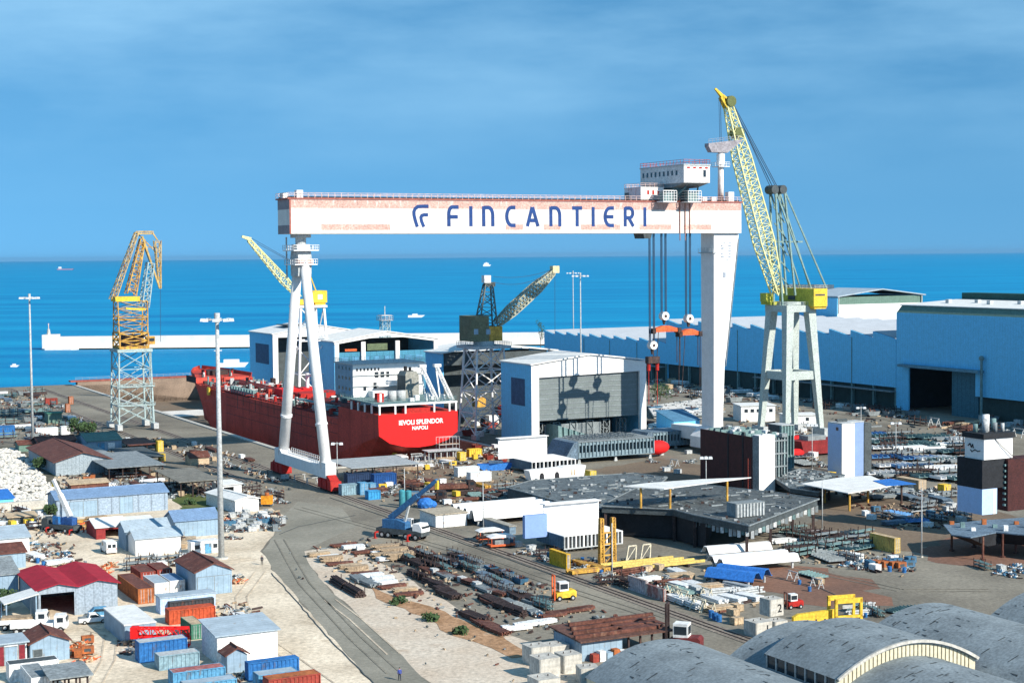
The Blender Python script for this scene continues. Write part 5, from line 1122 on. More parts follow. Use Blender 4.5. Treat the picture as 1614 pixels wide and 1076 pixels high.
def forklift(label, px, py, rz, m, s=1.0, mastm=ORANGE, mh=4.2):
    t = thing('forklift', label, 'forklift', G(px, py), rz); t.scale = (s, s, s)
    MB().prof([(-1.5, .4), (1.1, .4), (1.1, 1.0), (.2, 1.2), (-1.3, 1.3), (-1.5, 1.1)], -.65, .65).build('body', m, t)
    c = MB().box(-.5, .7, -.55, .55, 1.2, 2.3).build('cab', CWHITE, t); MB().box(-.4, .6, -.57, -.55, 1.45, 2.1).build('window', GLASS, c); MB().box(.7, .72, -.45, .45, 1.4, 2.15).build('windscreen', GLASS, c); MB().box(-.4, .6, .55, .57, 1.45, 2.1).build('window', GLASS, c); MB().box(-.52, -.5, -.42, .42, 1.45, 2.1).build('window', GLASS, c)
    mb = MB()
    for y in (-.4, .4): mb.bar((1.3, y, .1), (1.3, y, mh), .16)
    for z in (.6, mh / 2, mh - .05): mb.bar((1.3, -.4, z), (1.3, .4, z), .14)
    mb.build('mast', mastm, t)
    for y in (-.35, .35): MB().box(1.35, 2.5, y - .07, y + .07, .25, .32).build('fork', DGREY, t)
    wheels(t, (-1.0, .75), -.6, .6, .33, .25)
forklift('big forklift with a white cab and dark body beside the brown sheet roof', 1077, 1026, R(160), mat('maroon_truck', (.16, .03, .03)), 1.75, DRUST, 3.8)
forklift('small orange masted forklift left of the yellow lifting frame', 1250, 958, R(200), RED, 1.0, RUST, 2.6)
forklift('yellow forklift at the end of the stock rows', 888, 945, R(200), YEL, 1.3, ORANGE, 3.2)
# ================================================================== PEOPLE
def person(label, px, py, rz, shirt, trousers, stride):
    t = thing('person', label, 'person', G(px, py), rz)
    V = [(0,0,.95),(0,.01,1.18),(0,.01,1.38),(0,0,1.50),(0,.02,1.60),(0,.01,1.70),(-.19,0,1.40),(-.25,-.03,1.13),(-.24,.06,.90),(-.24,.09,.80),(.19,0,1.40),(.25,.03,1.13),(.24,-.03,.90),(.24,-.04,.80),
         (-.10,0,.90),(-.11,stride*.5,.50),(-.11,stride*.7-.02,.09),(-.11,stride*.7+.14,.04),(.10,0,.90),(.11,-stride*.4,.50),(.11,-stride*.9,.10),(.11,-stride*.9+.14,.04)]
    E = [(0,1),(1,2),(2,3),(3,4),(4,5),(2,6),(6,7),(7,8),(8,9),(2,10),(10,11),(11,12),(12,13),(0,14),(14,15),(15,16),(16,17),(0,18),(18,19),(19,20),(20,21)]
    Rd = [.15,.15,.16,.06,.095,.08,.07,.05,.038,.035,.07,.05,.038,.035,.10,.075,.05,.04,.10,.075,.05,.04]
    me = bpy.data.meshes.new('tmp'); me.from_pydata(V, E, []); o = bpy.data.objects.new('tmp', me); S.collection.objects.link(o)
    m_ = o.modifiers.new('s', 'SKIN'); sd = o.modifiers.new('d', 'SUBSURF'); sd.levels = 1; sd.render_levels = 1
    lay = me.skin_vertices[0] if me.skin_vertices else None
    if lay is None:
        bm = bmesh.new(); bm.from_mesh(me); bm.verts.layers.skin.verify(); bm.to_mesh(me); bm.free(); lay = me.skin_vertices[0]
    for i, r in enumerate(Rd): lay.data[i].radius = (r, r * (.72 if i in (0, 1, 2) else 1)); lay.data[i].use_root = (i == 0)
    dg = bpy.context.evaluated_depsgraph_get(); nm = bpy.data.meshes.new_from_object(o.evaluated_get(dg)); bpy.data.objects.remove(o)
    for mm in (trousers, shirt, SKIN, SHOE): nm.materials.append(mm)
    for p in nm.polygons:
        z = p.center.z; p.use_smooth = True
        p.material_index = 3 if z < .09 else 0 if (z < .98 and abs(p.center.x) < .2) else 2 if (z > 1.47 or (z < .9 and abs(p.center.x) >= .2)) else 1
    b_ = bpy.data.objects.new('body', nm); S.collection.objects.link(b_); b_.parent = t
    MB().ico((0, .005, 1.69), .1, 2, 0, (1, 1.05, .75)).build('hair', BLACK, t)
SKIN = mat('skin', (.45, .25, .17), fine=0, var=.05); SHOE = mat('shoe', (.03, .02, .02), fine=0)
person('person in dark jacket and trousers walking on the pale gravel by the road', 413, 890, R(200), mat('dark_jacket', (.03, .035, .05), fine=0), mat('dark_trousers', (.03, .03, .035), fine=0), .22)
person('person in blue shirt and dark trousers walking up the grey road', 630, 1072, R(10), mat('blue_shirt', (.05, .08, .35), fine=0), mat('navy_trousers', (.03, .035, .06), fine=0), .25)
# ================================================================== LIGHT MASTS
def mast(label, px=None, py=None, yt=None, P=None, r=.5, n=6, hw=2.2, name='light_mast', h=None):
    P = G(px, py) if P is None else P; r_ = ray(px, yt); h = H + r_.z * P.y / r_.y if h is None else h
    t = thing(name, label, 'light mast', P, 0)
    MB().cyl(0, 0, 0, .3, r * 2.2, 12).build('footing', CONC, t)
    MB().cyl(0, 0, .3, h, r, 14, r * .55).build('pole', LGREY, t, True)
    if n:
        mb = MB(); mb.bar((-hw, 0, h - .4), (hw, 0, h - .4), .22)
        if n > 4: mb.bar((0, -hw * .8, h - .4), (0, hw * .8, h - .4), .22); mb.cyl(0, 0, h - .9, h + .8, r * .9)
        br = mb.build('lamp_bracket', LGREY, t)
        for i in range(n):
            if n > 4: a = 2 * math.pi * i / n; x, y = hw * math.cos(a), hw * .8 * math.sin(a)
            else: x, y = -hw + 2 * hw * i / max(1, n - 1), 0
            MB().prof([(x - .45, h - .75), (x + .45, h - .75), (x + .35, h - .2), (x - .35, h - .2)], y - .4, y + .4).build('floodlight', LAMPM, t)
mast('tall thick light mast with a ring of floodlights standing in the left yard', 349, 880, 500, r=.58, n=8, hw=2.6)
mast('slender light mast rising over the far left yard', 52, 702, 467, r=.42, n=8, hw=2.6)
W1 = W(300, PV(916, 300)); mast('right one of the twin light masts above the sawtooth hall', 916, 0, 433, P=W1, r=.35, n=6, hw=2.8)
W1 = W(377 + 40, PV(904.5, 417)); mast('left one of the twin light masts above the sawtooth hall', 904, 0, 429, P=W1, r=.35, n=6, hw=3)
for i, (lab, px, py, yt, n) in enumerate((('twin headed lamp post next to the grey pavilion roof', 532, 760, 696, 2), ('thin white lamp post beside the teal tanks', 638, 800, 738, 0), ('thin white pole in front of the white corrugated sections', 762, 840, 760, 0),
     ('white pole rising in front of the yellow jig', 965, 921, 824, 0), ('thin pole in front of the right hand white canopy', 1296, 835, 758, 0), ('thin pole on a steel foot in the open yard at right', 1452.5, 878, 768, 0),
     ('lamp post in front of the dark red hull block', 1113, 782, 718, 3), ('thin lamp post behind the white funnel casing', 1280, 740, 667, 3), ('short lamp post left of the funnel casing with black band', 1412, 722, 664, 2), ('lamp post behind the white stacked profiles', 1357, 692, 640, 2))):
    mast(lab, px, py, yt, r=.13, n=n, hw=1.0, name='lamp_post')
# ================================================================== TREES
LEAF = mat('leaf_green', (.045, .085, .03), var=.5, fine=.4); TRUNK = mat('bark', (.12, .08, .05))
def tree(label, px, py, h, rad, n=900, name='leafy_tree'):
    t = thing(name, label, 'tree', G(px, py), 0)
    mb = MB(); mb.bar((0, 0, 0), (.2, 0, h * .45), .5, n=7, w2=.3)
    for k in range(5): a = k * 1.3; mb.bar((.2, 0, h * .35), (math.cos(a) * rad * .5, math.sin(a) * rad * .5, h * .7), .2, n=5, w2=.08)
    mb.build('trunk', TRUNK, t); mb = MB()
    cl = [(random.uniform(-.6, .6) * rad, random.uniform(-.6, .6) * rad, h * random.uniform(.45, .85), random.uniform(.3, .5) * rad) for _ in range(9)]
    for i in range(n):
        c = random.choice(cl); d_ = Vector((random.gauss(0, 1), random.gauss(0, 1), random.gauss(0, 1))).normalized() * c[3] * random.uniform(.6, 1.05)
        p = Vector(c[:3]) + d_; s_ = random.uniform(.2, .42); e = Vector((random.gauss(0, 1), random.gauss(0, 1), random.gauss(0, 1))).normalized(); f = e.orthogonal().normalized()
        mb.add([p - e * s_, p + f * s_ * .6, p + e * s_, p - f * s_ * .6], [(0, 1, 2, 3)])
    mb.build('crown', LEAF, t)
tree('round dark green tree left of the yellow lattice crane', 122, 690, 6, 3.6); tree('second dark green tree merging with the round one', 139, 688, 5, 3.2); tree('dark shrub beside the brown roofed workshop', 62, 742, 3.2, 2.4, 500, 'leafy_shrub')
tree('low green shrub at the left end of the long blue shed', 80, 818, 3, 1.8, 400, 'leafy_shrub'); tree('green shrub left of the white awning', 3, 962, 3, 2.6, 600, 'leafy_shrub')
tree('distant green tree under the gantry hooks', 1040, 632, 6, 5, 500); tree('small green bush beside the low pale shed roof', 852, 560, 22, 3, 300, 'leafy_shrub')
# ================================================================== VAULTED WAREHOUSE (bottom right)
VW = W(97, 118)
t = thing('vaulted_warehouse', 'row of grey felt barrel vaults filling the bottom right corner', 'warehouse', VW)
def vault(x0, x1, y0, y1, ze, rise, front=False, nm='vault_roof'):
    n = 20; xs = []; c = (x0 + x1) / 2; hw = (x1 - x0) / 2; pts = []
    for i in range(n + 1):
        a = math.pi * i / n; x = c - hw * math.cos(a); z = ze + rise * (1 - ((x - c) / hw) ** 2); pts.append((x, z))
    m = 8; vs = []; fs = []
    for j in range(m + 1):
        y = y0 + (y1 - y0) * j / m
        for x, z in pts: vs += [(x, y, z)]
    k = n + 1
    for j in range(m):
        for i in range(n): fs.append((j*k+i, j*k+i+1, (j+1)*k+i+1, (j+1)*k+i))
    o = len(vs)
    for j in (0, m):
        for i, (x, z) in enumerate(pts): vs.append((x, y0 + (y1 - y0) * j / m, z - .35))
    for i in range(n):
        fs.append((i + 1, i, o + i, o + i + 1)); fs.append((m*k+i, m*k+i+1, o+k+i+1, o+k+i))
    mb = MB(); mb.add(vs, fs); r_ = mb.build(nm, VAULT, t, False)
    # dark patches of lifted felt
    mb = MB(); random.seed(int(x0 * 7 + y0))
    for i in range(int((x1 - x0) * (y1 - y0) / 9)):
        x = random.uniform(x0 + 1, x1 - 1); y = random.uniform(y0 + .5, y1 - .6); w_ = random.uniform(.5, 1.7); h_ = random.uniform(.12, .3)
        if random.random() < .5: w_, h_ = h_, w_ * .7
        f = lambda xx: ze + rise * (1 - ((xx - c) / hw) ** 2) + .03
        if x + w_ > x1 - .3: continue
        sk = random.uniform(-.2, .2); mb.add([(x, y, f(x)), (x + w_, y + sk, f(x + w_)), (x + w_ - .08, y + h_ + sk, f(x + w_ - .08)), (x + .08, y + h_ * .7, f(x + .08))], [(0, 1, 2, 3)])
    if mb.v: o_ = mb.build('felt_tear', mat('felt_tear', (.045, .055, .06)), r_); o_['kind'] = 'stuff'
    mb = MB()
    for i in range(n):
        for y in ((y0 - .12,) if True else ()): mb.bar((pts[i][0], y, pts[i][1] + .02), (pts[i+1][0], y, pts[i+1][1] + .02), .34 if front else .2)
    mb.build('verge', CONC if front else LGREY, r_)
    if front:
        mb = MB(); mb.prof([(x0 + .3, 0)] + [(x, z - .3) for x, z in pts[1:-1]] + [(x1 - .3, 0)], y0 + .25, y0 + .5); g_ = mb.build('gable_wall', CREAM, t)
        mb = MB()
        for q in range(int((x1 - x0) / .62)):
            x = x0 + .5 + q * .62; z = ze + rise * (1 - ((x - c) / hw) ** 2) - .35
            if z > ze + .2: mb.box(x, x + .08, y0 + .17, y0 + .25, 3, z)
        mb.build('batten', mat('batten_brown', (.22, .19, .12)), g_)
    return r_
bays = [(0, 21), (21.4, 42.6), (43, 65), (65.4, 87), (87.4, 108)]
for a, b_ in bays: vault(a, b_, 0, 53.5, 3.0, 3.5)
vault(21.6, 43.2, 31.5, 46.0, 5.0, 3.3, True, 'raised_vault_roof')
mb = MB()
for a, b_ in bays: mb.box(a + .1, a + .35, .2, 53.2, 0, 3.0); mb.box(b_ - .35, b_ - .1, .2, 53.2, 0, 3.0); mb.box(a + .4, b_ - .4, 52.9, 53.2, 0, 3.1)
mb.build('side_wall', CREAM, t)
MB().box(42.6, 42.9, 32, 45.8, 3, 5.0).build('clerestory_glazing', GLASS, t); cw = MB().box(21.9, 22.2, 32, 45.8, 3, 5.0).build('clerestory_glazing', GLASS, t)
mb = MB()
for k in range(8): mb.box(21.75, 21.9, 32 + k * 1.95, 32.2 + k * 1.95, 3, 5.0)
mb.build('mullion', LGREY, cw)
# ================================================================== STEEL BLOCKS
def deck_poly(label, pts, zt, zb, name='steel_deck_section', m=DECKM, sm=DGREY, trestle=True, cat='hull section', kerb=True, gap=.9):
    P = [G(x, y, zt) for x, y in pts]; c = sum(P, Vector()) / len(P); c.z = 0
    t = thing(name, label, cat, c, 0); q = [(p.x - c.x, p.y - c.y) for p in P]
    MB().prism(q, zt - .12, zt).build('deck_plate', m, t); q2 = [(x * .985, y * .985) for x, y in q]; MB().prism(q2, zb, zt - .125).build('underside', sm, t)
    if kerb:
        mb = MB(); n = len(q)
        for i in range(n): a, b_ = q[i], q[(i + 1) % n]; mb.bar((a[0], a[1], zt), (b_[0], b_[1], zt), .22)
        mb.build('edge_bar', MGREY, t)
    # weld seams laid as thin plates on the deck
    xs = [x for x, y in q]; ys = [y for x, y in q]; mb = MB(); rr = random.Random(len(label))
    def inside(x, y):
        r_ = False
        for i in range(len(q)):
            (x1, y1), (x2, y2) = q[i], q[i - 1]
            if (y1 > y) != (y2 > y) and x < (x2 - x1) * (y - y1) / (y2 - y1) + x1: r_ = not r_
        return r_
    rows = rr.randint(14, 22)
    for i in range(rows * 4):
        x = rr.uniform(min(xs), max(xs)); y = rr.uniform(min(ys), max(ys)); L_ = rr.uniform(.6, 3.5); a = A0 + (math.pi / 2 if rr.random() < .4 else 0)
        x2, y2 = x + math.cos(a) * L_, y + math.sin(a) * L_
        if inside(x, y) and inside(x2, y2): mb.bar((x, y, zt + .08), (x2, y2, zt + .08), rr.choice((.12, .2, .3)))
    if mb.v: mb.build('deck_fitting', MGREY, t)['kind'] = 'stuff'
    mb = MB()
    for i in range(150):
        x = rr.uniform(min(xs), max(xs)); y = rr.uniform(min(ys), max(ys)); s_ = rr.uniform(.08, .35)
        if inside(x, y): mb.box(x - s_, x + s_ * rr.uniform(.5, 2), y - s_, y + s_, zt + .01, zt + rr.uniform(.1, .5)); mb.m = rr.randint(0, 3)
    if mb.v: mb.build('loose_material', [DGREY, MGREY, DRUST, LGREY], t)['kind'] = 'stuff'
    if trestle:
        for i in range(len(q)):
            a, b_ = Vector((*q[i], 0)), Vector((*q[(i + 1) % len(q)], 0)); k = max(1, int((b_ - a).length / 9))
            for j in range(k):
                p = a.lerp(b_, j / k) * .95; MB().box(p.x - .25, p.x + .25, p.y - .25, p.y + .25, 0, zb).build('support_post', DRUST, t)
    return t
deck_poly('broad dark flat hull deck section lying behind the white corrugated sections', [(798, 768), (836, 757), (900, 752), (1000, 745), (1052, 752), (1005, 790), (945, 801), (890, 792)], 3.6, .5)
t = deck_poly('huge dark flat hull block raised on posts with the white canopy on its deck', [(946, 797), (1000, 770), (1060, 762), (1130, 766), (1219, 775), (1291, 786), (1181, 828), (1094, 811), (1060, 802)], 6.3, 5.0, m=mat('slate_deck', (.095, .108, .11), var=.45, fine=.5, scale=.5, seam=2.8, seamv=.35, rust=.2, rcol=(.07, .08, .085)))
P = [G(x, y, 5.0) for x, y in ((949, 803), (1000, 778), (1060, 772), (1130, 778), (1112, 824), (1060, 810))]; c = t.location
mb = MB(); mb.prism([(p.x - c.x, p.y - c.y) for p in P], .25, 4.99); mb.build('lower_hull', BLACK, t)
for i, (xa, ya, xb, yb) in enumerate(((1098, 820, 1178, 838), (1186, 836, 1287, 796))):
    for k in range(13 if i == 0 else 18):
        f = k / (12 if i == 0 else 17); p = G(xa + (xb - xa) * f, ya + (yb - ya) * f, 5.0) - c; MB().box(p.x - .3, p.x + .3, p.y - .1, p.y + .1, 3.4 + random.uniform(0, .9), 4.99).build('bracket', [LGREY, MGREY, CWHITE, TEAL][k % 4], t)
P0, a, w_, d_ = frame((1166, 850), 1205, None, d=4)
t = thing('ribbed_box_section', 'small ribbed grey box section standing on the huge dark hull block', 'hull section', G(1160, 816, 6.32), A0)
MB().box(0, 6.5, 0, 3, .05, 2.6).build('shell', MGREY, t)
for k in range(9): MB().box(.2 + k * .72, .45 + k * .72, -.2, 0, .1, 2.5).build('rib', LGREY, t)
deck_poly('flat blue grey deck panel between the grey ribbed block and the right canopy', [(1220, 752), (1262, 738), (1332, 748), (1308, 766), (1290, 775), (1245, 769)], 3.2, 2.2)
# ribbed block helper
def ribblock(label, A, bx, h, d=8, z=.9, m=TEAL, dm=LGREY, back=DGREY, name='ribbed_hull_block', rot=0, nr=None, frames=True):
    P, a, w, d = frame(A, bx, None, None, d, rot); t = thing(name, label, 'hull section', P, a); nr = nr or int(w / 1.1)
    MB().box(0, w, 0, d, z + h - .15, z + h).build('deck_plate', dm, t); MB().box(.1, w - .1, .9, d - .1, z, z + h - .16).build('inner_plate', back, t); MB().box(0, w, 0, d, z - .15, z).build('bottom_plate', m, t)
    for k in range(nr + 1):
        x = k * (w - .3) / nr; mb = MB(); mb.box(x, x + .25, 0, .85, z, z + h - .16)
        if k < nr and frames: mb.box(x + .25, x + (w - .3) / nr, .3, .4, z, z + h * .3); mb.box(x + .25, x + (w - .3) / nr, .3, .4, z + h * .75, z + h - .16)
        mb.build('frame_rib', m, t)
    for x in (.6, w / 2, w - 1):
        for y in (.8, d - 1): mb = MB(); mb.prof([(x - .5, 0), (x + .5, 0), (x + .15, z - .16), (x - .15, z - .16)], y - .2, y + .2); mb.build('trestle', LGREY, t)
    return t, w, d
t, w, d = ribblock('grey ribbed bow block with its red bulb at the right end', (912, 731), 1032, 4.2, 13, 1.6, m=mat('primer_grey_blue', (.20, .28, .32), var=.3), dm=MGREY)
mb = MB(); mb.ico((w + 2.2, 2.2, 2.6), 2.3, 3, 0, (1.6, .9, .85)); mb.build('bulb', BRED, t, True)
mb = MB(); mb.prof([(-4, 1.4), (0, 1.2), (0, 5.9), (-1.2, 5.6)], .2, 12); mb.build('curved_shell', STEELB, t)
mb = MB()
for k in range(8): mb.lattice((2 + k * 2.4, 2, 5.9), (2 + k * 2.4, 11, 5.9), 1, 1, 1, 1, 4, .14, .1)
mb.build('deck_girders', MGREY, t)
t, w, d = ribblock('long grey ribbed block left of the dark red hull block', (1030, 709), 1104, 4.0, 9, 1.0, m=mat('primer_grey_blue', (.2, .28, .32)), dm=STEELB)
mb = MB(); mb.prof([(-4.5, 1.0), (0, .8), (0, 5.2), (-1.5, 5.0)], .2, 9); mb.build('curved_shell', STEELB, t)
# white deckhouse sections
def white_section(label, A, bx, cx, h, wallh, wallf=(0, 1), z=.8, name='white_deckhouse_section', wm=WHITE, nr=16):
    P, a, w, d = frame(A, bx, cx); d = min(d, 26); t = thing(name, label, 'deckhouse section', P, a)
    MB().box(0, w, 0, d, z + h - .12, z + h).build('deck_plate', WHITE, t); MB().box(.3, w, .8, d, z, z + h - .13).build('inner_plate', BLACK, t)
    MB().box(-.02, .1, 0, d, z, z + h - .13).build('side_plate', mat('slate_side', (.07, .13, .18), seam=1), t)
    for k in range(nr): x = k * (w - .3) / (nr - 1); mb = MB(); mb.box(x, x + .28, 0, .5, z, z + h - .13); mb.build('frame_rib', WHITE if k % 2 else LGREY, t)
    MB().box(0, w, -.02, .3, z - .1, z + .1).build('bottom_rail', LGREY, t)
    x0, x1 = wallf[0] * w, wallf[1] * w; y = d * .78
    MB().box(x0, x1, y, y + .25, z + h, z + h + wallh).build('bulkhead', wm, t)
    mb = MB(); mb.box(x0 - .1, x1 + .1, y - .9, y + 1.4, z + h + wallh, z + h + wallh + .15)
    for k in range(3): mb.box(x0, x1, y - .12, y, z + h + wallh * (.3 + .22 * k), z + h + wallh * (.3 + .22 * k) + .07)
    mb.build('ledge', WHITE, t)
    for x in (1, w / 2, w - 1.3):
        MB().box(x, x + .3, 1, 1.3, 0, z - .1).build('prop', LGREY, t)
    return t, w, d
t, w, d = white_section('large white deckhouse section with a tall blank bulkhead and ribbed front edge', (889, 872), 982, 846, 2.4, 4.7, (.02, .97))
MB().box(-5, -.3, d * .55, d * .62 + .2, 2.3, 6.6).build('angled_bulkhead', mat('white_slab_shade_blue', (.22, .34, .62), var=.05, fine=.05), t)  # shade on the white slab's left part, painted as pale blue
t, w, d = white_section('white deckhouse section with a standing bulkhead in front of the door of the big shed', (838, 748), 908, 803, 2.4, 5.2, (-.35, .75), nr=12)
t = thing('white_low_section', 'low white deckhouse strip lying in front of the smaller white section', 'deckhouse section', G(838, 760), A0)
mb = MB(); mb.prof([(0, .4), (14.5, .4), (15.2, 3.2), (9, 3.2), (8.5, 3.0), (-.6, 2.8)], 0, 3); mb.build('shell', WHITE, t)
for x in (2.2, 6.4): MB().prof([(x, .42), (x + 1.3, .42), (x + 1.2, 1.6), (x + .9, 2.1), (x + .3, 2.1), (x, 1.5)], -.05, -.01).build('opening', BLACK, t)
for k in range(2): MB().box(11 + k * .7, 11.35 + k * .7, -.05, -.01, 1, 2.4).build('rust_streak', HAY, t)
def corrugated(label, px, py, L_, wv, n, hgt, m, rz=0, z=.9, name='corrugated_bulkhead', along_x=True):
    t = thing(name, label, 'steel section', G(px, py), A0 + R(rz)); p = wv; pts = []
    for k in range(n): pts += [(k*p, 0), (k*p + p*.28, hgt), (k*p + p*.62, hgt), (k*p + p*.9, 0)]
    pts.append((n*p, 0)); th = .12; low = [(x, y - th) for x, y in pts[::-1]]
    prof = [(x, y + z + th) for x, y in pts] + [(x, y + z + th) for x, y in low]
    mb = MB(); mb.prof(prof, 0, L_, axis='x'); mb.build('profiled_plate', m, t)
    for x in (1, L_ - 1.4):
        for y in (.5, n * p - .8): MB().box(x, x + .35, y, y + .35, 0, z + .02).build('trestle', LGREY, t)
    mb = MB()
    for k in range(n): mb.prof([(k*p + p*.1, z - .1), (k*p + p*.3, z + hgt * .85), (k*p + p*.6, z + hgt * .85), (k*p + p*.8, z - .1)], .6, .9, axis='x')
    mb.build('end_stiffener', DGREY, t); return t
corrugated('long white corrugated bulkhead lying behind the large white section', 748, 830, 21, 3.1, 4, 1.9, WHITE, z=1.2)
corrugated('white corrugated bulkhead in front of the hull block posts', 1142, 905, 15, 3.4, 2, 1.1, WHITE, rz=-6, z=1.2)
corrugated('white corrugated sheet at the rear of the pair near the hull block', 1118, 884, 13, 3.4, 1, 1.1, WHITE, rz=-6, z=1.2)
corrugated('royal blue corrugated sheet sloping down beside the yellow jig', 1110, 920, 9, 3.6, 2, 1.3, BSHEET, rz=-62, z=1.2)
# dark red tall block
P, a, w, d = frame((1196, 778), 1246, 1104); h = 12.8
t = thing('dark_red_hull_block', 'tall dark red hull block with cluttered top and a ribbed grey end', 'hull section', P, a)
MB().box(0, .3, 0, d, .4, h).build('shell_plate', MAROON, t); MB().box(.3, w, 2.6, d, .4, h - .3).build('inner_plate', DGREY, t)
MB().box(0, 4.4, -.2, 2.4, .3, h + .6).build('pillar_plate', WHITE, t); MB().box(-.1, 0, -.2, 2.2, .3, h + .5).build('pillar_side_shade', MGREY, t)  # thin grey sheet paints the shade on the white pillar's left side
for z in (2.5, 5.5, 8.5, 11.5): MB().box(.3, w + .3, 1.8, 2.6, z, z + .3).build('shelf_stiffener', MGREY, t)
for k in range(7): MB().box(4.6 + k * .8, 4.8 + k * .8, 1.9, 2.5, 2.5, h - .4).build('rib', PALET if k % 2 else MGREY, t)
for k, yy in enumerate((6, 12)): MB().box(-.1, 0, yy, yy + .5, .4, h).build('seam_strip', BLACK, t)
random.seed(5)
for k in range(26):
    x = random.uniform(.5, w - 1); y = random.uniform(.5, d - 1.5); hh = random.uniform(.4, 1.3); MB().box(x, x + random.uniform(.4, 1.6), y, y + random.uniform(.4, 1.6), h - .28, h - .28 + hh).build('top_fitting', [LGREY, MGREY, CWHITE, TEAL, DGREY][k % 5], t)
for k in range(8): MB().box(.3, w, 3 + k * 2.5, 3.3 + k * 2.5, h - .3, h + .5).build('top_web', TEAL, t)
mb = MB()
for k in range(14): mb.bar((-1.2, 2.5, 1 + k * .5), (-.6, 2.5, 1 + k * .5), .08)
mb.bar((-1.2, 2.5, .5), (-1.2, 2.5, 8), .1); mb.bar((-.6, 2.5, .5), (-.6, 2.5, 8), .1); mb.build('ladder', CRED, t)
t, w, d = ribblock('grey green ribbed block standing right behind the white pillar of the dark red block', (1232, 742), 1252, 11, 6, .6, nr=4)
# white funnel casing
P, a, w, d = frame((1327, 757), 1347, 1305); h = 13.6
t = thing('funnel_casing', 'tall fluted white funnel casing with pale blue painted shade right of the dark red block', 'funnel casing', P, a)
W_ = w; mb = MB(); mb.prism([(0, 0), (W_, 0), (W_ + .1, 1.4), (W_ + .1, d), (0, d)], .3, h); mb.build('casing', WHITE, t); MB().box(W_ + .12, W_ + 4.6, 2.2, d, .3, h - .05).build('shade_blue_bay', mat('casing_recess_shade', (.22, .32, .52), var=.06, fine=.06), t)  # blue box puts the shaded recess of the white casing into colour
MB().box(-.06, 0, .3, d, .3, h - .1).build('side_plate', mat('casing_blue_and_shade', (.45, .60, .85), var=.06, fine=.06), t); MB().box(W_ + 4.62, W_ + 6.8, 2.0, 5.4, .3, h - .4).build('dark_flange', DGREY, t)  # blue left plate is painted shade over the white casing
MB().prism([(0, 0), (W_, 0), (W_ + .1, 2.2), (W_ + 4.6, 2.2), (W_ + 4.6, d), (0, d)], h + .003, h + .25).build('top_rim', LGREY, t); MB().box(1, 4, 3, d - 2, h + .25, h + 1).build('top_duct', DGREY, t); MB().box(-.1, -.06, 1.3, 2.2, h - 1.6, h - .8).build('hatch', GLASS, t)
# black and white block on its posts (right)
P = G(1550, 849); zb = 4.6; t = thing('banded_casing_block', 'tall casing block banded white, black and pale blue standing on a black hull piece', 'funnel casing', P, A0)
w1 = 7.3; d1 = 5.2
MB().box(0, w1, 0, d1, 15.2, 19.2).build('white_band', WHITE, t); MB().box(-.4, w1 + .4, -.3, d1 + .4, 19.2, 20.2).build('top_rim', BLACK, t)
MB().box(-.3, w1 - .6, .1, d1 + 1.8, 9.6, 15.18).build('black_band', BLACK, t); MB().box(-.2, 3.6, .2, d1 + 1.8, zb, 9.58).build('lower_casing', mat('casing_blue_and_shade', (.45, .60, .85)), t); MB().box(2.6, 3.2, .15, .2, zb, 9.4).build('white_strip', WHITE, t)
for k, (x, y, r_, hh) in enumerate(((1.2, 3.6, .5, 1.6), (2.3, 2.2, .6, 2.6), (3.6, 3.4, .7, 3.3), (4.7, 2.0, .4, 1.8), (5.8, 3.6, .5, 2.4), (6.4, 1.8, .35, 1.6))): MB().cyl(x, y, 20.2, 20.2 + hh, r_, 14).build('exhaust_pipe', [TEAL, LGREY, CWHITE, MGREY][k % 4], t, True)
mb = MB()
sc = [(-.07, 4.3, 17.6), (-.07, 3.7, 18.1), (-.07, 3.4, 17.3), (-.07, 3.0, 18.0), (-.07, 2.8, 17.2)]
for a_, b_ in zip(sc, sc[1:]): mb.bar(a_, b_, .14)
sc = [(-.07, 3.6, 16.9), (-.07, 3.2, 16.5), (-.07, 2.4, 17.0), (-.07, 1.6, 16.7), (-.07, 1.0, 16.9)]
for a_, b_ in zip(sc, sc[1:]): mb.bar(a_, b_, .14)
mb.build('scrawled_mark', BLACK, t)
mb = MB(); pr = Vector((2.6, -.1, 19.2))
for k in range(1, 14): f = k / 13; c = Vector((2.6 + f * 11, -.1 - f, 19.2 - 5.2 * math.sin(f * math.pi * .62))); mb.bar(pr, c, .1); pr = c
mb.build('slung_cable', BLACK, t)
t = thing('dark_red_side_block', 'dark red plated block cut by the right edge behind the banded casing', 'hull section', W(*VU(1588, 846)), A0)
MB().box(0, 14, 0, 4, 5, 15).build('shell_plate', MAROON, t)
for k in range(8): mb = MB(); mb.box(-.4, 0, .4, 1, 6 + k * 1.1, 6.4 + k * 1.1); mb.build('side_fitting', TEAL, t)
pts = [(1487, 826), (1540, 820), (1614, 815), (1680, 830), (1680, 850), (1614, 842), (1570, 838), (1530, 846), (1500, 842)]
P = [G(x, y, 4.5) for x, y in pts]; c = sum(P, Vector()) / len(P); c.z = 0
t = thing('bow_shaped_hull_piece', 'black bow shaped hull piece on tall rusty posts at the right edge', 'hull section', c, 0)
q = [(p.x - c.x, p.y - c.y) for p in P]; MB().prism(q, 4.3, 4.5).build('deck_plate', STEELB, t)
n = len(q); top = [(x, y, 4.29) for x, y in q]; bot = [(x * .62 + 1, y * .55, 2.2) for x, y in q]; mb = MB(); mb.add(top + bot, [(i, (i + 1) % n, n + (i + 1) % n, n + i) for i in range(n)][::1] + [tuple(range(2*n - 1, n - 1, -1))]); mb.build('keel_plate', BLACK, t)
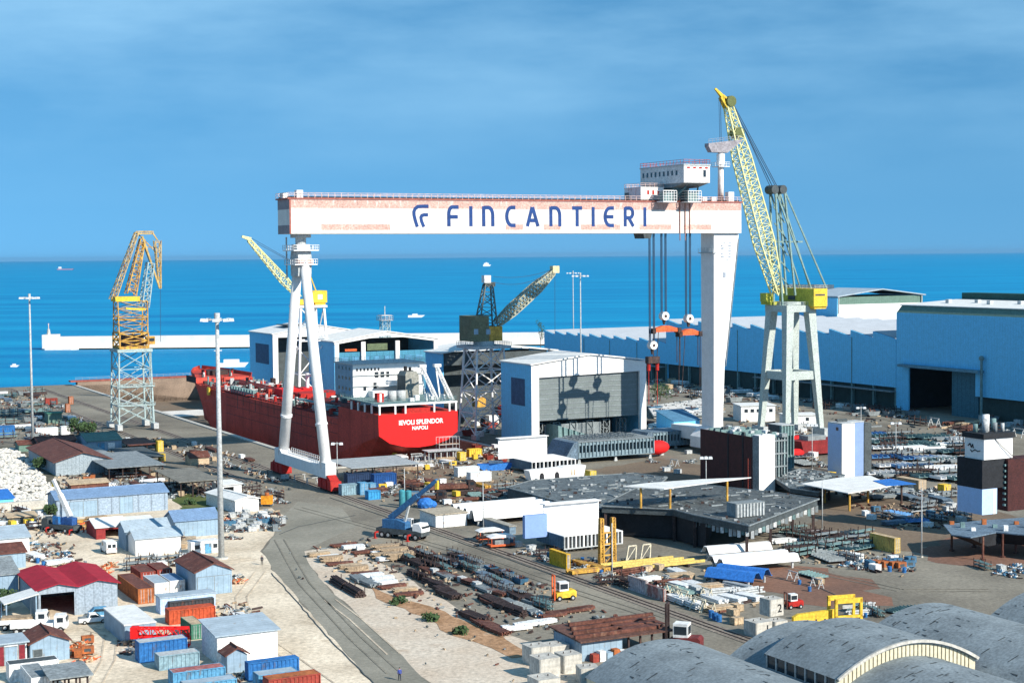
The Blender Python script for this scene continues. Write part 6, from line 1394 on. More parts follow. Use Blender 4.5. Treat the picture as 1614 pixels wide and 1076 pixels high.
for k, (x, y) in enumerate(((1500, 868), (1535, 862), (1549, 883), (1580, 878), (1601, 872), (1586, 856), (1640, 880))):
    p = G(x, y) - c; mb = MB(); mb.cyl(p.x, p.y, 0, .3, .5, 8); mb.cyl(p.x, p.y, .3, 4.3, .22, 8); mb.build('support_post', RUST, t)
for k in range(9): p = G(1500 + k * 17, 826 + (k % 3) * 5, 4.5) - c; MB().box(p.x - .4, p.x + .4, p.y - .3, p.y + .3, 4.5, 5.1 + .4 * (k % 2)).build('deck_fitting', [CORANGE, TEAL, CWHITE][k % 3], t)
# white canopies
def sheet_canopy(label, pts, z, posts, zb, m=WROOF, pm=OCHRE):
    P = [G(x, y, z) for x, y in pts]; c = sum(P, Vector()) / len(P); c.z = zb; t = thing('white_canopy', label, 'canopy', c, 0)
    MB().prism([(p.x - c.x, p.y - c.y) for p in P], z - zb, z - zb + .18).build('roof', m, t)
    for x, y in posts: p = G(x, y, z) - c; MB().cyl(p.x, p.y, 0, z - zb - .01, .24, 8).build('post', pm, t)
    return t, c
sheet_canopy('kite shaped white canopy on ochre posts over the dark hull deck', [(982, 767), (1047, 771), (1184, 753), (1105, 756), (1020, 762)], 10.3, [(1010, 768), (1056, 769), (1146, 757.5)], 6.32)
t, c = sheet_canopy('wide white canopy with a blue corner beside the funnel casing', [(1262, 763), (1337, 778), (1407, 766), (1372, 750), (1325, 753)], 4.1, [(1339, 775), (1368, 763), (1300, 763)], 0)
P = [G(x, y, 4.1) for x, y in ((1376, 759), (1398, 767), (1444, 764), (1404, 756))]; MB().prism([(p.x - c.x, p.y - c.y) for p in P], 4.29, 4.4).build('blue_corner', BSHEET, t)
for x, y in ((1421, 764),): p = G(x, y, 4.1) - c; MB().cyl(p.x, p.y, 0, 4.28, .24, 8).build('post', DRUST, t)
# ================================================================== CENTRE YARD PIECES
canopy('grey pavilion roof on posts over dark blue containers near the ship stern', (556, 765), 660, None, 738, roofm=mat('grey_pavilion_roof', (.36, .39, .40), var=.15, fine=.2, seam=1.2), d=16, rise=.2, nx=4)
container('deep blue container under the left part of the grey pavilion roof', (548, 766), 584, 747, m=mat('container_deep_blue', (.015, .04, .10)))
container('navy container with a white window under the grey pavilion roof', (590, 768), 625, 746, m=mat('container_navy', (.01, .07, .24)))
for i, (x, y, bx, yt, lab, m_) in enumerate(((539, 781, 565, 764, 'grey blue tool container leftmost of the row before the pavilion', mat('grey_blue_container', (.22, .34, .4))), (568, 780, 581, 761, 'light blue tool container in the middle of the row before the pavilion', CLBLUE), (581, 788, 600, 774, 'bright blue tool container nearest the camera before the pavilion', mat('tool_blue', (.04, .28, .55))), (583, 775, 593, 762, 'small light blue box at the back of the row before the pavilion', CLBLUE))):
    container(lab, (x, y), bx, yt, m=m_, d=2.2, name='tool_container')
t = shed('white block shed with a tan roof behind the blue mobile crane', (687, 832), 736, 662, 812, roof='flat', wall=CWHITE, roofm=mat('tan_roof', (.42, .36, .27), var=.2), over=.25)
shed('long grey blue shed seen end on beside the white lamp pole', (803, 842), 813, 741, 830, roof='flat', wall=mat('slate_wall', (.16, .24, .32), seam=1.4), roofm=mat('dusty_roof', (.34, .32, .27), var=.3), over=.15)
container('white container marked with red patch on the left of the white container row', (722, 752), 756, 737, m=CWHITE, rm=CWHITE)
container('white container stacked right behind the red marked one', (742, 760), 775, 745, m=CWHITE, rm=CWHITE)
container('yellow generator box left of the stern scaffold yard', (725, 726), 735, 713, m=YEL, d=2, name='generator_box')
container('long yellow compressor box behind the small yellow generator', (740, 721), 760, 708, m=YEL, d=2, name='compressor_box')
t = thing('blue_boat_hull', 'blue boat shaped hull piece right of the white containers', 'boat hull', G(780, 740), A0 - .3)
MB().prof([(-4, .6), (-3, 0), (3.4, 0), (5, 1.8), (-4.6, 1.6)], -1.3, 1.3).build('hull', BSHEET, t); MB().box(-1.5, 2, -.9, .9, 1.7, 2.3).build('cover', CWHITE, t)
canopy('white framed open shelter right below the ship stern', (676, 728), 725, None, 712, roofm=LGREY, d=3, nx=6, mat_post=LGREY, rise=.1)
truck('rusty brown heavy trailer loaded with steel below the ship stern', 712, 775, R(15), DRUST, RUST, 11, RUST, 'heavy_trailer')
truck('second rusty trailer parked left of the heavy loaded one', 668, 790, R(-12), DRUST, RUST, 10, MGREY, 'heavy_trailer')
container('yellow container with an ochre roof left of the yellow jig', (893, 897), 899, 873, cx=866, m=mat('container_yellow', (.72, .42, .03), rust=.1))
container('yellow topped container in the right hand staging yard', (1410, 872), 1419, 848, cx=1371, m=mat('container_cream_yellow', (.60, .42, .12), rust=.2), rm=HAY)
container('pale pink and grey container beside the near crane rail', (1018, 938), 1022, 915, cx=990, m=mat('container_pale_pink', (.50, .42, .42), rust=.2), rm=HAY)
container('red and white patched container beside the near crane rail', (1046, 948), 1050, 929, cx=1017, m=mat('container_red_white', (.35, .16, .14), rust=.5, rcol=(.6, .55, .5)), rm=RUSTR)
container('lower yellow booth on the dark flat deck section', (931, 778), 941, 759, d=2.4, m=mat('booth_yellow', (.65, .5, .06)), rm=CWHITE, name='booth')
container('upper yellow booth behind the lower one on the dark deck', (930, 758), 940, 742, d=2.4, m=mat('booth_yellow', (.65, .5, .06)), rm=HAY, name='booth')
container('ochre container with a pale roof in the far right yard', (1448, 774), 1460, 757, cx=1412, m=HAY, rm=HAY)
container('small bright yellow booth left of the banded casing block', (1488, 778), 1499, 764, d=2.2, m=YEL, name='booth')
container('small yellow box behind the white canopy of the right yard', (1311, 757), 1318, 748, d=2, m=YEL, name='booth')
# brown sheet roof shed
P, a, w, d = frame((917, 1042), 981, 873); _, _, w2, _ = frame((917, 1042), 1058, None, d=5)
t = thing('sheet_roofed_shed', 'blue walled shed under a big rusty roof of overlapping steel sheets by the vaults', 'shed', P, a)
mb = MB(); mb.box(0, w, 0, .2, 0, 2.6); mb.box(0, .2, .2, d, 0, 2.6); mb.box(w - .2, w, .2, d, 0, 2.6); mb.box(0, w, d - .2, d, 0, 2.6); mb.build('wall', LBWALL, t)
ro = MB().prof([(-.8, 2.7), (d + .5, 3.1), (d + .5, 3.3), (-.8, 2.9)], -.6, w2, axis='x').build('roof', mat('brown_sheet_roof', (.12, .06, .045), var=.35, fine=.4, rust=.15), t)
for k in range(4):
    y = .6 + k * (d / 4); z = 2.95 + .4 * y / d; MB().box(-.6 + k * .8, w2 - 1.5 + k * .9, y, y + .5, z, z + .45).build('roof_beam', RUST, ro)
MB().box(w2 - 7, w2, 1.2, d - .4, 3.3, 3.4).build('roof_beam', RUST, ro)
for k in range(5): MB().box(w + 1 + k * 1.9, w + 1.25 + k * 1.9, .1, .35, 0, 2.75).build('post', DRUST, t)
for k, m_ in enumerate((CRED, CWHITE, LBWALL, CORANGE, CWHITE)): MB().box(1 + k * 1.1, 1.9 + k * 1.1, -1.4, -.4, 0, 1.1 + .3 * (k % 2)).build('stored_box', m_, t)
# concrete blocks
def cblock(label, px, py, s=3.0, h=2.6, z=0, rz=0, mark=None, m=CONC, group=None):
    t = thing('concrete_block', label, 'concrete block', G(px, py) + Vector((0, 0, z)), A0 + R(rz), group)
    b_ = .12; mb = MB(); mb.prism([(b_, 0), (s - b_, 0), (s, b_), (s, s - b_), (s - b_, s), (b_, s), (0, s - b_), (0, b_)], 0, h); mb.build('block', m, t)
    for x in (.7, s - 1): MB().bar((x, s / 2, h), (x, s / 2, h + .25), .1).build('lifting_eye', DRUST, t)
    if mark: text_mesh(mark, 1.7, s * .68, -.03, .55, BLACK, t, 'number')
    return t
cblock('pale concrete block at the back left of the cluster by the rusty sheet roof', 838, 1050, 2.9, 2.5); cblock('pale concrete block at the back right of the cluster by the rusty sheet roof', 868, 1042, 3.0, 2.0)
cblock('biggest pale concrete block in the middle of the cluster by the rusty sheet roof', 851, 1073, 3.1, 2.8); cblock('concrete block with a red mark at the right of the cluster', 889, 1062, 2.8, 2.4)
cblock('tilted concrete block next to the left vault roof', 915, 1078, 2.6, 2.0, rz=-15); cblock('lowest concrete block cut by the bottom edge of the photo', 849, 1092, 3.2, 1.6)
t = cblock('grey concrete block painted with a black 2 on top of two others', 1214, 990, 2.6, 2.5, 1.7, rz=3, mark='2'); cblock('grey concrete block left of the one painted 2', 1192, 1006, 3.0, 2.2, rz=3, mark='1'); cblock('grey concrete block under and right of the one painted 2', 1222, 998, 2.4, 1.68, rz=3)
# yellow lifting frame
t = thing('lifting_frame', 'yellow lifting beam with a portal frame beside the grey concrete blocks', 'lifting frame', G(1251, 992), A0 - R(12))
mb = MB(); mb.prof([(0, 1.0), (1.0, .6), (7, .8), (7, 2.6), (.8, 2.2), (0, 1.8)], 0, .7); mb.build('beam', YEL, t)
for x in (.8, 2.2, 3.6, 5): MB().bar((x, -.03, 1.2), (x, .0, 1.2), .3, n=10).build('lightening_hole', DRUST, t)
mb = MB()
for x in (6.2, 10.2):
    for y in (-1, 1.4): mb.box(x, x + .4, y, y + .4, 0, 4.2)
mb.box(6.2, 10.6, -1, -.6, 3.6, 4.3); mb.box(6.2, 10.6, 1.4, 1.8, 3.6, 4.3); mb.box(6.2, 10.6, -1, -.7, 1.4, 1.8); mb.build('portal', YEL, t); MB().box(7.6, 9.2, -.5, 1.2, 2.7, 3.5).build('winch', LGREY, t)
# yellow jig
t = thing('assembly_jig', 'yellow assembly jig of two tall posts and long beams beside the blue sheet', 'assembly jig', G(948, 893), A0)
for x in (0, 2.4): MB().lattice((x, 0, 0), (x, 0, 8.6), .7, .7, .5, .5, 8, .26, .14).build('tower_post', OCHRE, t)
mb = MB()
for z in (2, 4, 6): mb.bar((0, 0, z), (2.4, 0, z), .25); mb.bar((0, 0, z - 2), (2.4, 0, z), .14)
mb.build('cross_tie', OCHRE, t)
for k in range(4): MB().box(-1 + k * 1.1, 14 + k * 1.0, -1.6 - k * 1.9, -1.2 - k * 1.9, .5, .95).build('beam', mat('jig_yellow', (.66, .50, .14), rust=.2, rcol=(.3, .2, .1)), t)
for k in range(6): MB().box(k * 2.6, k * 2.6 + .4, -8, 2, .1, .5).build('sleeper', DRUST, t)
for k in range(2): mb = MB(); x = 5 + k * 3; mb.bar((x, 0, .2), (x + .6, 0, 3.2), .22); mb.bar((x + 2, 0, .2), (x + 2.2, 0, 3.2), .22); mb.bar((x + .6, 0, 3.2), (x + 2.2, 0, 3.2), .22); mb.bar((x, 0, .3), (x + 2.2, 0, 3.1), .14); mb.build('trial_frame', mat('cream_steel', (.6, .55, .42)), t)
# white roofed carts
for i, (x, y) in enumerate(((772, 852), (790, 862))):
    t = thing('roofed_cart', ('left' if i == 0 else 'right') + ' one of two carts with a domed white roof on an orange frame', 'cart', G(x, y), A0 - .1)
    MB().prof([(-2.6, 2.1), (-1.4, 2.5), (1.4, 2.5), (2.6, 2.1), (2.6, 2.0), (-2.6, 2.0)], -1.2, 1.2).build('roof', WHITE, t); mb = MB()
    for x_ in (-2.3, 2.2):
        for y_ in (-1, .9): mb.box(x_, x_ + .1, y_, y_ + .1, .4, 2.0)
    mb.box(-2.5, 2.5, -1.1, 1.1, .4, .7); mb.build('frame', ORANGE, t); MB().box(-1.5, 1.5, -.7, .7, .7, 1.5).build('load', MGREY, t)
# teal tanks etc
for i, (x, y, h, lab) in enumerate(((634, 800, 3.8, 'tall teal vertical tank left of its pair near the thin white post'), (644, 798, 3.4, 'shorter teal vertical tank right of its pair near the thin white post'))):
    t = thing('vertical_tank', lab, 'tank', G(x, y), 0); mb = MB(); mb.cyl(0, 0, .3, h, .7, 16); mb.ico((0, 0, h), .69, 2, 0, (1, 1, .4)); mb.build('vessel', mat('tank_teal', (.05, .25, .30)), t)
    for k in range(3): a_ = k * 2.1; MB().box(.55 * math.cos(a_) - .08, .55 * math.cos(a_) + .08, .55 * math.sin(a_) - .08, .55 * math.sin(a_) + .08, 0, .32).build('leg', DGREY, t)
t = thing('tarpaulin_heap', 'bright blue tarpaulin heap behind the white block shed', 'tarpaulin', G(671, 800), 0); mb = MB(); mb.ico((0, 0, .9), 1.7, 3, .07, (1.1, .9, .8)); mb.ico((1.3, .3, .7), 1.1, 3, .08, (1.1, .9, .8)); mb.build('tarpaulin', BSHEET, t)
t = thing('crane_jib_section', 'bright red crane jib section heaped on the red containers behind the bright blue one', 'jib section', G(214, 1020), A0 - R(28))
mb = MB(); mb.lattice((0, 0, 2.2), (7.5, 0, 2.2), 1.2, 1.2, 1.2, 1.2, 7, .2, .11); mb.lattice((1.5, -1.6, 1.3), (8, -1.4, 1.2), 1.1, 1.1, 1.1, 1.1, 6, .2, .11); mb.build('lattice', BRED, t); MB().box(-.6, .4, -.7, .7, 1.4, 3).build('end_head', BRED, t); MB().box(.5, 7, -2, .5, .05, .65).build('support', RUST, t)
t = thing('orange_winch', 'orange machine on a frame right of the small white shed', 'machine', G(421, 797), 0); MB().box(-1.2, 1.2, -1, 1, .5, 2.3).build('body', mat('machine_orange', (.75, .30, .02), rust=.1), t); MB().cyl(0, 0, 2.3, 3.0, .5).build('cap', CORANGE, t)
for s in (-1, 1): MB().box(s - .15, s + .15, -1, 1, 0, .5).build('foot', DGREY, t)
t = thing('dark_red_barge', 'dark red boat shaped hull beyond the lamp posts left of the funnel casing', 'hull section', G(1285, 716), A0); MB().prof([(-6, .6), (6, .6), (9, 3), (9, 4.2), (-7, 4.2)], -3, 3).build('hull', mat('barge_red', (.22, .02, .02)), t); MB().box(-4, 2, -2, 2, 4.2, 5.4).build('deckhouse', MGREY, t)
for i, (x, y) in enumerate(((1257, 700), (1262, 712), (1255, 722))):
    t = thing('rounded_hull', ['rear', 'middle', 'front'][i] + ' one of three red rounded hulls stacked behind the ribbed block', 'hull section', G(x, y), A0); mb = MB(); mb.ico((0, 0, 1.4), 1.4, 2, 0, (1.8, 1, .9)); mb.build('shell', BRED, t, True)
# blue sloping sheet in the far yard, pale cabins under gantry leg
P, a, w, d = frame((1066, 690), 1104, None, d=5); shed('blue clad building low against the foot of the right gantry leg', (1062, 684), 1103, yt=664, d=10, roof='mono', rise=2.5, wall=BWALL, roofm=mat('slate_blue_roof', (.08, .20, .32)), name='low_store')
shed('white two storey yard office behind the four legged yellow crane', (1168, 665), 1222, yt=640, d=10, roof='flat', wall=CWHITE, roofm=WROOF, wins=tuple((.1 + k * .18, .2 + k * .18, .6, .8) for k in range(5)), name='yard_office', cat='office', rot=-20)
shed('low white yard office between the legs of the tall yellow crane', (1240, 672), 1290, yt=655, d=8, roof='flat', wall=CWHITE, roofm=WROOF, wins=((.2, .3, .5, .8), (.6, .7, .5, .8)), name='yard_office', cat='office', rot=-20)
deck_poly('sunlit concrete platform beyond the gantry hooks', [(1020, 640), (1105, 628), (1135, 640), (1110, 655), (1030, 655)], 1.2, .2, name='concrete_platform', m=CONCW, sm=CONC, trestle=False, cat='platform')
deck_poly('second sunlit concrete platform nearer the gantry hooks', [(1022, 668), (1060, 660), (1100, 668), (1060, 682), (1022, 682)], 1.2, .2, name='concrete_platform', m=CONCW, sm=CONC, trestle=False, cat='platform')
# ================================================================== STOCK AND CLUTTER (repeats)
def mkp(name, cat):
    o = bpy.data.objects.new(name, None); S.collection.objects.link(o); o['category'] = cat; o.empty_display_size = .3; return o
def p_bars(m, L_=6, n=7, lay=2, w=.24, name='steel_bundle'):
    t = mkp(name, 'steel bundle')
    for x in (-L_ * .35, L_ * .3): MB().box(x, x + .25, -n * w * .65, n * w * .65, 0, .28).build('sleeper', WOOD, t)
    mb = MB()
    for k in range(lay):
        for i in range(n):
            y = (i - n / 2) * w * 1.25; o = random.uniform(-.4, .4); mb.box(-L_ / 2 + o, L_ / 2 + o, y, y + w, .285 + k * (w + .03), .285 + k * (w + .03) + w)
    mb.build('bars', m, t); return t
def p_plates(m, name='plate_stack'):
    t = mkp(name, 'plate stack'); mb = MB(); z = .2
    for k in range(5): dx, dy = random.uniform(-.3, .3), random.uniform(-.25, .25); mb.box(-2.6 + dx, 2.6 + dx, -1.1 + dy, 1.1 + dy, z, z + .13); z += .17
    mb.build('plates', m, t)
    for x in (-1.8, 1.6): MB().box(x, x + .2, -1.1, 1.1, 0, .2).build('sleeper', WOOD, t)
    return t
def p_pipes(m, name='pipe_stack'):
    t = mkp(name, 'pipe stack'); mb = MB()
    for r_, n in ((0, 5), (1, 4), (2, 3)):
        for i in range(n): mb.bar((-3.4 + random.uniform(-.3, .3), (i - n / 2) * .42, .25 + r_ * .36), (3.4 + random.uniform(-.3, .3), (i - n / 2) * .42, .25 + r_ * .36), .38, n=8)
    mb.build('pipes', m, t)
    for x in (-2.5, 2.4): MB().bar((x, -1.2, 0), (x, -1.2, 1.5), .12).build('stake', DRUST, t)
    return t
def p_rack(m, name='stock_rack'):
    t = mkp(name, 'rack'); mb = MB()
    for x in (-2.2, 0, 2.2):
        for y in (-.8, .8): mb.box(x - .06, x + .06, y - .06, y + .06, 0, 2.1)
        for z in (.4, 1.2): mb.box(x - .06, x + .06, -.75, .75, z, z + .1)
    for y in (-.8, .8): mb.bar((-2.2, y, .2), (2.2, y, .2), .08)
    mb.build('frame', DRUST, t); mb = MB()
    for z in (.51, 1.31):
        for i in range(5): y = -.62 + i * .26; mb.bar((-2.8 + random.uniform(-.4, .4), y, z + .1), (2.8 + random.uniform(-.4, .4), y, z + .1), .16)
    mb.build('stock', m, t); return t
def p_skip(m, name='scrap_skip'):
    t = mkp(name, 'skip'); mb = MB()
    a = [(-1.5, -.8, .1), (1.5, -.8, .1), (1.5, .8, .1), (-1.5, .8, .1)]; b_ = [(-1.9, -1, 1.3), (1.9, -1, 1.3), (1.9, 1, 1.3), (-1.9, 1, 1.3)]; c = [(x * .95, y * .93, z) for x, y, z in b_]; d = [(x * .95, y * .93, z + .1) for x, y, z in a]
    mb.add(a + b_ + c + d, [(3,2,1,0)] + [(i, (i+1)%4, 4+(i+1)%4, 4+i) for i in range(4)] + [(4+i, 4+(i+1)%4, 8+(i+1)%4, 8+i) for i in range(4)] + [(8+i, 8+(i+1)%4, 12+(i+1)%4, 12+i) for i in range(4)] + [(12,13,14,15)])
    mb.build('body', m, t); mb = MB()
    for i in range(9): x, y = random.uniform(-1.3, 1.3), random.uniform(-.6, .6); mb.bar((x, y, .6), (x + random.uniform(-.6, .6), y + random.uniform(-.5, .5), 1.2 + random.random() * .6), .16)
    mb.build('scrap', RUST, t); return t
def p_heap(ms, name='scrap_heap'):
    t = mkp(name, 'scrap heap')
    for m in ms:
        mb = MB()
        for i in range(9):
            x, y = random.gauss(0, 1.0), random.gauss(0, .7); z = max(.1, 1.0 - (x * x + y * y) * .35); a = random.uniform(0, 6.3); L_ = random.uniform(.4, 1.4)
            if random.random() < .6: mb.bar((x, y, z * random.random() + .1), (x + L_ * math.cos(a), y + L_ * math.sin(a), z * random.random() + .15), random.uniform(.1, .3))
            else: mb.ico((x, y, z * .5), random.uniform(.2, .45), 1, .3)
        mb.build('scrap', m, t)
    return t
def p_machine(m, name='welding_machine'):
    t = mkp(name, 'machine'); MB().box(-1, 1, -.6, .6, .25, 1.4).build('casing', m, t)
    for s in (-1, 1): MB().box(s * .7 - .1, s * .7 + .1, -.6, .6, 0, .25).build('skid', DRUST, t)
    MB().box(-.6, .5, -.62, -.6, .6, 1.1).build('panel', DGREY, t); MB().bar((.6, 0, 1.4), (.6, 0, 1.9), .14).build('exhaust', DRUST, t); return t
def p_drum(m, name='oil_drum'):
    t = mkp(name, 'drum'); MB().cyl(0, 0, 0, .95, .36, 14).build('body', m, t)
    for z in (.28, .6, .9): MB().cyl(0, 0, z, z + .06, .385, 14).build('hoop', m, t)
    return t
def p_trestle(m, name='steel_trestle'):
    t = mkp(name, 'trestle'); mb = MB()
    for x in (-1.4, 1.4):
        mb.bar((x, -.7, 0), (x, 0, 1.8), .14); mb.bar((x, .7, 0), (x, 0, 1.8), .14); mb.bar((x, -.4, .8), (x, .4, .8), .1)
    mb.build('legs', m, t); MB().bar((-1.7, 0, 1.85), (1.7, 0, 1.85), .18).build('top_bar', m, t); return t
def p_crate(m, name='timber_crate'):
    t = mkp(name, 'crate'); MB().box(-.9, .9, -.7, .7, .12, 1.2).build('box', m, t); mb = MB()
    for x in (-.94, -.1, .8): mb.box(x, x + .14, -.74, -.7, .1, 1.24); mb.box(x, x + .14, -.7, .7, 1.2, 1.24)
    mb.build('batten', m, t)
    for x in (-.7, .5): MB().box(x, x + .2, -.7, .7, 0, .12).build('runner', WOOD, t)
    return t
def p_panel(m, name='stiffened_panel'):
    t = mkp(name, 'steel panel'); MB().box(-3.4, 3.4, -1.6, 1.6, .5, .58).build('plate', m, t); mb = MB()
    for k in range(7): mb.box(-3.3 + k * 1.05, -3.2 + k * 1.05, -1.5, 1.5, .58, .95)
    mb.build('stiffener', m, t)
    for x in (-2.6, 2.4): MB().box(x, x + .25, -1.3, 1.3, 0, .5).build('support', DRUST, t)
    return t
random.seed(21)
PB = {'bar_r': lambda: p_bars(RUST), 'bar_d': lambda: p_bars(DRUST, 7, 8, 3), 'bar_g': lambda: p_bars(MGREY, 6, 8, 2), 'bar_w': lambda: p_bars(CWHITE, 6, 6, 2, .3), 'tim': lambda: p_bars(WOOD, 5, 6, 4, .28, 'timber_stack'),
      'bar_y': lambda: p_bars(OCHRE, 7, 5, 2, .3), 'pl_w': lambda: p_plates(CWHITE), 'pl_r': lambda: p_plates(RUST), 'pl_g': lambda: p_plates(STEELB), 'pl_t': lambda: p_plates(HAY), 'pp_d': lambda: p_pipes(DRUST), 'pp_g': lambda: p_pipes(LGREY), 'pp_r': lambda: p_pipes(RUST),
      'rk_g': lambda: p_rack(MGREY), 'rk_d': lambda: p_rack(DRUST), 'rk_t': lambda: p_rack(TEAL), 'sk_b': lambda: p_skip(MBLUE), 'sk_r': lambda: p_skip(CRED), 'sk_g': lambda: p_skip(MGREY), 'sk_y': lambda: p_skip(YEL),
      'hp_1': lambda: p_heap((RUST, MGREY, DGREY, LGREY)), 'hp_2': lambda: p_heap((DRUST, WOOD, LGREY)), 'hp_3': lambda: p_heap((MBLUE, CWHITE, DRUST)), 'hp_o': lambda: p_heap((CORANGE, HAY, ORANGE)), 'mc_y': lambda: p_machine(YEL), 'mc_b': lambda: p_machine(MBLUE), 'mc_g': lambda: p_machine(MGREY), 'mc_o': lambda: p_machine(CORANGE),
      'dr_b': lambda: p_drum(CBLUE), 'tr': lambda: p_trestle(LGREY), 'tr_c': lambda: p_trestle(mat('cream_steel', (.6, .55, .42))), 'cr_w': lambda: p_crate(CWHITE), 'cr_t': lambda: p_crate(HAY), 'cr_g': lambda: p_crate(LGREY), 'pn_g': lambda: p_panel(MGREY), 'pn_w': lambda: p_panel(WHITE), 'pn_b': lambda: p_panel(mat('panel_blue', (.10, .26, .50))), 'pn_t': lambda: p_panel(TEAL)}
NAMES = {'bar_r': ('bundle of rusty steel bars', 'bundles of rusty bars'), 'bar_d': ('tall bundle of dark steel bars', 'bundles of dark bars'), 'bar_g': ('bundle of grey steel bars', 'bundles of grey bars'), 'bar_w': ('bundle of white painted bars', 'bundles of white bars'), 'tim': ('stack of brown timber baulks', 'timber stacks'), 'bar_y': ('bundle of ochre beams', 'bundles of ochre beams'),
 'pl_w': ('stack of white plates', 'white plate stacks'), 'pl_r': ('stack of rusty plates', 'rusty plate stacks'), 'pl_g': ('stack of blue grey plates', 'blue grey plate stacks'), 'pl_t': ('stack of sandy coloured plates', 'sandy plate stacks'), 'pp_d': ('pile of dark pipes', 'dark pipe piles'), 'pp_g': ('pile of pale grey pipes', 'grey pipe piles'), 'pp_r': ('pile of rusty pipes', 'rusty pipe piles'),
 'rk_g': ('rack of grey section bars', 'racks of grey bars'), 'rk_d': ('rack of dark section bars', 'racks of dark bars'), 'rk_t': ('rack of green grey bars', 'racks of green grey bars'), 'sk_b': ('blue scrap skip', 'blue skips'), 'sk_r': ('red scrap skip', 'red skips'), 'sk_g': ('grey scrap skip', 'grey skips'), 'sk_y': ('yellow scrap skip', 'yellow skips'),
 'hp_1': ('heap of rusty and grey scrap', 'scrap heaps'), 'hp_2': ('heap of dark and timber scrap', 'dark scrap heaps'), 'hp_3': ('heap of blue and white scrap', 'blue scrap heaps'), 'hp_o': ('heap of orange and tan scrap', 'orange scrap heaps'), 'mc_y': ('yellow welding set', 'yellow machines'), 'mc_b': ('dark blue welding set', 'blue machines'), 'mc_g': ('grey welding set', 'grey machines'), 'mc_o': ('orange welding set', 'orange machines'),
 'dr_b': ('blue drum', 'blue drums'), 'tr': ('grey steel trestle', 'grey trestles'), 'tr_c': ('cream steel trestle', 'cream trestles'), 'cr_w': ('white crate', 'white crates'), 'cr_t': ('tan crate', 'tan crates'), 'cr_g': ('grey crate', 'grey crates'), 'pn_g': ('grey stiffened panel', 'grey panels'), 'pn_w': ('white stiffened panel', 'white panels'), 'pn_b': ('blue stiffened panel', 'blue panels'), 'pn_t': ('green grey stiffened panel', 'green grey panels')}
PROTO = {}; KM = None; occ = []; USED = {}
def place(kind, P, rz, zone, s=1.0, force=False, rad=1.6):
    global KM
    for x, y, r_ in occ:
        if not force and (x - P.x) ** 2 + (y - P.y) ** 2 < (r_ + rad) ** 2: return None
    occ.append((P.x, P.y, rad))
    if kind not in PROTO:
        o = PROTO[kind] = PB[kind]()
    else:
        src = PROTO[kind]; o = src.copy(); S.collection.objects.link(o)
        for c in src.children: n = c.copy(); S.collection.objects.link(n); n.parent = o
    o.location = P; o.rotation_euler = (0, 0, rz); o.scale = (s, s, s)
    o['label'] = NAMES[kind][0] + ' ' + zone; o['group'] = NAMES[kind][1] + ' ' + zone; USED[(kind, zone)] = USED.get((kind, zone), 0) + 1
    return o
def row(x0, y0, x1, y1, n, kinds, zone, turn=90, s=1.0, jit=.6, rad=1.1):
    a, b_ = G(x0, y0), G(x1, y1)
    for k in range(n):
        p = a.lerp(b_, (k + .5) / n) + Vector((random.uniform(-jit, jit), random.uniform(-jit, jit), 0)); place(random.choice(kinds), p, A0 + R(turn + random.uniform(-7, 7)), zone, s, True, rad)
def fill(poly, n, kinds, zone, s=1.0, rad=1.5, rots=(0, 90)):
    q = [G(*p) for p in poly]; xs = [p.x for p in q]; ys = [p.y for p in q]; c = 0
    for _ in range(n * 12):
        if c >= n: break
        x, y = random.uniform(min(xs), max(xs)), random.uniform(min(ys), max(ys)); ins = False
        for i in range(len(q)):
            a, b_ = q[i], q[i - 1]
            if (a.y > y) != (b_.y > y) and x < (b_.x - a.x) * (y - a.y) / (b_.y - a.y) + a.x: ins = not ins
        if ins and place(random.choice(kinds), Vector((x, y, 0)), A0 + R(random.choice(rots) + random.uniform(-15, 15)), zone, s, False, rad): c += 1
Z = 'in the stock rows beside the road'
row(500, 874, 655, 941, 13, ('tim', 'pl_w', 'pl_t', 'bar_r', 'pl_w'), Z, 0, .75); row(537, 860, 622, 886, 7, ('tim', 'bar_r', 'pl_w', 'cr_w'), Z, 0, .8)
row(600, 868, 640, 884, 3, ('tim', 'tim'), Z, 0, 1); row(622, 866, 712, 894, 9, ('rk_d', 'rk_g', 'bar_d'), Z, 90, .9); row(640, 884, 700, 903, 6, ('rk_d', 'bar_d', 'rk_t'), Z, 90, .9)
row(655, 906, 715, 944, 6, ('bar_d', 'pp_d', 'rk_d'), Z, 90, .85); row(672, 898, 786, 938, 11, ('rk_d', 'bar_r', 'bar_g', 'pl_r', 'cr_g'), Z, 90, .8)
row(708, 876, 822, 920, 11, ('rk_g', 'bar_d', 'bar_g', 'pp_d', 'sk_b'), Z, 90, .8); row(716, 890, 800, 925, 8, ('bar_g', 'rk_t', 'hp_1', 'pl_g'), Z, 90, .8)
row(755, 918, 865, 962, 11, ('rk_g', 'bar_g', 'bar_d', 'rk_t'), Z, 90, .8); row(762, 946, 820, 968, 5, ('bar_d', 'pp_d', 'bar_r'), Z, 90, .85); row(800, 950, 850, 972, 5, ('pn_g', 'bar_g', 'hp_3'), Z, 90, .8)
row(735, 972, 792, 1000, 6, ('bar_r', 'pp_d', 'bar_d'), Z, 90, .85); row(792, 996, 862, 982, 6, ('pl_w', 'cr_w', 'bar_w'), Z, 0, .7); row(870, 972, 925, 960, 5, ('cr_w', 'pl_w', 'bar_r'), Z, 0, .7); row(520, 918, 572, 940, 2, ('pp_d',), Z, 90, 1.0); row(560, 912, 590, 925, 2, ('bar_g', 'pp_g'), Z, 90, .9)
Z = 'on the dry dock side road'
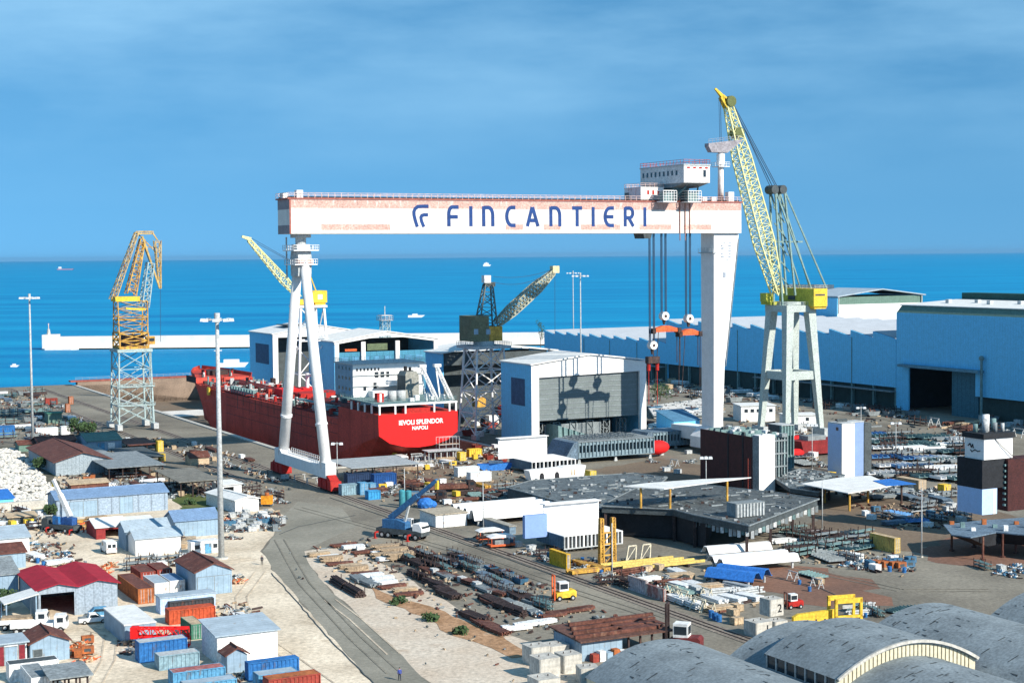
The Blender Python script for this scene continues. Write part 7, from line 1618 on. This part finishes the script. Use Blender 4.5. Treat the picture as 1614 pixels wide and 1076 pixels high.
row(245, 690, 300, 722, 6, ('hp_1', 'cr_t', 'hp_2'), Z, 90, .9); row(300, 712, 440, 760, 11, ('hp_1', 'hp_2', 'cr_t', 'tr', 'sk_r', 'bar_r'), Z, 90, .9); row(300, 700, 400, 728, 8, ('hp_2', 'bar_r', 'cr_w'), Z, 90, .9); row(440, 752, 500, 765, 3, ('tr', 'cr_g', 'mc_y'), Z, 0, .9)
Z = 'in the far left stock yard'
fill([(-10, 620), (60, 618), (160, 680), (100, 705), (-10, 700)], 56, ('pn_t', 'pn_g', 'bar_w', 'rk_d', 'rk_t', 'pl_g', 'rk_t', 'hp_1', 'hp_2', 'bar_g', 'sk_g', 'bar_d'), Z, 1.25, 2.2)
Z = 'among the sheds of the left yard'
fill([(90, 745), (250, 745), (250, 768), (110, 772)], 26, ('rk_g', 'hp_1', 'pl_w', 'cr_t', 'bar_w', 'hp_2', 'mc_o', 'bar_r'), Z, .95, 1.2); fill([(100, 700), (260, 690), (262, 735), (180, 745)], 16, ('hp_1', 'cr_w', 'rk_d', 'hp_2', 'pl_w', 'dr_b'), Z, .95, 1.3)
fill([(250, 770), (345, 762), (345, 780), (262, 786)], 12, ('rk_d', 'dr_b', 'hp_1', 'cr_t'), Z, .95, 1.1); fill([(0, 806), (85, 806), (85, 835), (0, 840)], 16, ('cr_w', 'hp_1', 'mc_y', 'rk_d', 'tr', 'hp_2', 'pl_w'), Z, .95, 1.2); fill([(120, 818), (180, 812), (150, 832), (115, 835)], 6, ('bar_y', 'tim', 'hp_o'), Z, .8, 1.2)
Z = 'on the pale gravel of the left yard'
fill([(50, 850), (115, 880), (120, 895), (70, 895), (50, 880)], 12, ('hp_1', 'hp_3', 'pl_w', 'hp_2', 'dr_b'), Z, .95, 1.1); fill([(110, 1010), (140, 1010), (140, 1042), (112, 1042)], 7, ('hp_o', 'hp_o', 'mc_o'), Z, .85, .9)
fill([(214, 880), (300, 876), (306, 890), (214, 900)], 13, ('rk_g', 'hp_1', 'rk_d', 'cr_w', 'hp_2', 'cr_t'), Z, .95, 1.0); fill([(250, 856), (300, 850), (300, 862), (260, 868)], 6, ('pl_t', 'hp_1', 'rk_d'), Z, .9, 1.1); fill([(345, 815), (350, 850), (376, 856), (372, 830)], 5, ('hp_1', 'hp_o'), Z, .8, 1.1)
fill([(348, 965), (390, 958), (392, 980), (350, 990)], 6, ('rk_d', 'tr', 'pl_w', 'hp_1'), Z, .8, 1.2); fill([(366, 905), (382, 905), (382, 925), (368, 930)], 2, ('hp_1', 'hp_o'), Z, .9, 1); fill([(198, 1016), (250, 1006), (270, 1012), (215, 1030)], 5, ('hp_1', 'hp_2', 'sk_r'), Z, .9, 1)
fill([(340, 1068), (390, 1066), (392, 1076), (350, 1080)], 4, ('hp_2', 'hp_1'), Z, .7, .8); fill([(100, 885), (200, 890), (205, 905), (190, 915)], 4, ('hp_o', 'hp_1'), Z, .8, 1.2)
Z = 'in the crate park left of the road bend'
fill([(345, 815), (380, 808), (446, 808), (446, 836), (380, 838), (352, 832)], 26, ('cr_g', 'cr_w', 'rk_g', 'hp_1', 'mc_g', 'sk_b', 'cr_g'), Z, .9, .95); fill([(378, 775), (440, 770), (448, 800), (412, 800)], 9, ('hp_2', 'rk_d', 'hp_1', 'tr'), Z, .9, 1.1)
Z = 'between the ship stern and the white sections'
fill([(530, 770), (610, 780), (700, 800), (740, 805), (700, 760), (650, 752), (620, 762)], 24, ('mc_b', 'cr_w', 'hp_1', 'dr_b', 'pl_r', 'rk_d', 'hp_2', 'mc_y', 'tr'), Z, .95, 1.2); fill([(600, 715), (700, 722), (730, 735), (640, 745), (660, 730)], 18, ('hp_1', 'pl_t', 'hp_2', 'mc_y', 'tr', 'pl_w'), Z, .95, 1.5)
fill([(730, 708), (800, 705), (800, 735), (760, 740), (730, 730)], 16, ('hp_2', 'cr_w', 'hp_1', 'mc_y', 'rk_t', 'sk_r'), Z, 1, 1.5); fill([(700, 770), (800, 765), (830, 790), (740, 800)], 18, ('bar_r', 'pp_d', 'bar_y', 'pl_r', 'rk_g', 'pn_t', 'hp_1'), Z, 1, 1.4); fill([(745, 842), (830, 858), (880, 880), (850, 885), (750, 856)], 12, ('hp_1', 'hp_2', 'rk_d', 'mc_b', 'cr_g', 'dr_b'), Z, .85, 1.1)
Z = 'around the yellow jig and the near crane rail'
fill([(895, 885), (935, 880), (950, 905), (990, 918), (985, 925), (930, 915)], 14, ('hp_1', 'hp_2', 'rk_d', 'dr_b', 'bar_y'), Z, .9, 1.0); row(1052, 938, 1118, 968, 9, ('tr_c', 'tr_c', 'pl_w'), Z, 90, 1.0); row(1075, 925, 1135, 950, 6, ('tr_c', 'pl_w', 'cr_g', 'bar_w'), Z, 90, .9); fill([(985, 905), (1060, 892), (1100, 925), (1120, 925), (1090, 945), (1030, 925)], 14, ('bar_w', 'pl_t', 'pp_r', 'cr_t', 'hp_1', 'pn_t'), Z, .9, 1.3)
row(1122, 972, 1136, 980, 4, ('dr_b',), Z, 90, 1.1, .3); fill([(1110, 925), (1170, 925), (1190, 945), (1130, 950)], 8, ('pp_g', 'pl_w', 'bar_w', 'tr'), Z, .9, 1.4); fill([(1120, 960), (1170, 962), (1170, 985), (1140, 985)], 6, ('pl_t', 'cr_t', 'cr_w'), Z, .9, 1.2)
Z = 'on the rust stained ground at right'
fill([(1240, 905), (1290, 905), (1320, 935), (1270, 935)], 6, ('pn_t', 'cr_t', 'tr', 'dr_b'), Z, .8, 1.5); fill([(1344, 958), (1386, 958), (1386, 976), (1344, 976)], 6, ('pp_g', 'rk_t', 'dr_b'), Z, .7, .7); fill([(1400, 962), (1450, 958), (1450, 975)], 3, ('pn_t',), Z, .6, 1.4); fill([(1545, 895), (1610, 893), (1614, 908), (1560, 908)], 7, ('hp_3', 'rk_t', 'cr_g'), Z, .8, 1.2)
Z = 'in the staging yard in front of the brown ground'
fill([(1235, 838), (1360, 845), (1375, 868), (1300, 885), (1240, 870)], 36, ('pn_g', 'rk_t', 'pn_t', 'rk_g', 'bar_w', 'hp_2', 'rk_d', 'bar_d', 'bar_g'), Z, 1.05, 1.1); fill([(1325, 880), (1440, 886), (1430, 905), (1340, 895)], 22, ('hp_3', 'hp_1', 'cr_w', 'rk_g', 'mc_b', 'dr_b'), Z, .95, 1.0); row(1372, 893, 1425, 897, 5, ('mc_o',), Z, 0, .9, .2); fill([(1330, 800), (1440, 810), (1500, 815), (1460, 835), (1400, 830)], 12, ('pl_g', 'cr_w', 'pn_b', 'mc_b', 'tr', 'rk_g'), Z, .9, 1.6); fill([(1440, 800), (1510, 800), (1520, 825), (1440, 822)], 10, ('rk_g', 'hp_3', 'cr_g'), Z, 1.0, 1.2)
Z = 'in the profile store behind the funnel casing'
for yy, n in ((688, 7), (698, 8), (708, 8), (722, 8), (736, 8), (750, 8)): row(1385 if yy > 700 else 1360, yy, 1530, yy + 8, n, ('pn_w', 'bar_w', 'pn_b', 'rk_g', 'rk_d', 'pn_t', 'bar_g'), Z, -10, 1.45, 1.5, 3)
fill([(1340, 770), (1500, 772), (1510, 792), (1400, 792)], 16, ('bar_g', 'rk_g', 'hp_1', 'pl_g', 'cr_g'), Z, 1.1, 1.8); fill([(1440, 668), (1560, 668), (1614, 690), (1500, 685)], 14, ('bar_r', 'hp_1', 'pl_t', 'rk_d', 'tr'), Z, 1.4, 2.5)
Z = 'along the foot of the long blue halls'
fill([(1270, 632), (1440, 655), (1440, 664), (1290, 645)], 16, ('hp_1', 'sk_g', 'cr_w', 'rk_d', 'hp_2'), Z, 1.3, 2.5); fill([(1030, 600), (1240, 620), (1200, 640), (1040, 625)], 26, ('hp_1', 'pl_w', 'sk_g', 'hp_2', 'rk_g', 'cr_t'), Z, 1.6, 3); fill([(1545, 655), (1614, 665), (1614, 680), (1550, 670)], 8, ('cr_g', 'mc_b', 'sk_g'), Z, 1.3, 2.5)
Z = 'around the right gantry leg'
fill([(1022, 640), (1100, 650), (1104, 705), (1030, 695)], 16, ('hp_1', 'sk_b', 'pl_w', 'hp_2', 'bar_r', 'rk_g'), Z, 1.3, 2.2); fill([(1170, 672), (1300, 678), (1300, 735), (1260, 735), (1255, 690)], 26, ('rk_g', 'hp_1', 'pl_w', 'cr_w', 'pn_g', 'hp_2'), Z, 1.2, 1.9); fill([(1030, 715), (1100, 715), (1110, 745), (1000, 750)], 8, ('tr', 'hp_1', 'cr_g'), Z, .9, 1.8)
Z = 'on the dark flat deck section'
# loose bits lie on the yard behind the halls
Z = 'in the yard behind the centre crane'
fill([(716, 640), (790, 640), (795, 690), (735, 690)], 16, ('hp_1', 'pl_w', 'sk_r', 'cr_w', 'pl_t'), Z, 1.4, 2.0)
for i_, (x_, y_, lab_) in enumerate(((628, 952, 'green weed clump on the orange earth bank nearest the pipe pile'), (680, 978, 'green weed clump halfway along the orange earth bank'), (722, 1000, 'green weed clump at the lower end of the orange earth bank'), (300, 795, 'green shrub clump in the weeds before the small white shed'))):
    tree(lab_, x_, y_, .9, 1.5, 160, 'weed_clump')
# loose scrap, offcuts and packing strewn over the working ground
def debris(polys, nper, name='loose_scrap', hmax=.45, smax=.7):
    mb = MB(); rr = random.Random(77)
    for poly in polys:
        q = [G(*p) for p in poly]; xs = [p.x for p in q]; ys = [p.y for p in q]
        ar = abs(sum(q[i-1].x * q[i].y - q[i].x * q[i-1].y for i in range(len(q)))) / 2; n = int(ar * nper); c = 0; it = 0
        while c < n and it < n * 8:
            it += 1; x, y = rr.uniform(min(xs), max(xs)), rr.uniform(min(ys), max(ys)); ins = False
            for i in range(len(q)):
                a, b_ = q[i], q[i - 1]
                if (a.y > y) != (b_.y > y) and x < (b_.x - a.x) * (y - a.y) / (b_.y - a.y) + a.x: ins = not ins
            if not ins: continue
            c += 1; mb.m = rr.choice((0, 0, 1, 1, 2, 3, 4, 5, 0, 2, 3)); a_ = A0 + rr.choice((0, 1.57)) + rr.uniform(-.3, .3); L_ = rr.uniform(.15, smax) * (3 if rr.random() < .25 else 1); w_ = rr.uniform(.08, .3)
            mb.bar((x, y, .15), (x + L_ * math.cos(a_), y + L_ * math.sin(a_), .15 + rr.uniform(0, .25)), w_ * 1.6, rr.uniform(.1, hmax))
    tag(mb.build(name, [DRUST, DGREY, RUST, WOOD, HAY, MGREY]), kind='stuff')
debris([[(495, 866), (560, 850), (640, 858), (720, 870), (830, 915), (930, 955), (1000, 985), (870, 1010), (780, 1000), (650, 945)]], .22)
debris([[(0, 620), (60, 616), (180, 690), (260, 690), (262, 770), (100, 770), (60, 705), (0, 700)], [(240, 690), (330, 700), (450, 748), (470, 765), (440, 800), (345, 800), (340, 760)]], .10)
debris([[(350, 812), (446, 806), (446, 838), (352, 838)], [(90, 750), (345, 762), (345, 786), (100, 775)], [(0, 806), (120, 810), (110, 850), (0, 850)], [(60, 850), (120, 860), (110, 900), (60, 890)], [(195, 1010), (270, 1006), (250, 1040), (200, 1030)], [(330, 950), (400, 950), (400, 1000), (330, 990)]], .35)
debris([[(530, 745), (700, 720), (800, 700), (850, 745), (800, 800), (720, 812), (600, 790)], [(860, 880), (940, 878), (1060, 890), (1180, 910), (1200, 950), (1180, 985), (1100, 965), (960, 925)]], .16)
debris([[(1235, 835), (1365, 842), (1445, 885), (1420, 910), (1240, 885)], [(1330, 795), (1500, 795), (1500, 835), (1420, 838)]], .25)
debris([[(1020, 600), (1250, 615), (1310, 690), (1200, 690), (1030, 700)], [(1310, 660), (1600, 672), (1600, 700), (1500, 790), (1330, 790)], [(1270, 632), (1440, 655), (1440, 670), (1290, 655)]], .05, hmax=.9, smax=1.6)
debris([[(430, 900), (440, 870), (500, 860), (720, 960), (1000, 1076), (680, 1076)]], .02, 'scattered_stones', .2, .3)
for (k, z), n in USED.items():
    if n == 1:
        for o in S.collection.objects:
            if o.get('label') == NAMES[k][0] + ' ' + z and 'group' in o: del o['group']
# ================================================================== HAZE over the far sea
mb = MB(); mb.box(-40500, 40500, -2500, 60500, -4.2, 125); hz_o = mb.build('haze', [])
hm = bpy.data.materials.new('haze_air'); hm.use_nodes = True; ht = hm.node_tree; ht.nodes.clear()
ho = ht.nodes.new('ShaderNodeOutputMaterial'); hv = ht.nodes.new('ShaderNodeVolumePrincipled')
hv.inputs['Color'].default_value = (.30, .58, .85, 1); hv.inputs['Density'].default_value = 1.3e-5; hv.inputs['Anisotropy'].default_value = .2
ht.links.new(hv.outputs[0], ho.inputs['Volume']); hz_o.data.materials.append(hm); hz_o['kind'] = 'stuff'
